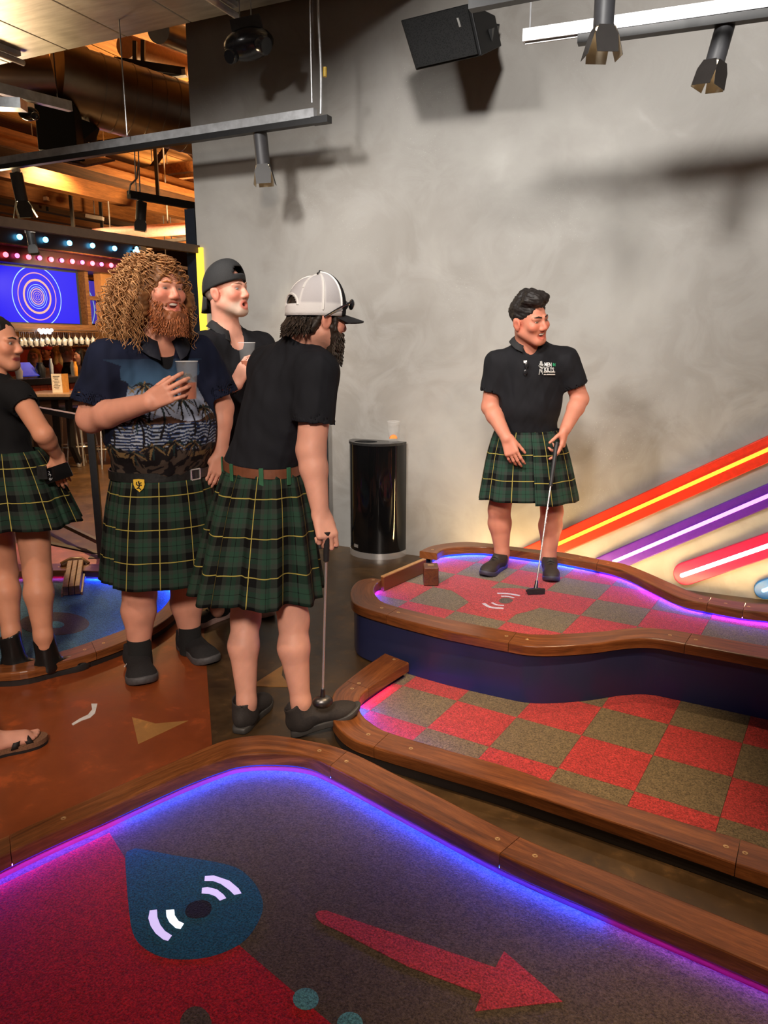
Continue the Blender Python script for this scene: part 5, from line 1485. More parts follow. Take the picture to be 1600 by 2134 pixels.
def on_torso(px, py, J, b, infl, d0):
    """march the pixel ray onto the shirt"""
    L, _ = torso_prims(J, b, infl)
    r = _w(ray(px, py)); r = r / np.linalg.norm(r); o = np.array([0, 0, HC]); t = d0 - 0.5
    def fd(p):
        D = 1.0
        for q in L:
            if q[0] == 'e':
                w = (q[3] @ (p - q[1])) / q[2]; k0 = np.linalg.norm(w); k1 = np.linalg.norm(w / q[2]); d = k0 * (k0 - 1) / max(k1, 1e-6)
            else:
                ab = q[2] - q[1]; tt = np.clip((p - q[1]) @ ab / (ab @ ab), 0, 1); d = np.linalg.norm(p - q[1] - tt * ab) - (q[3] + tt * (q[4] - q[3]))
            k = q[-1]; h = max(k - abs(D - d), 0) / k; D = min(D, d) - h * h * k * 0.25
        return D
    for _ in range(60):
        d = fd(o + r * t); t += d * 0.8
        if d < 0.0004: break
    return o + r * t
def chest_logo():
    def put(txt, x, y, sizepx, mat, sx=0.62):
        V, Fc = text_mesh(txt, 1.0, 0.02)
        V2 = []
        for vx, vy, vz in V:
            p = on_torso(x + vx * sizepx * sx, y - vy * sizepx + vx * sizepx * 0.03, Jg, bg, 0.016, 4.6); V2.append(p - nrm(p - np.array([0, 0, HC])) * 0.009)
        mk('logo_lettering', V2, Fc, mat, root_g)
    grn = plain('logo_green', srgb(40, 170, 110), 0.6)
    put('MEN', 1134, 763.5, 12, M_WHITE, 0.62); put('IN', 1151.5, 763, 9, grn, 0.62); put('KILTS', 1133.5, 774, 12.5, M_WHITE, 0.68)
    # piper emblem and the two unreadable lines below
    mb = MB()
    def seg(x0, y0, x1, y1, r=0.0022):
        P = [on_torso(x0 + (x1 - x0) * t, y0 + (y1 - y0) * t, Jg, bg, 0.016, 4.6) for t in (0, 0.5, 1)]
        mb.tube([p - nrm(p - np.array([0, 0, HC])) * 0.009 for p in P], r, 5)
    seg(1127, 753, 1128, 758, 0.006); seg(1124, 759, 1131, 761, 0.008); seg(1122, 762, 1125, 765); seg(1131, 761, 1132, 767); seg(1125, 765, 1130, 768, 0.006); seg(1125, 769, 1123, 781); seg(1129, 769, 1130, 780); seg(1126, 770, 1128, 776, 0.004)
    mb.build('logo_emblem', plain('logo_grey', (0.42, 0.42, 0.40), 0.6), root_g)
    mb = MB()
    for x0, x1, y in ((1133, 1142, 775.5), (1144, 1156, 775.5), (1133, 1137, 780.5), (1139, 1156, 780.5)):
        seg(x0, y, x1, y, 0.0036)
    mb.build('logo_small_print', plain('logo_pale', (0.45, 0.42, 0.38), 0.6), root_g)
chest_logo()
SG = thing('sunglasses', 'dark sunglasses hooked in the golfer\'s polo placket', 'sunglasses', tuple(on_torso(1096, 765, Jg, bg, 0.016, 4.6)))
def glasses_at(T, c, x, y, n, sc=1.0):
    for sg in (-1, 1):
        mb = MB(); ellipsoid(mb, c + x * sg * 0.031 * sc, (0.026 * sc, 0.006 * sc, 0.019 * sc), (x, n, y), 16, 8); mb.build('lens', M_BLKS, T, True)
    MB().tube([c - x * 0.008, c + n * 0.003, c + x * 0.008], 0.0025, 6).build('bridge', M_BLKS, T)
    for sg in (-1, 1): MB().tube([c + x * sg * 0.056 * sc, c + x * sg * 0.06 * sc - n * 0.06 * sc, c + x * sg * 0.055 * sc - n * 0.11 * sc - y * 0.01], 0.0025, 6).build('temple', M_BLKS, T)
gp = on_torso(1096, 768, Jg, bg, 0.016, 4.6); gn = nrm(np.array([0, 0, HC]) - gp)
glasses_at(SG, gp + gn * 0.016, nrm(UP * 0.95 + RIGHT * 0.1), nrm(RIGHT), gn, 0.62)
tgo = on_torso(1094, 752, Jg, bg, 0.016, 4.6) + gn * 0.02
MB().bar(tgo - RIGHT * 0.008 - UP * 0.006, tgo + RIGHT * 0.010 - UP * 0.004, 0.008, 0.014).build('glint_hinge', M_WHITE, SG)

# ================================================================== man in white trucker cap, seen from behind
def capman():
    F0 = nrm(dv(0.78, 0.62)); R0 = np.cross(F0, UP)
    sc = A(608, 768, 2.90)
    J = dict(F=F0, pelvis=A(541, 985, 2.95), chest=A(592, 822, 2.91), neck=A(634, 716, 2.87), shR=sc + R0 * 0.185 + UP * -0.01, shL=sc - R0 * 0.175,
             elR=A(648, 938, 2.72), wrR=A(668, 1072, 2.67), elL=A(590, 900, 3.16), wrL=A(615, 985, 3.12))
    root = thing('person', 'man in white trucker cap and black tee seen from behind, leaning on a putter', 'person', tuple(Z(560, 1505, 0)))
    H = Head(A(664, 662, 2.84), dv(0.84, 0.54, -0.12), UP + RIGHT * 0.12 + AHEAD * 0.08)
    S = SDF(0.0045); head_sdf(S, H, 'closed', 1.0, J['neck'])
    b = dict(chest=(0.165, 0.115, 0.165), belly=(0.150, 0.115, 0.18), pelvis=(0.155, 0.12, 0.11), shr=0.062, belly_off=-0.005)
    L, (R, F, U) = torso_prims(J, b, 0.0); add_prims(S, L)
    arm_sdf(S, J['shR'], J['elR'], J['wrR'], (0.062, 0.054, 0.050, 0.031)); arm_sdf(S, J['shL'], J['elL'], J['wrL'])
    hand_sdf(S, J['wrR'], nrm(A(681, 1112, 2.63) - J['wrR']), dv(-0.35, 0.85, -0.3), dv(0.9, 0.3), [(0.75, 1.2, 0.8)] * 2 + [(0.85, 1.2, 0.8), (0.95, 1.2, 0.8)], 1.0, (0.3, 0.7, 0.7), 0.02)
    hand_sdf(S, J['wrL'], dv(0.5, 0.2, -0.8), dv(-0.5, 0.2, -0.2), dv(0, -1, 0), CURL_RELAX)
    kL, aL = A(512, 1288, 2.97), A(514, 1462, 2.86); kR, aR = A(612, 1292, 2.85), A(627, 1462, 2.79)
    leg_sdf(S, J['pelvis'] + R0 * -0.09 - UP * 0.06, kL, aL, (0.092, 0.062, 0.062, 0.038), dv(-0.5, -0.8)); leg_sdf(S, J['pelvis'] + R0 * 0.09 - UP * 0.06, kR, aR, (0.092, 0.062, 0.062, 0.038), dv(-0.5, -0.8))
    sp = head_paint(H, SK_FAIR, 'closed'); tw = A(662, 1068, 2.64)
    sdf_obj('body', S, M_SKIN, root, lambda V: paint(V, SK_FAIR, sp, 5))
    face_parts(root, H, 'closed', M_BROWD)
    # dark hair at the nape and beard
    DK = np.array((0.020, 0.013, 0.009))
    Hs = SDF(0.005, H.sc); Hs.ell(H.p(0, -0.024, 0.028), (0.081, 0.098, 0.085), H.RR); Hs.ell(H.p(0, -0.085, -0.035), (0.066, 0.034, 0.038), H.RR, 0.02)
    for sg in (-1, 1): Hs.cap(H.p(sg * 0.072, -0.035, -0.01), H.p(sg * 0.06, -0.06, -0.05), 0.016, 0.018, 0.015); Hs.cap(H.p(sg * 0.074, 0.028, 0.03), H.p(sg * 0.071, 0.03, -0.04), 0.010, 0.012, 0.01)
    Hs.ell(H.p(0, 0.105, 0.0), (0.09, 0.075, 0.1), H.RR, 0.01, True)
    for sg in (-1, 1): Hs.ell(H.p(sg * 0.085, -0.005, -0.02), (0.03, 0.026, 0.034), H.RR, 0.006, True)
    sdf_obj('hair', Hs, M_HAIR, root, lambda V: np.tile(DK, (len(V), 1)), sm=1, disp=lambda V: 0.003 * wob(V, 160, 4))
    def nape(i, r):
        a = r.uniform(-1.05, 1.05); p0 = H.p(0.078 * math.sin(a), -0.02 - 0.09 * math.cos(a), r.uniform(-0.045, 0.0)); o = nrm(H.R * math.sin(a) - H.F * math.cos(a))
        t = np.linspace(0, 1, 7)[:, None]; return p0 + o * (0.006 + 0.022 * t ** 1.5) - H.U * 0.045 * t + H.R * 0.008 * np.sin(t * 5 + i)
    strands('hair_strand', root, 260, nape, lambda r: DK * r.uniform(0.6, 2.6), 0.003, 4, 8)
    Bs = SDF(0.005, H.sc)
    Bs.ell(H.p(0, 0.066, -0.105), (0.045, 0.042, 0.052), H.RR, 0.02)
    for sg in (-1, 1): Bs.cap(H.p(sg * 0.064, 0.022, -0.035), H.p(sg * 0.035, 0.06, -0.1), 0.020, 0.032, 0.02)
    Bs.cap(H.p(-0.03, 0.088, -0.052), H.p(0.03, 0.088, -0.052), 0.011, None, 0.01); Bs.ell(H.p(0, 0.06, -0.14), (0.036, 0.036, 0.03), H.RR, 0.02)
    sdf_obj('beard', Bs, M_HAIR, root, lambda V: np.tile(DK * 1.2, (len(V), 1)), sm=1, disp=lambda V: 0.003 * wob(V, 170, 7))
    def brd(i, r):
        a = r.uniform(-1.5, 1.5); z = r.uniform(-0.14, -0.04); w = 0.064 + 0.15 * min(0, z + 0.1)
        p0 = H.p(w * math.sin(a), 0.028 + 0.062 * math.cos(a), z); o = nrm(H.R * math.sin(a) * 0.5 + H.F * math.cos(a) * 0.6 - H.U)
        t = np.linspace(0, 1, 5)[:, None]; return p0 + o * 0.034 * t + H.R * 0.004 * np.sin(6 * t + i)
    strands('beard_strand', root, 300, brd, lambda r: DK * r.uniform(0.6, 3.0), 0.0022, 4, 18)
    # T-shirt
    nc = [('plane', nrm(U * 0.9 + F * 0.5), J['neck'] + U * 0.028, 0.09)]
    shirt(root, J, b, (0.013, 0.014, 0.018), 0.66, 0.016, 0.006, A(541, 969, 2.93), nrm(-UP - RIGHT * 0.05), nc, 't_shirt', sl_r=0.080, folds=0.0045, seed=12)
    wc, hc = A(547, 972, 2.94), A(538, 1230, 2.95)
    kilt(root, wc, hc, R0, F0, (0.168, 0.138), (0.262, 0.248), 0.032, 13, None, 5, hem_wave=0.022, pleat_front=0.8)
    belt(root, wc + UP * 0.006, R0, F0, (0.172, 0.142), M_BRLEATHER, 0.036, (-0.012, 0))
    gl = plain('green_loop', srgb(40, 92, 62), 0.8)
    for a in (2.2, 3.0, 3.8, 1.5):
        p = wc + R0 * 0.182 * math.sin(a) + F0 * 0.152 * math.cos(a) - UP * 0.012 * math.sin(a); t = nrm(R0 * math.cos(a) - F0 * math.sin(a)); o = nrm(R0 * math.sin(a) + F0 * math.cos(a))
        bevel(MB().box(p + UP * -0.004, (0.009, 0.003, 0.034), (t, o, UP)).build('belt_loop', gl, root), 0.002)
    gry = plain('charcoal_canvas', srgb(44, 38, 36), 0.8, 0, 0.2, 150)
    shoe(root, Z(497, 1531, 0), Z(556, 1462, 0), gry, plain('black_rubber', (0.045, 0.042, 0.04), 0.5), ankle_h=0.135, high=True, L=0.30, width=0.050)
    shoe(root, Z(607, 1533, 0), Z(736, 1489, 0.088), gry, MATS['black_rubber'], ankle_h=0.135, high=True, L=0.30, width=0.050)
    # trucker cap
    V = []; C = []; nu, nv = 96, 26
    for i in range(nv + 1):
        ph = (i / nv) * math.radians(96)
        for k in range(nu):
            a = 2 * math.pi * k / nu
            rr = 0.0 if i == 0 else math.sin(ph) ** 0.85
            z = 0.012 + 0.128 * math.cos(ph) if ph < math.pi / 2 else 0.012 - 0.02 * (ph - math.pi / 2) / 0.1
            x = 0.092 * rr * math.sin(a); y = -0.014 + (0.112 if math.cos(a) > 0 else 0.112) * rr * math.cos(a)
            tl = 0.012 * math.cos(a)   # cap sits lower at the back
            V.append(H.p(x, y, z + tl + 0.012))
            front = abs((a + math.pi) % (2 * math.pi) - math.pi) < 0.98
            seam = min(abs(((a - s + math.pi) % (2 * math.pi)) - math.pi) for s in (1.0, 1.75, 2.55, 2 * math.pi - 1.0, 2 * math.pi - 1.75, 2 * math.pi - 2.55)) < 0.05
            bandz = i >= nv - 4
            C.append((0.012, 0.012, 0.014) if front else ((0.82, 0.80, 0.80) if (seam or bandz) else (0.60, 0.58, 0.60)))
    Fc = []
    for i in range(nv):
        for k in range(nu):
            a = 2 * math.pi * (k + 0.5) / nu; ph = i / nv
            back = abs(a - math.pi)
            if ((back / 0.52) ** 2 + ((ph - 0.90) / 0.22) ** 2 < 1) and i < nv - 4: continue
            Fc.append((i * nu + k, (i + 1) * nu + k, (i + 1) * nu + (k + 1) % nu, i * nu + (k + 1) % nu))
    va = np.array(V); f = Fc[len(Fc) // 2]
    if np.cross(va[f[1]] - va[f[0]], va[f[2]] - va[f[0]]) @ (va[f[0]] - H.p(0, -0.01, 0)) < 0: Fc = [q[::-1] for q in Fc]
    mcap = vcol('mesh_cap', 0.8, 0.2, 0, 900, 0.5)
    cp = mk('trucker_cap', V, np.array(Fc), mcap, root, True, colr=C)
    m = cp.modifiers.new('solid', 'SOLIDIFY'); m.thickness = 0.003; m.offset = 1
    # trim ring round the rear opening
    ring = []
    for k in range(14):
        t = math.pi * k / 13; a = math.pi + 0.53 * math.cos(t); ph = (0.87 - 0.20 * math.sin(t)) * math.radians(96); rr = math.sin(ph) ** 0.85
        ring.append(H.p(0.095 * rr * math.sin(a), -0.014 + 0.115 * rr * math.cos(a), 0.024 + 0.128 * math.cos(ph) + 0.012 * math.cos(a)))
    MB().tube(ring, 0.005, 6).build('opening_trim', M_WHITE, cp, True)
    for a in (1.0, 1.75, 2 * math.pi - 1.75, 2 * math.pi - 1.0, 2.55, 2 * math.pi - 2.55):
        pp = []
        for k in range(14):
            ph = (0.02 + 0.93 * k / 13 if abs(a - math.pi) > 0.7 else 0.02 + 0.55 * k / 13) * math.radians(96); rr = math.sin(ph) ** 0.85
            pp.append(H.p(0.095 * rr * math.sin(a), -0.014 + 0.115 * rr * math.cos(a), 0.025 + 0.129 * max(math.cos(ph), -0.1) + 0.012 * math.cos(a)))
        MB().tube(pp, 0.0042, 6).build('seam_tape', M_WHITE, cp, True)
    mb = MB(); ellipsoid(mb, H.p(0, -0.014, 0.155), (0.009, 0.009, 0.005), (H.R, H.F, H.U), 10, 6); mb.build('button', M_BLACK, cp)
    brim = []
    n = 18; top = []; bot = []
    for j in range(7):
        for k in range(n + 1):
            a = -1.15 + 2.3 * k / n; t = j / 6
            r_ = 1.0 + 0.72 * t * math.cos(a * 0.95) ** 0.6
            x = 0.090 * math.sin(a) * (1 + 0.05 * t); y = -0.014 + 0.112 * math.cos(a) + 0.088 * t * math.cos(a) ** 0.7
            z = 0.022 - 0.024 * (x / 0.09) ** 2 - 0.012 * t
            brim.append(H.p(x, y, z))
    qs = [(j * (n + 1) + k, j * (n + 1) + k + 1, (j + 1) * (n + 1) + k + 1, (j + 1) * (n + 1) + k) for j in range(6) for k in range(n)]
    bo = mk('brim', brim, qs, plain('black_cap_cloth', (0.012, 0.012, 0.014), 0.85), cp, True); m = bo.modifiers.new('solid', 'SOLIDIFY'); m.thickness = 0.006; m.offset = 0
    # sunglasses pushed up on the cap front with the temple running back
    T = thing('sunglasses', 'dark sunglasses pushed up on the white trucker cap', 'sunglasses', tuple(H.p(0, 0.115, 0.06)))
    for sg in (-1, 1):
        mb = MB(); ellipsoid(mb, H.p(sg * 0.034, 0.114, 0.062), (0.030, 0.010, 0.020), (nrm(H.R * 1 - H.F * 0.35 * sg), nrm(H.F + H.R * 0.35 * sg), H.U), 14, 8); mb.build('lens', M_BLKS, T, True)
        MB().tube([H.p(sg * 0.066, 0.092, 0.066), H.p(sg * 0.098, 0.03, 0.036), H.p(sg * 0.100, -0.03, -0.004)], [0.004, 0.0035, 0.003], 6).build('temple', M_BLKS, T, True)
    MB().tube([H.p(-0.008, 0.126, 0.064), H.p(0.008, 0.126, 0.064)], 0.003, 6).build('bridge', M_BLKS, T)
    pt = putter('putter with gunmetal head resting on the shoe of the white-capped man', A(681, 1108, 2.625), A(672, 1462, 2.70), 0.115, dv(1, 0.3), 'mallet')
    return root
capman()
# ================================================================== curly-haired man with a drink
def curlyman():
    F0 = nrm(dv(0.56, -0.83)); R0 = np.cross(F0, UP)
    J = dict(F=F0, pelvis=A(336, 975, 3.55), chest=A(322, 800, 3.52), neck=A(332, 706, 3.48), shR=A(226, 752, 3.38), shL=A(416, 742, 3.62),
             elR=A(190, 872, 3.34), wrR=A(312, 838, 3.15), elL=A(461, 850, 3.66), wrL=A(458, 950, 3.60))
    root = thing('person', 'tall man with curly ginger hair in palm-print shirt holding a cup', 'person', tuple(Z(340, 1380, 0)))
    H = Head(A(336, 607, 3.43), dv(0.74, -0.66, 0.03), UP + RIGHT * 0.02, 1.06)
    S = SDF(0.0045); head_sdf(S, H, 'laugh', 1.08, J['neck'], 0.066)
    b = dict(chest=(0.205, 0.145, 0.17), belly=(0.240, 0.215, 0.215), pelvis=(0.205, 0.175, 0.13), shr=0.072, belly_off=0.035, belly_up=-0.02, sh_drop=0.02, trap=0.0)
    L, (R, F, U) = torso_prims(J, b, 0.0); add_prims(S, L)
    arm_sdf(S, J['shR'], J['elR'], J['wrR'], (0.075, 0.064, 0.060, 0.038)); arm_sdf(S, J['shL'], J['elL'], J['wrL'], (0.072, 0.06, 0.054, 0.036))
    cupc = A(391, 793, 3.215)
    hd = nrm(A(372, 806, 3.12) - J['wrR'])
    hand_sdf(S, J['wrR'], hd, dv(0.10, 0.95, 0.05), UP, [(0.30, 0.45, 0.45), (0.32, 0.45, 0.5), (0.36, 0.5, 0.5), (0.42, 0.5, 0.5)], 1.1, (0.35, 0.6, 0.7), 0.10)
    hand_sdf(S, J['wrL'], nrm(A(449, 992, 3.54) - J['wrL']), dv(-0.4, 0.6), dv(0.2, -1), CURL_RELAX, 1.05)
    kR, aR = A(291, 1236, 3.45), A(291, 1352, 3.43); kL, aL = A(389, 1226, 3.65), A(396, 1325, 3.63)
    leg_sdf(S, J['pelvis'] + R0 * 0.11 - UP * 0.06, kR, aR, (0.11, 0.08, 0.080, 0.050), -F0); leg_sdf(S, J['pelvis'] - R0 * 0.11 - UP * 0.06, kL, aL, (0.11, 0.08, 0.080, 0.050), -F0)
    sp = head_paint(H, SK_PINK, 'laugh', flush=0.75)
    sdf_obj('body', S, M_SKIN, root, lambda V: paint(V, SK_PINK, sp, 7, 0.06))
    face_parts(root, H, 'laugh', M_BROWG, (0.08, 0.07, 0.07), 1.05)
    # mass of curls
    GOLD = np.array(srgb(190, 142, 94)); AUB = np.array(srgb(136, 90, 52))
    Hs = SDF(0.007, H.sc)
    Hs.ell(H.p(0, -0.030, 0.045), (0.105, 0.120, 0.095), H.RR, 0.03)
    Hs.ell(H.p(0, -0.095, -0.03), (0.125, 0.085, 0.105), H.RR, 0.04)
    for sg in (-1, 1): Hs.ell(H.p(sg * 0.105, -0.03, -0.035), (0.052, 0.075, 0.095), H.RR, 0.03)
    Hs.ell(H.p(0, 0.115, -0.035), (0.068, 0.095, 0.105), H.RR, 0.015, True)
    sdf_obj('hair', Hs, M_HAIR, root, lambda V: np.tile(AUB * 0.75, (len(V), 1)) * (1 + 0.3 * wob(V, 110, 3)[:, None]), sm=1, disp=lambda V: 0.007 * wob(V, 95, 4))
    def curl(i, r):
        # root on the scalp
        while True:
            v = r.normal(size=3); v /= np.linalg.norm(v)
            if v[2] > -0.45 and not (v[1] > 0.45 and v[2] < 0.62): break
        p0 = H.p(0.080 * v[0], -0.02 + 0.098 * v[1], 0.035 + 0.085 * v[2])
        o = nrm(H.R * v[0] * 1.35 + H.F * v[1] * (0.5 if v[1] > 0 else 1.5) + H.U * max(v[2], 0.0) * 0.75)
        L_ = r.uniform(0.15, 0.27); n_ = 44; t = np.linspace(0, 1, n_)
        reach = 0.050 + 0.085 * r.random() * (1.0 - 0.45 * max(0, v[2]))
        if v[1] < -0.1: reach += 0.035
        if v[0] < -0.15: reach *= 0.5
        bowl = 1 - np.exp(-3.0 * t)
        path = p0 + np.outer(bowl * reach, o) - np.outer((t ** 1.35) * (L_ * (0.55 + 0.45 * (1 - max(0, v[2])))), UP) + np.outer(np.sin(t * 2.0) * 0.02 * r.normal(), H.R)
        ph = r.random() * 6.28; fr = r.uniform(3.2, 6.0) * 2 * math.pi; rad = r.uniform(0.007, 0.0125) * np.clip(t * 4, 0.2, 1)
        s1 = nrm(np.cross(o + UP * 0.01, UP)); s2 = nrm(np.cross(s1, -UP * 0.8 + o * 0.3))
        return path + np.outer(rad * np.cos(fr * t + ph), s1) + np.outer(rad * np.sin(fr * t + ph), s2)
    strands('hair_curl', root, 1050, curl, lambda r: (GOLD * (1 - (q := r.random())) + AUB * q) * r.uniform(0.7, 1.25), 0.0027, 4, 21)
    RED = np.array(srgb(142, 84, 50))
    Bs = SDF(0.005, H.sc)
    Bs.ell(H.p(0, 0.060, -0.120), (0.050, 0.046, 0.058), H.RR, 0.02)
    for sg in (-1, 1): Bs.cap(H.p(sg * 0.068, 0.022, -0.04), H.p(sg * 0.042, 0.052, -0.11), 0.018, 0.036, 0.02)
    for sg in (-1, 1): Bs.cap(H.p(0, 0.100, -0.046), H.p(sg * 0.034, 0.080, -0.062), 0.008, 0.008, 0.008)
    Bs.ell(H.p(0, 0.10, -0.066), (0.033, 0.05, 0.021), H.RR, 0.006, True)
    sdf_obj('beard', Bs, M_HAIR, root, lambda V: np.tile(RED * 0.8, (len(V), 1)), sm=1, disp=lambda V: 0.003 * wob(V, 170, 7))
    def brd(i, r):
        a = r.uniform(-1.5, 1.5); z = r.uniform(-0.15, -0.094) if abs(a) < 0.7 else r.uniform(-0.14, -0.04); w = 0.070 + 0.12 * min(0, z + 0.1)
        p0 = H.p(w * math.sin(a), 0.022 + 0.072 * math.cos(a), z); o = nrm(H.R * math.sin(a) * 0.5 + H.F * math.cos(a) * 0.45 - H.U)
        t = np.linspace(0, 1, 8)[:, None]; return p0 + o * 0.052 * t + H.R * 0.005 * np.sin(9 * t + i) + H.F * 0.004 * np.cos(8 * t + i)
    strands('beard_strand', root, 420, brd, lambda r: RED * r.uniform(0.7, 1.7), 0.0022, 4, 22)
    # undershirt at the open neck
    Su = SDF(0.007); Lu, _ = torso_prims(J, b, 0.004); add_prims(Su, Lu); Su.cut(-U, J['chest'] + U * 0.02, 0.004); Su.cut(nrm(U + F * 0.35), J['neck'] - U * 0.012, 0.004); Su.ell(J['neck'] + F * 0.03, (0.07, 0.075, 0.045), np.array([R, F, U]), 0.01, True)
    sdf_obj('undershirt', Su, M_CLOTH, root, None, BLACKC)
    # palm-print shirt
    hemz = A(336, 972, 3.3)[2]
    rp = np.random.default_rng(42)
    cB = {k: np.array(srgb(*v)) for k, v in dict(navy=(20, 25, 44), mid=(52, 78, 104), pale=(150, 160, 182), sea=(34, 52, 92), foam=(168, 178, 196), dark=(26, 22, 24), brown=(92, 62, 48), gold=(128, 104, 70), sand=(108, 92, 82), green=(40, 58, 60)).items()}
    palms = []
    for u in np.arange(-0.52, 0.56, 0.095):
        palms.append((u + rp.uniform(-0.02, 0.02), rp.uniform(0.20, 0.30), 0.055, 0))
    for u in np.arange(-0.5, 0.55, 0.125): palms.append((u + rp.uniform(-0.03, 0.03), rp.uniform(0.345, 0.39), 0.062, 1))
    for u in np.arange(-0.5, 0.55, 0.085): palms.append((u + rp.uniform(-0.02, 0.02), rp.uniform(0.05, 0.12), 0.045, 2))
    huts = [(-0.10, 0.02), (0.22, 0.025), (-0.42, 0.02)]
    def print_col(V):
        ang = np.arctan2((V - J['pelvis']) @ R0, (V - J['pelvis']) @ F0); u = ang * 0.225; v = V[:, 2] - hemz + 0.0
        armd = np.minimum(np.linalg.norm(V - J['shR'] - 0, axis=1), np.linalg.norm(V - J['shL'], axis=1))
        C = np.tile(cB['navy'], (len(V), 1)); n1 = wob(V, 30, 1); n2 = wob(V, 80, 2)
        def ramp_(v0, v1, c):
            w = np.clip((v - v0) / (v1 - v0), 0, 1)[:, None]; return C * w + c * (1 - w)
        C = ramp_(0.38, 0.50, cB['mid']); C = ramp_(0.29, 0.36, cB['pale']) if True else C
        C = C * (1 + 0.10 * n1[:, None])
        isl = 0.195 + 0.028 * np.abs(np.sin(u * 14 + 1.0)) ** 3
        C = np.where((v < isl)[:, None], cB['brown'] * (0.55 + 0.3 * n2[:, None]), C)
        sea = v < 0.19
        st = np.sin(v * 420 + 3.0 * np.sin(u * 40 + 2 * n1)) + 0.6 * n2
        cs = np.where((st > 0.55)[:, None], cB['foam'] * 0.8, np.where((st < -0.4)[:, None], cB['dark'], cB['sea']))
        C = np.where(sea[:, None], cs, C)
        low = v < 0.075 + 0.012 * np.sin(u * 30)
        C = np.where(low[:, None], np.where((n2 > 0.0)[:, None], cB['dark'], cB['sand'] * 0.45), C)
        for hu, hv in huts:
            m = (np.abs(u - hu) < 0.05 - np.clip(v - hv - 0.012, 0, 1) * 0.5) & (v > hv + 0.012) & (v < hv + 0.035); C[m] = cB['gold'] * 0.8
            m = (np.abs(u - hu) < 0.04) & (v > hv - 0.012) & (v <= hv + 0.012); C[m] = cB['dark'] * 0.7
        for cu, cv, rr, kind in palms:
            near = np.where((np.abs(u - cu) < rr * 1.6) & (v < cv + rr * 1.2) & (v > cv - 0.24))[0]
            if not len(near): continue
            uu, vv = u[near] - cu, v[near] - cv
            # trunk
            lean = rp.uniform(-0.25, 0.25); tu = lean * (-vv) * 0.9 + 0.012 * np.sin(vv * 25); m = (vv < 0) & (vv > -(0.16 if kind != 2 else 0.07)) & (np.abs(uu - tu) < 0.0042); C[near[m]] = cB['dark'] * 0.9
            nf = 11
            for f in range(nf):
                a = math.pi * 2 * f / nf + rp.uniform(-0.15, 0.15)
                for s in np.linspace(0.08, 1, 12):
                    fx = rr * s * math.cos(a); fy = rr * s * math.sin(a) * 0.75 - rr * 0.55 * s * s
                    d = (uu - fx) ** 2 + (vv - fy) ** 2; m = d < (0.0048 * (1.15 - 0.5 * s)) ** 2
                    C[near[m]] = cB['gold'] * (0.75 if kind else 0.5) if f % 3 == 0 else (cB['dark'] if f % 3 == 1 else cB['green'] * 0.7)
        top = v > 0.47; C[top] = cB['navy'] * (1 + 0.2 * n1[top])[:, None]
        arm = np.zeros(len(V), bool)
        for s in 'RL':
            sh, el = J['sh' + s], J['el' + s]; ab = el - sh; t = np.clip(((V - sh) @ ab) / (ab @ ab), 0, 1); d = np.linalg.norm(V - sh - t[:, None] * ab, axis=1); arm |= (d < 0.135) & (t > 0.25) | (d < 0.112) & (t > 0.02)
        C[arm] = cB['navy'] * (1 + 0.25 * n1[arm])[:, None]
        return np.clip(C, 0, 1)
    Sv = np.array([R, F, U])
    nc = [('ell', J['neck'] + F * 0.085 - U * 0.03, (0.05, 0.08, 0.10), Sv), ('plane', nrm(U * 1 + F * 0.3), J['neck'] + U * 0.022, 0.13)]
    b2 = dict(b); b2['sl_flare'] = 1.12
    shirt(root, J, b2, None, 0.72, 0.018, 0.0045, A(336, 990, 3.4), nrm(-UP + F0 * 0.06), nc, 'palm_print_shirt', print_col, 0.098, 0.005, seed=31)
    cm = plain('navy_collar_cloth', srgb(18, 22, 38), 0.8)
    cp = []
    nn = J['neck']
    for k in range(15):
        a = math.radians(-158 + 316 * k / 14); c_, s_ = math.cos(a + math.pi), math.sin(a + math.pi)
        inn = nn + R0 * 0.085 * s_ + F * (0.075 * c_) + U * (0.045 - 0.05 * max(0, c_)); out = nn + R0 * 0.135 * s_ * (1 - 0.15 * max(0, c_)) + F * (0.125 * c_ + 0.02) + U * (-0.005 - 0.085 * max(0, c_)); cp.append((inn, out))
    collar(root, H, J, cm, cp)
    wc, hc = A(337, 985, 3.55), A(340, 1190, 3.55)
    kilt(root, wc, hc, R0, F0, (0.232, 0.205), (0.285, 0.262), 0.010, 24, (-0.55, 1.15, 0.012, 0.012), 8, hem_wave=0.008)
    belt(root, wc + UP * 0.012, R0, F0, (0.238, 0.210), M_LEATHER, 0.042, (0, 0.0))
    def on_belt(a, dz=0.0, dr=0.008): return wc + UP * (0.012 + dz) + R0 * (0.238 + dr) * math.sin(a) + F0 * (0.210 + dr) * math.cos(a), nrm(R0 * math.sin(a) / 0.238 + F0 * math.cos(a) / 0.21)
    p, n = on_belt(-0.40); t = nrm(np.cross(UP, n))
    mb = MB()
    for s in (-1, 1): mb.bar(p + t * 0.026 * s - UP * 0.024, p + t * 0.026 * s + UP * 0.024, 0.006, 0.006); mb.bar(p - t * 0.026 + UP * 0.024 * s, p + t * 0.026 + UP * 0.024 * s, 0.006, 0.006)
    mb.build('buckle', M_CHROME, root)
    # yellow shield badge with a dark rampant figure hanging at the belt
    p, n = on_belt(0.68, -0.030, 0.016); t = nrm(np.cross(UP, n))
    pts = [p + t * x * 0.025 + UP * z * 0.030 for x, z in ((-1, 0.9), (0, 1.0), (1, 0.9), (1, 0.1), (0.75, -0.45), (0.0, -1.0), (-0.75, -0.45), (-1, 0.1))]
    if np.cross(pts[1] - pts[0], pts[2] - pts[0]) @ n < 0: pts = pts[::-1]
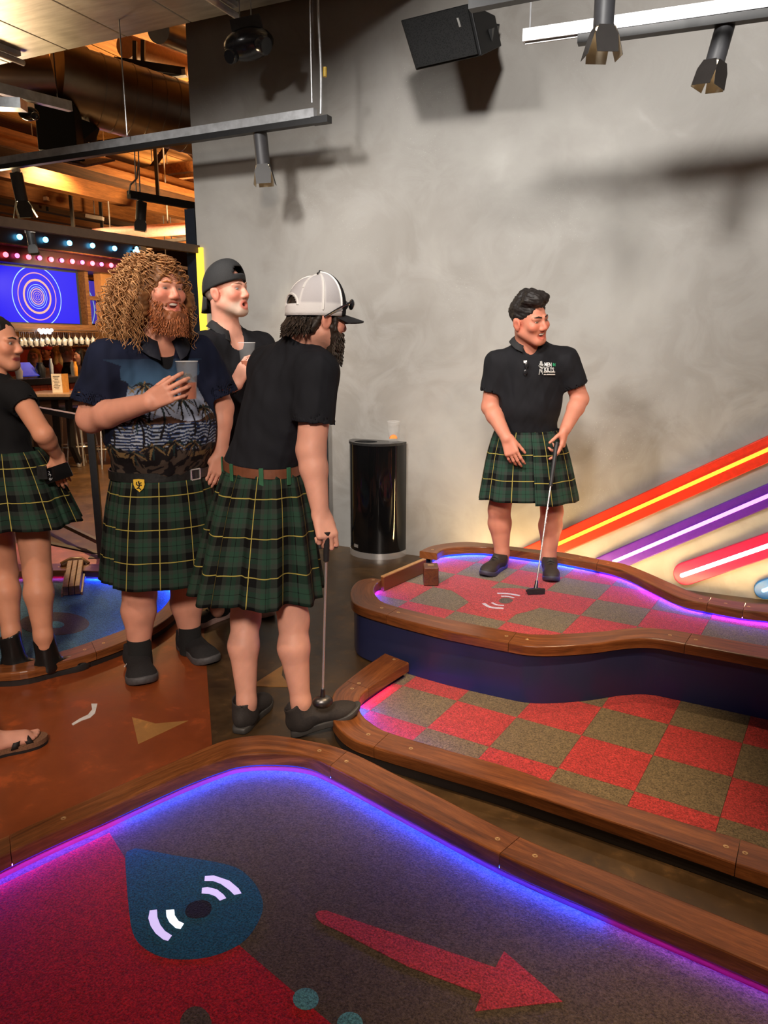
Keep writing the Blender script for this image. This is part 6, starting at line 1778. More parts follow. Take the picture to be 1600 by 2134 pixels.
    bd = MB().plate(pts, 0.004, n).build('shield_badge', plain('badge_yellow', srgb(220, 178, 56), 0.5), root)
    mb = MB()
    for a_, b_ in (((-0.1, 0.5), (0.1, 0.1)), ((0.1, 0.1), (-0.1, -0.4)), ((0.0, 0.3), (0.5, 0.45)), ((0.05, 0.1), (0.5, 0.05)), ((-0.1, -0.4), (0.3, -0.6)), ((-0.05, -0.3), (-0.45, -0.45)), ((-0.1, 0.0), (-0.5, 0.2)), ((-0.5, 0.2), (-0.4, 0.55)), ((-0.15, 0.55), (0.1, 0.6))):
        mb.tube([p + n * 0.0045 + t * a_[0] * 0.025 + UP * a_[1] * 0.03, p + n * 0.0045 + t * b_[0] * 0.025 + UP * b_[1] * 0.03], 0.0028, 5)
    mb.build('badge_figure', M_BLACK, bd)
    s1 = shoe(root, Z(283, 1375, 0), Z(303, 1442, 0), None, M_SOLED, ankle_h=0.12, L=0.345, width=0.072, sole_t=0.036)
    s2 = shoe(root, Z(380, 1345, 0), Z(460, 1398, 0), None, M_SOLED, ankle_h=0.12, L=0.345, width=0.068, sole_t=0.036)
    # S mark on the outer side of the near shoe
    V, Fc = text_mesh('S', 0.045, 0.001)
    hl, te = Z(284, 1378, 0), Z(301, 1441, 0); x = nrm(te - hl); y = nrm(np.cross(UP, x)); lf = -y if (-y) @ RIGHT < 0 else y
    vv_ = nrm(UP * 0.75 - lf * 0.66); V2 = np.array([hl + x * (0.150 + vx) + lf * 0.0655 + UP * 0.046 + vv_ * vy for vx, vy, _ in V])
    f = Fc[0]
    if np.cross(V2[f[1]] - V2[f[0]], V2[f[2]] - V2[f[0]]) @ (lf + UP * 0.3) < 0: Fc = [q[::-1] for q in Fc]
    mk('shoe_letter', V2 + lf * 0.003 + UP * 0.003, Fc, M_WHITE, s1)
    for an, hl_ in ((aR, Z(291, 1375, 0)), (aL, Z(396, 1350, 0))):
        MB().tube([an + UP * 0.055, an + UP * 0.0, an - UP * 0.05, an - UP * 0.09], [0.0575, 0.0575, 0.0585, 0.058], 20).build('sock', M_SOCK, root, True)
    ax = UP
    tumbler('plastic_cup', 'clear plastic cup of amber drink in the curly-haired man\'s hand', cupc - UP * 0.083, ax, 0.165, 0.034, 0.046, 0.42, plain('amber_drink', srgb(176, 96, 60), 0.1))
    return root
curlyman()

# ================================================================== man with backwards black cap
def backcap():
    F0 = nrm(dv(0.80, -0.60)); R0 = np.cross(F0, UP)
    J = dict(F=F0, pelvis=A(470, 945, 4.14), chest=A(478, 785, 4.12), neck=A(471, 688, 4.10), shR=A(428, 722, 3.98), shL=A(545, 722, 4.22),
             elR=A(432, 822, 3.95), wrR=A(492, 800, 3.84), elL=A(565, 815, 4.22), wrL=A(560, 890, 4.1))
    root = thing('person', 'laughing man with backwards black cap standing behind the others', 'person', tuple(Z(450, 1290, 0)))
    H = Head(A(474, 609, 4.06), dv(0.90, -0.45, 0.10), UP - RIGHT * 0.06, 1.10)
    S = SDF(0.005); head_sdf(S, H, 'open', 1.02, J['neck'], 0.064)
    b = dict(chest=(0.18, 0.13, 0.17), belly=(0.18, 0.16, 0.18), pelvis=(0.17, 0.14, 0.12), shr=0.060, belly_off=0.02, sh_drop=0.02, trap=0.0)
    L, (R, F, U) = torso_prims(J, b, 0.0); add_prims(S, L)
    arm_sdf(S, J['shR'], J['elR'], J['wrR'], (0.06, 0.052, 0.05, 0.034)); arm_sdf(S, J['shL'], J['elL'], J['wrL'])
    hand_sdf(S, J['wrR'], nrm(A(512, 762, 3.83) - J['wrR']), dv(0.6, 0.75, 0.1), dv(-0.5, 0.2, 0.7), CURL_CUP, 1.05, (0.3, 0.6, 0.7))
    hand_sdf(S, J['wrL'], -UP, dv(-0.5, 0.5), dv(0.5, -0.6), CURL_RELAX)
    kR, aR = A(455, 1150, 4.05), A(452, 1255, 4.06); kL, aL = A(505, 1150, 4.25), A(508, 1240, 4.3)
    leg_sdf(S, J['pelvis'] + R0 * 0.09 - UP * 0.06, kR, aR, calf_dir=-F0); leg_sdf(S, J['pelvis'] - R0 * 0.09 - UP * 0.06, kL, aL, calf_dir=-F0)
    sp = head_paint(H, SK_FAIR, 'open', flush=0.8)
    GREY = tuple(np.array(srgb(196, 168, 150)))
    sp.insert(0, (H.p(0, 0.055, -0.085), (0.062, 0.055, 0.040), H.RR, GREY, 0.5))
    sdf_obj('body', S, M_SKIN, root, lambda V: paint(V, SK_FAIR, sp, 9))
    face_parts(root, H, 'open', M_BROWW, (0.2, 0.22, 0.24), 0.9, teeth=False)
    Hs = SDF(0.005, H.sc); Hs.ell(H.p(0, -0.03, 0.02), (0.080, 0.092, 0.075), H.RR); Hs.ell(H.p(0, 0.10, -0.01), (0.1, 0.085, 0.12), H.RR, 0.01, True)
    for sg in (-1, 1): Hs.ell(H.p(sg * 0.085, -0.002, -0.022), (0.03, 0.026, 0.036), H.RR, 0.006, True)
    Hs.cut(-H.U, H.p(0, 0, -0.045), 0.01)
    sdf_obj('hair', Hs, M_HAIR, root, lambda V: np.tile(np.array(srgb(170, 150, 138)), (len(V), 1)), sm=1)
    # cap worn backwards: dome, strap arch over the forehead, brim down the neck
    mc = plain('black_cap_twill', (0.016, 0.016, 0.017), 0.8, 0, 0.2, 200)
    V = []; nu, nv = 72, 20
    for i in range(nv + 1):
        ph = (i / nv) * math.radians(95)
        for k in range(nu):
            a = 2 * math.pi * k / nu; rr = 0 if i == 0 else math.sin(ph) ** 0.85
            z = 0.018 + 0.115 * max(math.cos(ph), -0.15) + 0.026 * math.cos(a) * rr
            V.append(H.p(0.090 * rr * math.sin(a), -0.016 + 0.111 * rr * math.cos(a), z + 0.012))
    Fc = []
    for i in range(nv):
        for k in range(nu):
            a = 2 * math.pi * (k + 0.5) / nu; fa = abs((a + math.pi) % (2 * math.pi) - math.pi)
            if (fa / 0.5) ** 2 + ((i / nv - 0.82) / 0.22) ** 2 < 1 and i < nv - 3: continue
            Fc.append((i * nu + k, (i + 1) * nu + k, (i + 1) * nu + (k + 1) % nu, i * nu + (k + 1) % nu))
    va = np.array(V); f = Fc[len(Fc) // 2]
    if np.cross(va[f[1]] - va[f[0]], va[f[2]] - va[f[0]]) @ (va[f[0]] - H.p(0, -0.01, 0)) < 0: Fc = [q[::-1] for q in Fc]
    cp = mk('baseball_cap', V, np.array(Fc), mc, root, True); m = cp.modifiers.new('solid', 'SOLIDIFY'); m.thickness = 0.003; m.offset = 1
    brim = []; n = 14
    for j in range(6):
        for k in range(n + 1):
            a = -1.1 + 2.2 * k / n; t = j / 5
            x = 0.088 * math.sin(a) * (1 - 0.08 * t); y = -0.016 - 0.111 * math.cos(a) - 0.030 * t * math.cos(a); z = 0.004 - 0.085 * t * math.cos(a) ** 0.6 - 0.03 * (x / 0.09) ** 2
            brim.append(H.p(x, y, z))
    qs = [(j * (n + 1) + k, j * (n + 1) + k + 1, (j + 1) * (n + 1) + k + 1, (j + 1) * (n + 1) + k) for j in range(5) for k in range(n)]
    bo = mk('brim', brim, qs, mc, cp, True); m = bo.modifiers.new('solid', 'SOLIDIFY'); m.thickness = 0.006; m.offset = 0
    Sv = np.array([R, F, U])
    nc = [('ell', J['neck'] + F * 0.075 - U * 0.02, (0.055, 0.06, 0.10), Sv), ('plane', nrm(U * 1 + F * 0.2), J['neck'] + U * 0.03, 0.10)]
    shirt(root, J, b, BLACKC, 0.75, 0.016, 0.007, A(470, 975, 4.1), -UP, nc, 'shirt', sl_r=0.078, seed=40)
    cp_ = []
    for k in range(13):
        a = math.radians(-150 + 25 * k); c_, s_ = math.cos(a + math.pi), math.sin(a + math.pi)
        cp_.append((J['neck'] + R * 0.076 * s_ + F * 0.07 * c_ + U * (0.050 - 0.045 * max(0, c_)), J['neck'] + R * 0.115 * s_ + F * (0.11 * c_ + 0.012) + U * (0.012 - 0.07 * max(0, c_))))
    collar(root, H, J, plain('black_collar_cloth', (0.012, 0.012, 0.013), 0.85), cp_)
    kilt(root, A(470, 950, 4.14), A(475, 1155, 4.14), R0, F0, (0.18, 0.155), (0.25, 0.23), 0.012, 22, None, 11)
    sn = shoe(root, Z(480, 1282, 0), Z(424, 1302, 0), plain('black_trainer', (0.014, 0.013, 0.015), 0.7), plain('pink_white_sole', srgb(190, 160, 152), 0.6), ankle_h=0.09, L=0.30, sole_t=0.034)
    shoe(root, Z(512, 1262, 0), Z(548, 1280, 0), MATS['black_trainer'], MATS['pink_white_sole'], ankle_h=0.09, L=0.30, sole_t=0.034)
    ab = J['wrR'] - J['elR']
    for t in (0.72, 0.84):
        c = J['elR'] + ab * t; x, y, d = frame_from(ab); mb = MB()
        for k in range(16): 
            q = c + (x * math.cos(k * math.pi / 8) + y * math.sin(k * math.pi / 8)) * 0.042
            ellipsoid(mb, q, (0.006,) * 3, None, 6, 4)
        mb.build('bead_bracelet', M_BLKS, root, True)
    tumbler('plastic_cup', 'clear plastic cup held by the man with backwards cap, half hidden', A(516, 772, 3.86), UP, 0.14, 0.032, 0.043, 0.3, MATS['amber_drink'])
backcap()

# ================================================================== woman with phone behind her back
def woman():
    F0 = nrm(dv(-0.30, 0.95)); R0 = np.cross(F0, UP)
    J = dict(F=F0, pelvis=A(14, 985, 3.47), chest=A(-16, 862, 3.45), neck=A(-22, 784, 3.44), shR=A(38, 822, 3.40), shL=A(-82, 822, 3.52),
             elR=A(90, 905, 3.27), wrR=A(120, 950, 3.40), elL=A(-120, 920, 3.50), wrL=A(-95, 1010, 3.4))
    root = thing('person', 'woman in black top and green kilt at the left edge holding a phone', 'person', tuple(Z(55, 1395, 0)))
    H = Head(A(-4, 716, 3.45), dv(0.98, -0.12, -0.05), UP + RIGHT * 0.03, 0.98)
    S = SDF(0.0045); head_sdf(S, H, 'closed', 0.95, J['neck'], 0.046)
    b = dict(chest=(0.135, 0.098, 0.15), belly=(0.12, 0.095, 0.15), pelvis=(0.15, 0.125, 0.11), shr=0.046, belly_off=0.0, sh_drop=0.02, trap=0.0)
    L, (R, F, U) = torso_prims(J, b, 0.0); add_prims(S, L)
    arm_sdf(S, J['shR'], J['elR'], J['wrR'], (0.050, 0.042, 0.038, 0.025)); arm_sdf(S, J['shL'], J['elL'], J['wrL'], (0.050, 0.042, 0.038, 0.025))
    hand_sdf(S, J['wrR'], nrm(A(126, 985, 3.40) - J['wrR']), dv(-0.1, 0.9, 0.1), dv(-0.95, 0, -0.1), [(0.3, 0.3, 0.2)] * 4, 0.88, (0.7, 0.75, -0.3), 0.03)
    hand_sdf(S, J['wrL'], -UP, dv(0.5, 0.5), dv(0, 1), CURL_RELAX, 0.88)
    kL, aL = A(8, 1192, 3.50), A(24, 1318, 3.40); kR, aR = A(78, 1192, 3.42), A(90, 1324, 3.34)
    leg_sdf(S, J['pelvis'] - R0 * 0.085 - UP * 0.05, kL, aL, (0.092, 0.064, 0.064, 0.040), -F0); leg_sdf(S, J['pelvis'] + R0 * 0.085 - UP * 0.05, kR, aR, (0.092, 0.064, 0.064, 0.040), -F0)
    sp = head_paint(H, SK_TAN, 'closed', lip=srgb(150, 60, 60), flush=0.3)
    sdf_obj('body', S, M_SKIN, root, lambda V: paint(V, SK_TAN, sp, 19))
    face_parts(root, H, 'closed', M_BROWD, squint=0.3)
    DK = np.array((0.010, 0.007, 0.006)); Hs = SDF(0.005, H.sc)
    Hs.ell(H.p(0, -0.028, 0.044), (0.084, 0.102, 0.086), H.RR); Hs.ell(H.p(0, -0.11, 0.01), (0.05, 0.05, 0.055), H.RR, 0.02)
    for sg in (-1, 1): Hs.cap(H.p(sg * 0.070, 0.02, 0.05), H.p(sg * 0.078, -0.03, -0.03), 0.018, 0.014, 0.02)
    Hs.ell(H.p(0, 0.102, -0.012), (0.085, 0.085, 0.092), H.RR, 0.01, True)
    sdf_obj('hair', Hs, M_HAIR, root, lambda V: np.tile(DK, (len(V), 1)), sm=1, disp=lambda V: 0.0025 * wob(V * np.array([1, 1, 0.3]), 150, 4))
    nc = [('plane', nrm(U * 1 + F * 0.1), J['neck'] + U * 0.055, 0.09)]
    shirt(root, J, b, (0.008, 0.008, 0.009), 0.34, 0.012, 0.006, A(14, 958, 3.45), -UP, nc, 'top', sl_r=0.062, seed=50)
    wc, hc = A(14, 938, 3.46), A(42, 1086, 3.46)
    kilt(root, wc, hc, R0, F0, (0.148, 0.125), (0.262, 0.225), 0.014, 20, None, 14, hem_wave=0.016, pleat_front=0.6)
    for hl, te in ((Z(4, 1409, 0), Z(60, 1405, 0)), (Z(74, 1417, 0), Z(130, 1402, 0))):
        shoe(root, hl, te, plain('black_boot_leather', (0.009, 0.009, 0.009), 0.28), plain('lug_sole', (0.02, 0.02, 0.02), 0.5), ankle_h=0.21, high=True, L=0.26, width=0.046, sole_t=0.042, lace=False, name='boot', chunky=True)
    MB().box(A(88, 985, 3.34), (0.022, 0.004, 0.03), (RIGHT, AHEAD, UP)).build('kilt_strap', M_LEATHER, root)
    ph = thing('phone', 'black phone held behind the back of the woman at left', 'phone', tuple(A(118, 985, 3.385)))
    c = A(119, 986, 3.368); x = nrm(A(148, 975, 3.368) - A(92, 994, 3.368)); y = nrm(np.cross(AHEAD, x)); n_ = np.cross(x, y)
    bevel(MB().box(c, (0.066, 0.034, 0.005), (x, y, n_)).build('phone_body', M_BLACKG, ph), 0.003)
    V, Fc = text_mesh('6:20', 0.026, 0.0003)
    sd = n_ if n_ @ AHEAD < 0 else -n_
    V2 = np.array([c + sd * 0.0056 - x * (0.036 - (vy - 0.009)) + nrm(np.cross(sd, -x)) * 0 - y * (vx - 0.022) for vx, vy, _ in V]); f = Fc[0]
    if np.cross(V2[f[1]] - V2[f[0]], V2[f[2]] - V2[f[0]]) @ sd < 0: Fc = [q[::-1] for q in Fc]
    mk('screen_digits', V2, Fc, plain('digit_grey', (0.35, 0.35, 0.36), 0.5), ph)
woman()

# ================================================================== person in sandals, mostly left of the frame
def sandalman():
    F0 = nrm(dv(0.97, -0.10)); R0 = np.cross(F0, UP)
    root = thing('person', 'person at the left edge, only a sandaled foot on the orange floor showing', 'person', tuple(Z(-230, 1590, 0)))
    base = Z(-330, 1590, 0)
    J = dict(F=F0, pelvis=base + UP * 0.98, chest=base + UP * 1.30, neck=base + UP * 1.48, shR=base + R0 * 0.19 + UP * 1.40, shL=base - R0 * 0.19 + UP * 1.40,
             elR=base + R0 * 0.25 + UP * 1.12, wrR=base + R0 * 0.24 + F0 * 0.08 + UP * 0.88, elL=base - R0 * 0.25 + UP * 1.12, wrL=base - R0 * 0.24 + F0 * 0.08 + UP * 0.88)
    S = SDF(0.005); H = Head(base + UP * 1.63, F0, UP); head_sdf(S, H, 'closed', 1.0, J['neck'])
    b = dict(chest=(0.165, 0.115, 0.165), belly=(0.150, 0.115, 0.18), pelvis=(0.155, 0.12, 0.11), shr=0.055)
    L, (R, F, U) = torso_prims(J, b, 0.0); add_prims(S, L)
    for s in 'RL': arm_sdf(S, J['sh' + s], J['el' + s], J['wr' + s]); hand_sdf(S, J['wr' + s], -UP, dv(0, 1 if s == 'R' else -1), F0, CURL_RELAX)
    heel, toe = Z(-58, 1588, 0), Z(96, 1546, 0); x = nrm(toe - heel); y = nrm(np.cross(UP, x)); Lf = np.linalg.norm(toe - heel)
    an = heel + x * 0.05 + UP * 0.095
    kn = A(-175, 1340, 2.62); leg_sdf(S, J['pelvis'] + R0 * 0.09 - UP * 0.06, kn, an, calf_dir=-F0)
    h2 = base - R0 * 0.14 - x * 0.1; leg_sdf(S, J['pelvis'] - R0 * 0.09 - UP * 0.06, h2 + UP * 0.5 + x * 0.05, h2 + UP * 0.1 + x * 0.05, calf_dir=-F0)
    sz = 0.034
    for hh, yy in ((heel, 1), (h2, -1)):
        S.cap(hh + x * 0.045 + UP * 0.06, hh + x * 0.04 + UP * (sz + 0.012), 0.036, 0.032, 0.02)
        S.cap(hh + x * 0.06 + UP * 0.075, hh + x * 0.185 + UP * (sz + 0.014), 0.034, 0.026, 0.03); S.cap(hh + x * 0.10 + UP * 0.045, hh + x * 0.185 + UP * (sz + 0.010), 0.034, 0.034, 0.03, flat=(UP, 0.6))
        for k, (oy, ox, rr) in enumerate(((0.026, 0.252, 0.0125), (0.008, 0.250, 0.0095), (-0.008, 0.242, 0.009), (-0.022, 0.230, 0.0085), (-0.034, 0.214, 0.008))):
            S.cap(hh + x * 0.19 + y * oy * 0.9 + UP * (sz + 0.010), hh + x * (ox - 0.012) + y * oy + UP * (sz + 0.008), 0.012, rr, 0.006)
    sdf_obj('body', S, M_SKIN, root, lambda V: paint(V, SK_FAIR, head_paint(H, SK_FAIR, 'closed'), 29))
    cork = plain('cork_footbed', srgb(120, 84, 60), 0.85, 0, 0.3, 200, bmp=0.3); strap = plain('dark_sandal_strap', srgb(26, 19, 17), 0.7); shs = plain('dark_sandal_sole', srgb(22, 18, 18), 0.7)
    for hh in (heel, h2):
        prof = [(-0.008, 0.020), (0.01, 0.032), (0.06, 0.038), (0.12, 0.038), (0.18, 0.048), (0.23, 0.046), (0.258, 0.030), (0.272, 0.010)]
        ring = catmull([hh + x * a + y * w for a, w in prof] + [hh + x * a - y * w for a, w in prof[::-1]], 4, True)
        so = MB().prism([p[:2] for p in ring], 0.002, 0.014).build('sandal', shs, root)
        MB().prism([p[:2] for p in ring], 0.014, sz).build('footbed', cork, so)
        def arch(a0, a1, h, w=0.026, out=0.044):
            V = []; n = 11
            for k in range(n):
                t = math.pi * k / (n - 1); c = hh + x * (a0 + (a1 - a0) * k / (n - 1)) + y * out * math.cos(t) + UP * (sz - 0.008 + (h - sz + 0.008) * math.sin(t) ** 0.8); V += [c - x * w / 2, c + x * w / 2]
            q = [(2 * k, 2 * k + 2, 2 * k + 3, 2 * k + 1) for k in range(n - 1)]
            o = mk('strap', V, q, strap, so, True); m = o.modifiers.new('solid', 'SOLIDIFY'); m.thickness = 0.004; m.offset = 0
        arch(0.205, 0.145, 0.066); arch(0.150, 0.205, 0.067); arch(0.06, 0.07, 0.115, 0.022, 0.042)
    shirt(root, J, b, (0.02, 0.02, 0.025), 0.66, 0.016, 0.008, J['pelvis'], -UP, [('plane', UP, J['neck'] + UP * 0.02, 0.09)], 't_shirt', sl_r=0.075)
    kilt(root, base + UP * 0.98, base + UP * 0.55, R0, F0, (0.17, 0.14), (0.25, 0.23), 0.015, 20, None, 3)
    DKh = SDF(0.007); DKh.ell(H.p(0, -0.022, 0.048), (0.083, 0.100, 0.086), H.RR, 0.02); DKh.ell(H.p(0, 0.10, 0.0), (0.075, 0.07, 0.078), H.RR, 0.01, True); DKh.cut(-H.U, H.p(0, 0, -0.05), 0.01)
    sdf_obj('hair', DKh, M_HAIR, root, None, (0.03, 0.02, 0.014))
    face_parts(root, H, 'closed', M_BROWD)
sandalman()
# scrap of paper on the floor
pp = [(190, 1466), (203, 1466), (198, 1486), (188, 1495), (170, 1501), (152, 1511), (149, 1508), (166, 1497), (183, 1489), (192, 1478)]
tag(MB().prism([Z(x_, y_, 0.004)[:2] for x_, y_ in pp], 0.0017, 0.0035).build('paper_scrap', plain('white_paper', (0.7, 0.68, 0.66), 0.8)), 'crooked white paper scrap lying on the orange floor', 'paper scrap')
# wooden bridge ramp on the blue lane
BR = thing('golf_ramp', 'small grooved wooden ramp obstacle on the blue lane', 'golf ramp', tuple(Z(150, 1230, 0.009)))
M_RAMP = m_wood('ramp_wood', srgb(78, 48, 24), srgb(120, 78, 40), srgb(146, 100, 56), 0.4, 1.0, 'y')
r0, r1 = Z(150, 1242, 0.012), Z(160, 1197, 0.012); rd = nrm(r1 - r0); rs = nrm(np.cross(rd, UP))
for k in (-1, 0, 1):
    bevel(MB().bar(r0 + rs * k * 0.035 + UP * 0.035, r1 + rs * k * 0.035 + UP * 0.075, 0.033, 0.06).build('slat', M_RAMP, BR), 0.004)
for s_ in (-1, 1): MB().plate([r0 + rs * s_ * 0.054, r1 + rs * s_ * 0.054, r1 + rs * s_ * 0.054 + UP * 0.06, r0 + rs * s_ * 0.054 + UP * 0.02], 0.01, rs * s_).build('side_cheek', M_RAMP, BR)
MB().tube([r1 + rd * 0.03 - rs * 0.09 + UP * 0.06, r1 + rd * 0.05 - rs * 0.03 + UP * 0.085, r1 + rd * 0.05 + rs * 0.03 + UP * 0.08, r1 + rd * 0.03 + rs * 0.07 + UP * 0.05], 0.03, 10).build('hood', M_RAMP, BR, True)
# ------------------------------------------------------------------ bar room behind the opening
M_DECK = m_wood('ceiling_plank_wood', srgb(150, 96, 44), srgb(186, 126, 62), srgb(208, 148, 80), 0.6, 0.6, 'y')
M_BEAM = m_wood('timber_beam_wood', srgb(96, 58, 26), srgb(128, 80, 38), srgb(150, 98, 50), 0.6, 0.5, 'y')
M_BEAMD = m_wood('dark_timber', srgb(48, 30, 18), srgb(66, 42, 24), srgb(84, 54, 32), 0.6, 0.5, 'y')
CEIL = struct(MB().mm((-20, -4, 5.30), (6, 26, 5.34)).build('ceiling', M_BEAMD), 'exposed timber plank ceiling high above')
pm = None
for k in range(64):
    x = -19.5 + k * 0.3
    if pm is None:
        pm = MB().mm((x, 4.6, 5.265), (x + 0.288, 26, 5.30)).build('plank', M_DECK, CEIL)
    else:
        c = pm.copy(); col.objects.link(c); c.location = (k * 0.3, 0, 0.006 * (k % 2))
# far and side walls of the hall
struct(MB().mm((-20, 25.8, 0), (6, 26, 5.3)).build('wall_far', plain('far_brown_wall', srgb(92, 58, 34), 0.8)), 'far brown wall of the bar hall')
struct(MB().mm((-20.2, -4, 0), (-20, 26, 5.3)).build('wall_left', plain('left_brown_wall', srgb(84, 52, 32), 0.8)), 'left brown wall of the bar hall')
# timber beams running along the hall
def hall_beam(x0px, y0px, X, h, w, mat, label, y1=24.0):
    p = onX(x0px, y0px, X); z = p[2]
    o = MB().mm((X - w / 2, 2.2, z - h), (X + w / 2, y1, z)).build('ceiling_beam', mat); tag(o, label, 'beam'); return o
for a in ((0, 268, -9.2, 0.30, 0.2, M_BEAM, 'uppermost timber beam under the spiral duct at left'),
          (0, 300, -9.0, 0.16, 0.12, M_BEAMD, 'dark timber beam just below the uppermost beam'),
          (0, 326, -10.0, 0.30, 0.2, M_BEAM, 'timber beam at the height of the hanging black cabinet'),
          (0, 352, -10.6, 0.14, 0.14, M_GALV, 'thin steel conduit beam under the long lighting track'),
          (0, 372, -11.4, 0.28, 0.18, M_BEAM, 'broad timber beam behind the left spotlight'),
          (0, 398, -12.4, 0.22, 0.18, M_BEAMD, 'dark timber beam above the far trusses'),
          (0, 418, -13.4, 0.22, 0.18, M_BEAM, 'timber beam over the farthest trusses'),
          (0, 440, -14.6, 0.18, 0.16, M_BEAM, 'lowest timber beam just above the bar soffit')):
    hall_beam(*a)
for k, (Y, zt) in enumerate(((11.5, 4.55), (14.0, 4.6), (17.0, 4.5), (20.0, 4.5))):
    T = thing('roof_truss', ['nearest timber roof truss across the hall', 'second timber roof truss across the hall', 'third timber roof truss across the hall', 'farthest timber roof truss across the hall'][k], 'roof truss', (-10, Y, zt), 'roof trusses')
    MB().mm((-19, Y - 0.07, zt), (-1, Y + 0.07, zt + 0.16)).build('bottom_chord', M_BEAM, T); MB().mm((-19, Y - 0.07, 5.08), (-1, Y + 0.07, 5.25)).build('top_chord', M_BEAM, T)
    wb = None
    for j in range(15):
        a = V3(-18.5 + j * 1.2, Y, zt + 0.1); b_ = V3(-18.5 + j * 1.2 + 0.6 * (1 if j % 2 else -1), Y, 5.15); MB().bar(a, b_, 0.07, 0.07).build('web', M_BEAMD, T)
rb_ = np.random.default_rng(5)
kinds = [(M_BEAM, 'thin timber'), (M_BLACK, 'black conduit'), (M_GALV, 'steel conduit'), (M_BEAMD, 'dark timber')]
for k in range(16):
    X = -8.8 - 0.42 * k; y0 = 285 + 11.5 * k; mt, nm = kinds[k % 4]; h = 0.05 + 0.05 * rb_.random()
    p_ = onX(0, y0 + rb_.uniform(-4, 4), X)
    if p_[2] > 5.2 or p_[2] < 2.9: continue
    o = MB().mm((X - 0.04, 3.0, p_[2] - h), (X + 0.04, 24, p_[2])).build('ceiling_batten', mt); tag(o, '%s batten, number %s from the top among the ceiling lines' % (nm, ['one', 'two', 'three', 'four', 'five', 'six', 'seven', 'eight', 'nine', 'ten', 'eleven', 'twelve', 'thirteen', 'fourteen', 'fifteen', 'sixteen'][k]), 'batten')
# posts/hangers seen among the trusses
for k, (px, y0, y1, d) in enumerate(((153, 405, 478, 13.0), (213, 430, 476, 14.5), (100, 350, 440, 15.0), (330, 330, 420, 12.5))):
    lo_ = A(px, y1, d); o = MB().bar(np.array([lo_[0], lo_[1], 5.28]), lo_, 0.05, 0.05, AHEAD).build('steel_hanger', M_BLACK); tag(o, ['black steel hanger left of the bar soffit', 'black steel hanger above the bar soffit end', 'thin black hanger among the far trusses', 'black hanger beside the second spotlight'][k], 'hanger')
PKT = thing('pink_lit_pipe', 'pipe with pink light put into its colour, level above the bar soffit', 'pipe', tuple(A(195, 489, 13.5)))
MB().cyl(A(195, 489, 13.5), A(392, 476, 13.5), 0.10, 14).build('pipe', plain('pink_lit_duct', srgb(226, 170, 160), 0.45), PKT, True)  # pink light falling on the pipe is put into its base colour
for q_ in (230, 350):
    lo_ = A(q_, 484 - (q_ - 220) * 0.066, 13.5); MB().cyl(lo_, np.array([lo_[0], lo_[1], 5.28]), 0.012, 6).build('hanger_rod', M_GALV, PKT)
for k, (x0, y0, x1, y1, d) in enumerate(((180, 450, 215, 456, 14), (60, 418, 100, 414, 14), (300, 430, 345, 424, 15), (325, 505, 390, 498, 16), (300, 540, 392, 560, 16))):
    o = thing('tube_light', 'x', 'tube light', tuple(A(x0, y0, d))); MB().bar(A(x0, y0, d), A(x1, y1, d), 0.1, 0.06).build('tube', M_CLEARPL, o); lo_ = (A(x0, y0, d) + A(x1, y1, d)) / 2; MB().cyl(lo_, np.array([lo_[0], lo_[1], 5.28]), 0.01, 6).build('hanger_rod', M_GALV, o); tag(o, ['small pale tube light over the bar end', 'pale tube light above the blue bulbs', 'pale tube light left of the dark jamb', 'pale tube light low beside the jamb', 'pale strip behind the curly hair'][k], 'tube light')
# ---- spiral duct
SD0, SD1 = A(120, 166, 7.7), A(440, 262, 8.6)
SPD = thing('spiral_duct', 'large round spiral metal duct below the timber ceiling', 'duct', tuple(SD0))
M_SPIRAL = plain('dull_spiral_steel', (0.40, 0.36, 0.31), 0.30, 1.0, 0.15, 5)
MB().cyl(SD0, SD1, 0.33, 40).build('duct_body', M_SPIRAL, SPD, True)
dd_ = nrm(SD1 - SD0); LL = np.linalg.norm(SD1 - SD0)
for k in range(15): MB().cyl(SD0 + dd_ * (0.35 + k * 0.145), SD0 + dd_ * (0.355 + k * 0.145 + 0.006), 0.3345, 40).build('seam', M_STEELD, SPD, True)
MB().cyl(SD0 - dd_ * 0.02, SD0 + dd_ * 0.22, 0.345, 40).build('coupling', M_SPIRAL, SPD, True)
ob = MB().cyl(A(-60, 165, 7.3), A(108, 168, 7.6), 0.24, 28).build('branch_duct', plain('warm_duct', (0.5, 0.38, 0.3), 0.3, 1.0, 0.1, 6), SPD, True)
bp = MB().cyl(A(262, 96, 9.0), A(395, 140, 10.2), 0.12, 20).build('roof_pipe', plain('tan_roof_pipe', srgb(190, 128, 76), 0.5), None, True); tag(bp, 'tan round pipe close under the plank ceiling', 'pipe')
sp2 = MB().cyl(A(330, 62, 8.0), A(400, 90, 8.6), 0.12, 20).build('roof_pipe', M_SPIRAL, None, True); tag(sp2, 'steel pipe above the tan pipe beside the wall top', 'pipe')
for k, (px, y0, y1, d) in enumerate(((281, 86, 140, 8.8), (298, 84, 145, 8.8))):
    o = MB().bar(A(px, y0, d), A(px, y1, d), 0.04, 0.04, AHEAD).build('steel_hanger', M_BLACK); tag(o, ['left of two black hangers over the spiral duct', 'right of two black hangers over the spiral duct'][k], 'hanger')
o = MB().bar(A(238, 128, 8.6), A(385, 150, 8.9), 0.05, 0.08).build('steel_strut', M_BLACK); tag(o, 'black strut crossing over the spiral duct', 'strut')
o = MB().bar(A(310, 163, 8.9), A(388, 152, 8.9), 0.08, 0.06).build('steel_strut', M_GALV); tag(o, 'pale strut behind the spiral duct top', 'strut')
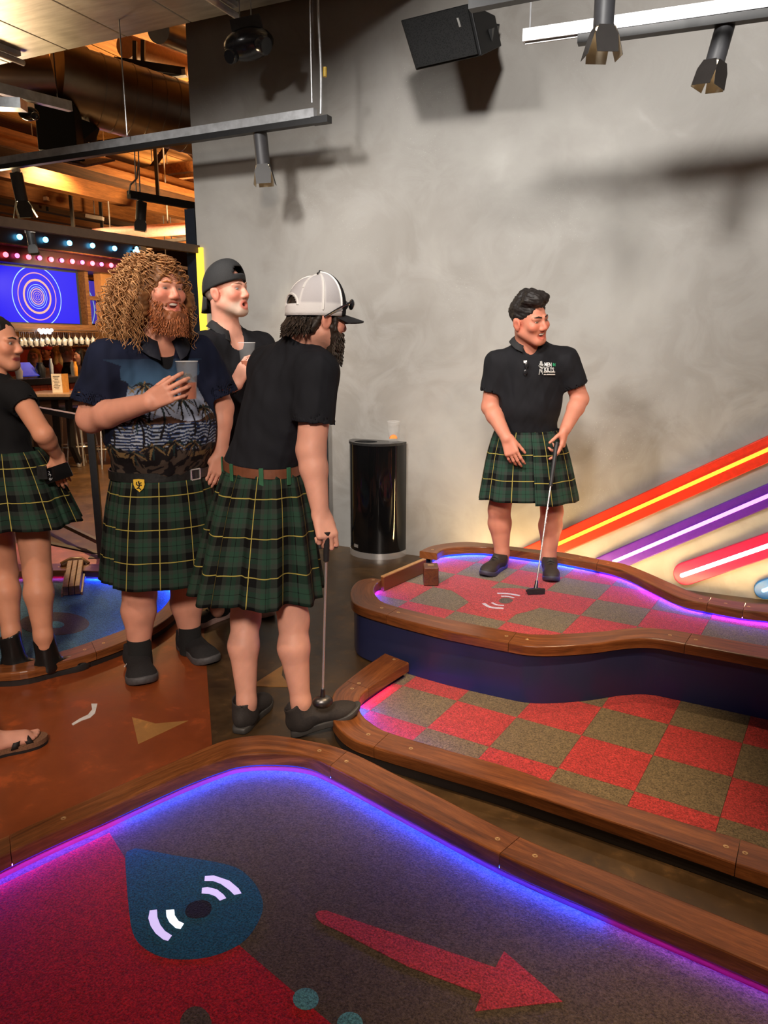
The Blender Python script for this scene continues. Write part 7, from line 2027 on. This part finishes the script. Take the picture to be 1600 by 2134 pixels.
# left edge struts and fixtures
o = MB().bar(A(-60, 170, 5.6), A(146, 222, 6.3), 0.05, 0.07).build('strut_channel', M_GALV); tag(o, 'galvanised strut channel at the upper left edge', 'strut')
o = MB().bar(A(-60, 214, 5.2), A(50, 219, 5.2), 0.10, 0.06).build('strut_channel', plain('bright_zinc', (0.75, 0.78, 0.8), 0.3, 1.0)); tag(o, 'bright square channel end at the left edge', 'strut')
EM2 = thing('emergency_lamp', 'small black twin-head lamp at the far upper left', 'emergency lamp', tuple(A(60, 238, 6.2)))
mb = MB(); ellipsoid(mb, A(60, 237, 6.2), (0.075, 0.06, 0.05), (RIGHT, AHEAD, UP)); mb.build('body', M_BLKS, EM2, True)
mb = MB(); ellipsoid(mb, A(73, 242, 6.1), (0.03, 0.03, 0.028), (RIGHT, AHEAD, UP)); mb.build('lamp_head', M_BLKS, EM2, True)
# hanging subwoofer cabinet and vent plate
CB = thing('loudspeaker', 'large black speaker cabinet hanging under the spiral duct', 'loudspeaker', tuple(A(125, 280, 7.4)))
c0 = A(126, 276, 7.45)
bevel(MB().box(c0, (0.165, 0.2, 0.20), (nrm(dv(0.98, 0.2)), nrm(dv(-0.2, 0.98)), UP)).build('cabinet', plain('black_speaker_cloth', (0.006, 0.006, 0.006), 0.8), CB), 0.01)
MB().plate([A(160, 245, 7.6), A(208, 262, 7.9), A(198, 292, 7.9), A(163, 300, 7.6)], 0.02, AHEAD).build('side_horn', plain('black_horn', (0.008, 0.008, 0.008), 0.4), CB)
MB().cyl(c0 + UP * 0.2, c0 + UP * 1.4, 0.006, 6).build('hanger_rod', M_GALV, CB)
vp = MB().plate([A(128, 338, 7.6), A(160, 328, 8.0), A(240, 336, 8.0), A(176, 349, 7.6)], 0.02, UP).build('vent_plate', plain('speckled_vent', srgb(168, 122, 108), 0.7, 0, 0.5, 90)); tag(vp, 'speckled pinkish vent plate under the hanging cabinet', 'vent')
# second and third track lamps
T4 = thing('lighting_track', 'short dark lighting track above the bar carrying one spotlight', 'lighting track', tuple(A(330, 415, 8.2)))
MB().bar(A(268, 405, 7.6), A(420, 432, 8.4), 0.05, 0.07).build('track_rail', M_BLACK, T4)
for q in (284, 292): MB().cyl(A(q, 408, 7.7), A(q - 4, 310, 7.7), 0.006, 6).build('hanger_rod', M_GALV, T4)
MB().tube([A(268, 405, 7.6), A(272, 385, 7.6), A(285, 372, 7.65), A(288, 340, 7.7)], 0.008, 6).build('feed_conduit', M_GALV, T4)
track_lamp('small lit track spotlight beside the dark jamb above the bar', A(294, 414, 7.75), (-0.12, -0.05, -1), 0.17, 0.05, 0.10, 0.15, 0.5, 0.05)
HD = struct(MB().bar(onY(412, 520, WALLY), Z(-260, 425, 2.36), 0.05, 0.06).build('trim_2', plain('brown_header', srgb(70, 52, 38), 0.5)), 'brown header bar crossing above the bar view')
track_lamp('tiny black track spotlight in front of the blue bulbs', A(62, 478, 5.6), (0.15, 0.0, -1), 0.11, 0.028, 0.06, 0.15, 0.5, 0.02, lit=False)

# ------------------------------------------------------------------ bar
XF = -8.55
M_FASCIA = plain('dark_fascia', srgb(26, 18, 20), 0.35)
BAR = thing('bar_soffit', 'dark stepped soffit over the bar carrying rows of coloured bulbs', 'bar soffit', (XF, 8.0, 2.8))
def band(x, pxa, ya, yb, mat, name, y_end=285, th=0.15):
    zt, zb = onX(100, ya, x)[2], onX(100, yb, x)[2]; Y1 = onX(y_end, 520, x)[1]
    return MB().mm((x - th, 4.5, zb), (x, Y1, zt)).build(name, mat, BAR)
band(XF, 0, 478, 519, M_FASCIA, 'upper_fascia', 290, 2.2)
band(XF - 0.22, 0, 517, 555, plain('brown_red_fascia', srgb(54, 24, 22), 0.4), 'lower_fascia', 268, 1.8)
zl = onX(100, 518, XF)[2]
MB().mm((XF - 0.04, 4.5, zl - 0.012), (XF + 0.01, onX(270, 520, XF)[1], zl)).build('gloss_ledge', plain('warm_gloss_edge', srgb(120, 70, 40), 0.15), BAR)
M_BLUB = emis('blue_bulb', (0.10, 0.55, 1.0), 9); M_REDB = emis('red_bulb', (1.0, 0.07, 0.10), 8); M_MAGB = emis('magenta_bulb', (1.0, 0.08, 0.30), 7)
def bulbs(name, pts, x, mat, label, grp, r=0.028):
    proto = None
    for k, q in enumerate(pts):
        p = onX(*q, x)
        if proto is None:
            proto = thing(name, label, 'light bulb', tuple(p), grp)
            mb = MB(); ellipsoid(mb, p + V3(0.035, 0, 0), (r, r, r), None, 12, 8); mb.build('globe', mat, proto, True)
            MB().cyl(p - V3(0.01, 0, 0), p + V3(0.02, 0, 0), 0.016, 8).build('socket', M_BLACK, proto)
            c = proto
        else: c = copy_tree(proto); c.location = p
        c['label'] = ['first', 'second', 'third', 'fourth', 'fifth', 'sixth'][k] + ' ' + label
bulbs('light_bulb', [(37, 494), (91, 500), (141, 507), (189, 512), (235, 518)], XF + 0.001, M_BLUB, 'glowing blue bulb from the left in the upper row over the bar', 'blue bulbs over the bar', 0.036)
bulbs('light_bulb', [(8, 531), (56, 536), (103, 541), (147, 545), (189, 549), (228, 553)], XF - 0.219, M_REDB, 'glowing red bulb from the left in the lower row over the bar', 'red bulbs over the bar', 0.034)
bulbs('light_bulb', [(32, 533), (79, 538), (125, 543), (168, 547), (208, 551), (246, 555)], XF - 0.219, M_MAGB, 'glowing magenta bulb from the left between the red ones', 'magenta bulbs over the bar', 0.030)
ec_ = [(281, 518), (284, 524), (282, 530), (288, 533), (277, 524), (280, 535)]
bulbs('light_bulb', ec_, XF + 0.02, M_BLUB, 'small blue bulb of the cluster at the soffit corner', 'blue bulbs at the soffit corner', 0.028)
MB().mm((XF - 2.0, onX(292, 520, XF)[1], zl), (XF + 0.02, onX(303, 520, XF)[1], onX(100, 470, XF)[2])).build('end_post', plain('grey_brown_post', srgb(72, 62, 54), 0.5), BAR)
# ---- television
XT = -9.0
tvr, tvl = onX(160, 600, XT)[1], onX(-28, 600, XT)[1]; zt, zb = onX(100, 563, XT)[2], onX(100, 673, XT)[2]
cY, cZ = onX(78, 618, XT)[1], onX(78, 618, XT)[2]
TV = thing('television', 'wall television showing concentric rings on blue above the bar', 'television', (XT, cY, zb))
bevel(MB().mm((XT - 0.07, tvl - 0.03, zb - 0.03), (XT - 0.004, tvr + 0.05, zt + 0.03)).build('casing', M_BLACK, TV), 0.008)
def m_rings(name, strength, rings, bg, sc=1.0):
    m, nt, b = base_mat(name, 0.3)
    tc = nd(nt, 'ShaderNodeTexCoord'); ln = nd(nt, 'ShaderNodeVectorMath', operation='LENGTH'); nt.links.new(tc.outputs['UV'], ln.inputs[0])
    st = [(0.0, bg)]
    for r, w, c in rings: st += [(max(0.001, r - w), c), (r + w, bg)]
    rp_ = ramp(nt, ln.outputs['Value'], st, 'CONSTANT')
    b.inputs['Base Color'].default_value = (0.01, 0.01, 0.01, 1); b.inputs['Specular IOR Level'].default_value = 0.08; nt.links.new(rp_.outputs[0], b.inputs['Emission Color']); b.inputs['Emission Strength'].default_value = strength
    return m
R1 = (onX(130, 618, XT)[1] - onX(27, 618, XT)[1]) / 2
peach = srgb(255, 190, 170); wht = srgb(190, 235, 255)
RINGS = [(0.05, 0.006, peach), (0.11, 0.007, peach), (0.175, 0.009, peach), (0.245, 0.018, peach), (0.31, 0.01, wht), (0.385, 0.009, wht), (0.53, 0.035, peach), (0.755, 0.018, srgb(255, 170, 190)), (0.97, 0.016, wht)]
M_TV = m_rings('tv_picture', 1.0, RINGS, srgb(24, 12, 245))
def screen(name, parent, x, y0, y1, z0, z1, cy, cz, sc, mat):
    V = [(x, y0, z0), (x, y1, z0), (x, y1, z1), (x, y0, z1)]
    return mk(name, V, [(0, 1, 2, 3)], mat, parent, uv=[((p[1] - cy) / sc, (p[2] - cz) / sc) for p in V])
screen('picture', TV, XT + 0.001, tvl, tvr, zb, zt, cY, cZ, R1, M_TV)
# wooden frame round the televisions
M_BRW = m_wood('bar_frame_wood', srgb(70, 42, 24), srgb(96, 62, 34), srgb(116, 78, 46), 0.45, 1.0, 'y')
FRM = thing('television_surround', 'wooden frame around the televisions over the bar', 'surround', (XT, 8, 1.6))
zA, zB = onX(100, 676, XT)[2], onX(100, 692, XT)[2]
MB().mm((XT - 0.3, 4.6, zB), (XT + 0.12, onX(212, 680, XT)[1], zA)).build('bottom_board', M_BRW, FRM)
ya, yb = onX(161, 600, XT)[1] + 0.10, onX(173, 600, XT)[1] + 0.06
MB().mm((XT - 0.1, ya, zA), (XT + 0.06, yb, onX(100, 553, XT)[2])).build('post', M_BRW, FRM)
yc, yd = onX(205, 600, XT)[1], onX(232, 600, XT)[1]
MB().mm((XT - 0.1, yc + 0.02, zA), (XT + 0.04, yd, onX(100, 555, XT)[2])).build('post', plain('tan_panel', srgb(150, 100, 56), 0.5), FRM)
zc = onX(185, 621, XT)[2]; MB().mm((XT - 0.06, yb, zc - 0.03), (XT + 0.03, yc + 0.02, zc + 0.03)).build('mid_rail', M_BRW, FRM)
TV2 = thing('television', 'second smaller screen with purple arcs beside the main television', 'television', (XT - 0.5, yb, zA))
M_TV2 = m_rings('tv_picture_dim', 0.55, [(0.55, 0.03, peach), (0.75, 0.018, peach), (0.97, 0.02, wht)], srgb(92, 70, 220))
x2 = XT - 0.35; y0_, y1_ = onX(168, 620, x2)[1], onX(212, 620, x2)[1]; c2 = onX(152, 640, x2)
bevel(MB().mm((x2 - 0.06, y0_ - 0.4, zA + 0.02), (x2 - 0.004, y1_, onX(185, 585, x2)[2] + 0.02)).build('casing', M_BLACK, TV2), 0.008)
screen('picture', TV2, x2 + 0.001, y0_ - 0.38, y1_ - 0.01, zA + 0.04, onX(185, 585, x2)[2], c2[1], c2[2], R1 * 1.05, M_TV2)
bx_ = MB().mm((XT - 0.3, yb + 0.02, onX(185, 583, XT)[2]), (XT - 0.22, yc, onX(185, 560, XT)[2])).build('lattice_panel', plain('perforated_brown', srgb(110, 66, 46), 0.7, 0, 0.5, 60), FRM)
# ---- hanging stemware
XG = -8.95
def wine_glass():
    p = onX(40, 690, XG); T = thing('wine_glass', 'stemmed glass hanging upside down from the rack over the bar', 'wine glass', tuple(p), 'glasses hanging over the bar')
    MB().lathe(p, [(0.034, 0.0), (0.034, -0.003), (0.005, -0.008), (0.004, -0.085), (0.022, -0.10), (0.036, -0.135), (0.035, -0.17), (0.029, -0.20)], (0, 0, 1), 10).build('glass', M_STEM, T, True)
    return T
M_STEM = plain('bright_glassware', (0.8, 0.76, 0.68), 0.12, 0.6, 0.1, 20)
wg = wine_glass()
for k in range(1, 41):
    c = copy_tree(wg); q = onX(36 + k * 4.0, 690 + (k % 3) * 0.8, XG - 0.12 * (k % 3)); c.location = q; c.scale = (1, 1, 0.9 + 0.2 * ((k * 7) % 5) / 5)
RK = tag(MB().mm((XG - 0.35, 4.8, onX(100, 689, XG)[2]), (XG + 0.08, onX(214, 690, XG)[1], onX(100, 689, XG)[2] + 0.02)).build('glass_rack', M_BEAMD), 'dark rack over the bar from which the glasses hang', 'glass rack')
gl_ = thing('globe_lamp', 'cluster lamp of bright bluish-white globes among the hanging glasses', 'lamp', tuple(onX(95, 692, XG + 0.1)))
mb = MB()
for k in range(7): ellipsoid(mb, onX(82 + k * 4.2, 688 + (k % 2) * 5, XG + 0.12), (0.025,) * 3, None, 8, 6)
mb.build('globes', emis('cold_white_globe', (0.8, 0.82, 1.0), 3.5), gl_, True)
# ---- back bar wall
struct(MB().mm((-12.6, 3, 0), (-12.5, 13, 3.4)).build('wall_bar', plain('warm_back_wall', srgb(170, 120, 66), 0.7)), 'warm tan back wall of the bar')
o = MB().mm((-12.49, 3.5, 0.0), (-12.3, 13, 1.45)).build('bar_bench', plain('red_upholstery', srgb(150, 44, 26), 0.5)); tag(o, 'long red upholstered bench behind the bar guests', 'bench')
for k in range(3):
    o = bevel(MB().mm((-12.46, 8.2 + k * 1.6, 1.5), (-12.42, 9.5 + k * 1.6, 2.3)).build('wall_panel', plain('cream_panel_%d' % k, srgb(206, 178, 132), 0.5)), 0.01); tag(o, ['leftmost cream wall panel behind the bar guests', 'middle cream wall panel behind the bar guests', 'rightmost cream wall panel behind the bar guests'][k], 'wall panel')
# ---- counter with tiled front
XC = -8.45
CT = thing('bar_counter', 'dark bar counter with an orange tile band along its front', 'bar counter', (XC, 8, 0))
ztop = onX(120, 786, XC)[2]
Yend = onX(205, 790, XC)[1]
bevel(MB().mm((XC - 0.75, 4.4, ztop - 0.09), (XC + 0.05, Yend, ztop)).build('worktop', plain('black_worktop', (0.012, 0.01, 0.01), 0.25), CT), 0.01)
MB().mm((XC - 0.7, 4.45, 0.0), (XC - 0.02, Yend - 0.05, ztop - 0.09)).build('carcass', plain('dark_red_brown_front', srgb(42, 22, 16), 0.6), CT)
tz1, tz0 = ztop - 0.095, ztop - 0.21
M_TILE = plain('orange_glazed_tile', srgb(186, 78, 40), 0.2, 0, 0.2, 4)
tp = None
for k in range(34):
    y = 4.6 + k * 0.125
    if y > Yend - 0.15: break
    if tp is None: tp = bevel(MB().mm((XC - 0.02, y, tz0), (XC + 0.0, y + 0.115, tz1)).build('tile', M_TILE, CT), 0.004)
    else:
        c = tp.copy(); col.objects.link(c); c.parent = CT; c.location = (0, k * 0.125, 0)
MB().mm((XC - 0.02, 4.5, tz0 - 0.05), (XC + 0.03, Yend, tz0 - 0.02)).build('foot_rail_board', M_BRW, CT)
# small things on the counter
def on_counter(px, dx=-0.2): 
    p = onX(px, 780, XC + dx); return V3(p[0], p[1], ztop)
tb_ = thing('point_of_sale', 'blue-screened order tablet on the bar counter', 'tablet', tuple(on_counter(52)))
pq = on_counter(52); MB().plate([pq + V3(0.1, -0.16, 0.02), pq + V3(0.1, 0.16, 0.02), pq + V3(-0.1, 0.16, 0.19), pq + V3(-0.1, -0.16, 0.19)], 0.02, V3(0.8, 0, 0.6)).build('panel', emis('blue_tablet', srgb(40, 50, 150), 0.7), tb_)
for k, (px, r, h, m_) in enumerate(((40, 0.05, 0.16, M_WHITE), (64, 0.05, 0.14, M_CUP), (72, 0.045, 0.14, M_CUP), (85, 0.07, 0.2, M_BLACK), (152, 0.03, 0.22, M_CUP), (158, 0.035, 0.2, plain('amber_bottle', srgb(170, 110, 40), 0.2)), (108, 0.03, 0.25, M_GALV))):
    p = on_counter(px, -0.12); o = MB().lathe(p, [(r * 0.8, 0), (r, h * 0.6), (r * 0.6, h * 0.85), (r * 0.6, h)], n=12).build(['napkin_holder', 'glass_jar', 'glass_jar', 'dark_canister', 'glass_bottle', 'amber_bottle', 'steel_shaker'][k], m_, None, True)
    tag(o, ['white napkin holder beside the order tablet', 'clear jar nearest the order tablet', 'clear jar next to the black canister', 'black canister on the bar counter', 'clear bottle beside the amber bottle', 'amber bottle in front of the bartender', 'steel shaker standing by the bartender'][k], ['napkin holder', 'jar', 'jar', 'canister', 'bottle', 'bottle', 'shaker'][k])
# ---- high table with menu stand, stools
def place(px, py, d): return A(px, py, d)
td = 9.5
HT = thing('high_table', 'tall square cafe table carrying a menu stand in front of the bar', 'table', tuple(A(125, 965, 9.7)))
tl_, tr_ = A(66, 818, td), A(168, 818, td); tz = A(120, 817, td)[2]
tcn = (tl_ + tr_) / 2; hw = np.linalg.norm(tr_ - tl_) / 2
bevel(MB().box((tcn[0], tcn[1], tz - 0.02), (hw, 0.36, 0.02), (RIGHT, AHEAD, UP)).build('table_top', plain('pale_laminate_top', srgb(150, 128, 110), 0.3), HT), 0.005)
MB().box((tcn[0], tcn[1], tz - 0.055), (hw * 0.96, 0.33, 0.015), (RIGHT, AHEAD, UP)).build('top_frame', M_BLACK, HT)
for (x0, x1) in ((113, 122), (142, 165)):
    a = A(x0, 826, td - 0.1); b_ = A(x1, 966, td + 0.1); b_[2] = 0.06
    mid = a * 0.45 + b_ * 0.55; mid2 = A(x0 + 8, 930, td)
    MB().bar(a, mid2, 0.07, 0.05).bar(mid2, b_, 0.07, 0.05).build('leg', M_BLACK, HT)
    MB().lathe(b_ - UP * 0.055, [(0.03, 0), (0.035, 0.03), (0.03, 0.055)], n=12).build('caster', M_CHROME, HT, True)
MS = thing('menu_stand', 'white tent menu stand on the tall cafe table', 'menu stand', (tcn[0], tcn[1], tz))
mc_ = A(121, 800, td - 0.1); mc_[2] = tz
MB().plate([mc_ + RIGHT * -0.075, mc_ + RIGHT * 0.05, mc_ + RIGHT * 0.05 + UP * 0.23, mc_ + RIGHT * -0.075 + UP * 0.23], 0.006, -AHEAD).build('menu_face', plain('white_menu_card', (0.8, 0.76, 0.7), 0.5), MS)
MB().plate([mc_ + RIGHT * 0.052, mc_ + RIGHT * 0.085 + AHEAD * 0.1, mc_ + RIGHT * 0.085 + AHEAD * 0.1 + UP * 0.23, mc_ + RIGHT * 0.052 + UP * 0.23], 0.006, RIGHT).build('menu_side', plain('tan_menu_side', srgb(190, 140, 80), 0.5), MS)
mb = MB()
for k in range(9): mb.box(mc_ + RIGHT * (-0.012 - 0.006 * (k % 2)) - AHEAD * 0.0075 + UP * (0.20 - k * 0.019), (0.04 - 0.008 * (k % 3), 0.001, 0.0025), (RIGHT, AHEAD, UP))
mb.build('menu_text_lines', plain('grey_print', (0.2, 0.2, 0.2), 0.6), MS)
def stool():
    T = thing('bar_stool', 'chrome-legged bar stool with black seat near the tall table', 'bar stool', (0, 0, 0), 'bar stools')
    MB().lathe((0, 0, 0.70), [(0.17, 0), (0.19, 0.02), (0.19, 0.06), (0.15, 0.075)], n=24).build('seat', M_LEATHER, T, True)
    MB().lathe((0, 0, 0.665), [(0.175, 0), (0.175, 0.034)], n=24).build('seat_band', M_CHROME, T, True)
    for k in range(4):
        a = math.pi / 4 + k * math.pi / 2; MB().cyl((0.13 * math.cos(a), 0.13 * math.sin(a), 0.67), (0.21 * math.cos(a), 0.21 * math.sin(a), 0.0), 0.011, 8).build('leg', M_CHROME, T, True)
    MB().tube([(0.18 * math.cos(2 * math.pi * k / 20), 0.18 * math.sin(2 * math.pi * k / 20), 0.25) for k in range(21)], 0.009, 6).build('foot_ring', M_CHROME, T, True)
    return T
s0 = stool()
for k, (px, py, lab) in enumerate(((176, 966, 'bar stool with black seat right beside the table leg'), (150, 968, 'farther bar stool seen between the table legs'), (226, 972, 'bar stool half hidden behind the railing post'), (252, 958, 'farthest bar stool behind the railing post'))):
    o = s0 if k == 0 else copy_tree(s0); p = Z(px, py, 0); o.location = p; o['label'] = lab
    o.rotation_euler.z = k * 0.6
# ---- guests and bartender (small, far)
def small_person(px, pyhead, d, face, skin, shirtc, hairc, label, hair='short', arm=None, cap=None, height=None):
    hcn = A(px, pyhead, d); root = thing('person', label, 'person', (hcn[0], hcn[1], 0))
    F0 = nrm(face); R0 = np.cross(F0, UP); base = np.array([hcn[0], hcn[1], 0]); hz = hcn[2]
    J = dict(F=F0, pelvis=base + UP * (hz - 0.68), chest=base + UP * (hz - 0.36), neck=base + UP * (hz - 0.17), shR=base + R0 * 0.18 + UP * (hz - 0.27), shL=base - R0 * 0.18 + UP * (hz - 0.27))
    for s, sg in (('R', 1), ('L', -1)):
        if arm and s in arm: J['el' + s] = J['sh' + s] + R0 * sg * 0.04 + F0 * 0.14 - UP * 0.24; J['wr' + s] = J['el' + s] + F0 * 0.16 + UP * 0.16 - R0 * sg * 0.04
        else: J['el' + s] = J['sh' + s] + R0 * sg * 0.05 - UP * 0.28; J['wr' + s] = J['el' + s] + F0 * 0.12 - UP * 0.22
    S = SDF(0.010); H = Head(hcn, F0, UP); head_sdf(S, H, 'closed', 1.0, J['neck'])
    b = dict(chest=(0.155, 0.11, 0.155), belly=(0.145, 0.11, 0.17), pelvis=(0.15, 0.115, 0.11), shr=0.052, sh_drop=0.02, trap=0.0)
    L, _ = torso_prims(J, b, 0.0); add_prims(S, L)
    for s in 'RL': arm_sdf(S, J['sh' + s], J['el' + s], J['wr' + s]); hand_sdf(S, J['wr' + s], F0 * 0.6 + UP * (0.6 if arm and s in arm else -0.6), R0 * (-1 if s == 'R' else 1), UP, CURL_RELAX, 1.0)
    for sg in (-1, 1): leg_sdf(S, J['pelvis'] + R0 * 0.09 * sg, base + R0 * 0.1 * sg + UP * max(0.3, (hz - 0.68) * 0.52), base + R0 * 0.1 * sg + UP * 0.09)
    sdf_obj('body', S, M_SKIN, root, lambda V: paint(V, skin, head_paint(H, skin, 'closed'), 2), sm=1)
    shirt(root, J, b, shirtc, 0.6, 0.016, 0.012, J['pelvis'], -UP, [('plane', UP, J['neck'] + UP * 0.02, 0.1)], 'shirt', sl_r=0.07)
    St = SDF(0.012)
    for sg in (-1, 1): leg_sdf(St, J['pelvis'] + R0 * 0.09 * sg, base + R0 * 0.1 * sg + UP * max(0.3, (hz - 0.68) * 0.52), base + R0 * 0.1 * sg + UP * 0.12, (0.105, 0.08, 0.075, 0.06))
    St.ell(J['pelvis'] - UP * 0.02, (0.165, 0.13, 0.1)); sdf_obj('trousers', St, M_CLOTH, root, None, (0.02, 0.02, 0.025))
    Hs = SDF(0.009); Hs.ell(H.p(0, -0.024, 0.046), (0.087, 0.104, 0.09), H.RR)
    if hair == 'long':
        Hs.ell(H.p(0, -0.07, -0.09), (0.085, 0.055, 0.13), H.RR, 0.03)
        for sg in (-1, 1): Hs.cap(H.p(sg * 0.08, 0.0, 0.02), H.p(sg * 0.09, 0.01, -0.16), 0.03, 0.035, 0.02)
    Hs.ell(H.p(0, 0.10, -0.012), (0.070, 0.075, 0.085), H.RR, 0.01, True)
    if hair == 'short': Hs.cut(-H.U, H.p(0, 0, -0.04), 0.01)
    sdf_obj('hair', Hs, M_HAIR, root, lambda V: np.tile(np.array(hairc), (len(V), 1)), sm=1, disp=lambda V: 0.005 * wob(V, 70, 3))
    if cap is not None:
        mb = MB(); ellipsoid(mb, H.p(0, -0.02, 0.06), (0.092, 0.112, 0.078), (H.R, H.F, H.U), 16, 10); mb.build('cap', plain('cap_cloth_%d' % px, cap, 0.8), root, True)
    face_parts(root, H, 'closed', M_BROWD)
    return root, J
BT, JB = small_person(140, 734, 12.4, dv(0.9, 0.35, -0.1), SK_FAIR, (0.01, 0.01, 0.01), srgb(176, 140, 100), 'bartender in black shirt raising a glass behind the counter', 'short', 'RL')
small_person(72, 742, 13.0, dv(0.1, -1), SK_PINK, srgb(196, 160, 130), srgb(190, 150, 96), 'long-haired blonde guest in pale top behind the bar', 'long')
small_person(96, 733, 14.2, dv(-0.3, -0.9), SK_TAN, srgb(60, 30, 26), srgb(60, 40, 30), 'bearded guest with a red cap behind the bar', 'short', None, srgb(190, 44, 30))
small_person(118, 738, 13.4, dv(-0.95, -0.2), SK_PINK, srgb(140, 60, 40), srgb(196, 156, 100), 'blonde guest in profile beside the bartender', 'long')
small_person(166, 742, 13.2, dv(-0.6, -0.8), SK_TAN, srgb(170, 150, 140), (0.02, 0.014, 0.01), 'dark-haired guest to the right of the bartender', 'long')
small_person(194, 727, 14.2, dv(-0.8, -0.6), SK_TAN, srgb(60, 50, 60), (0.01, 0.008, 0.008), 'dark-haired guest mostly hidden by the curly-haired man\'s shoulder', 'short')
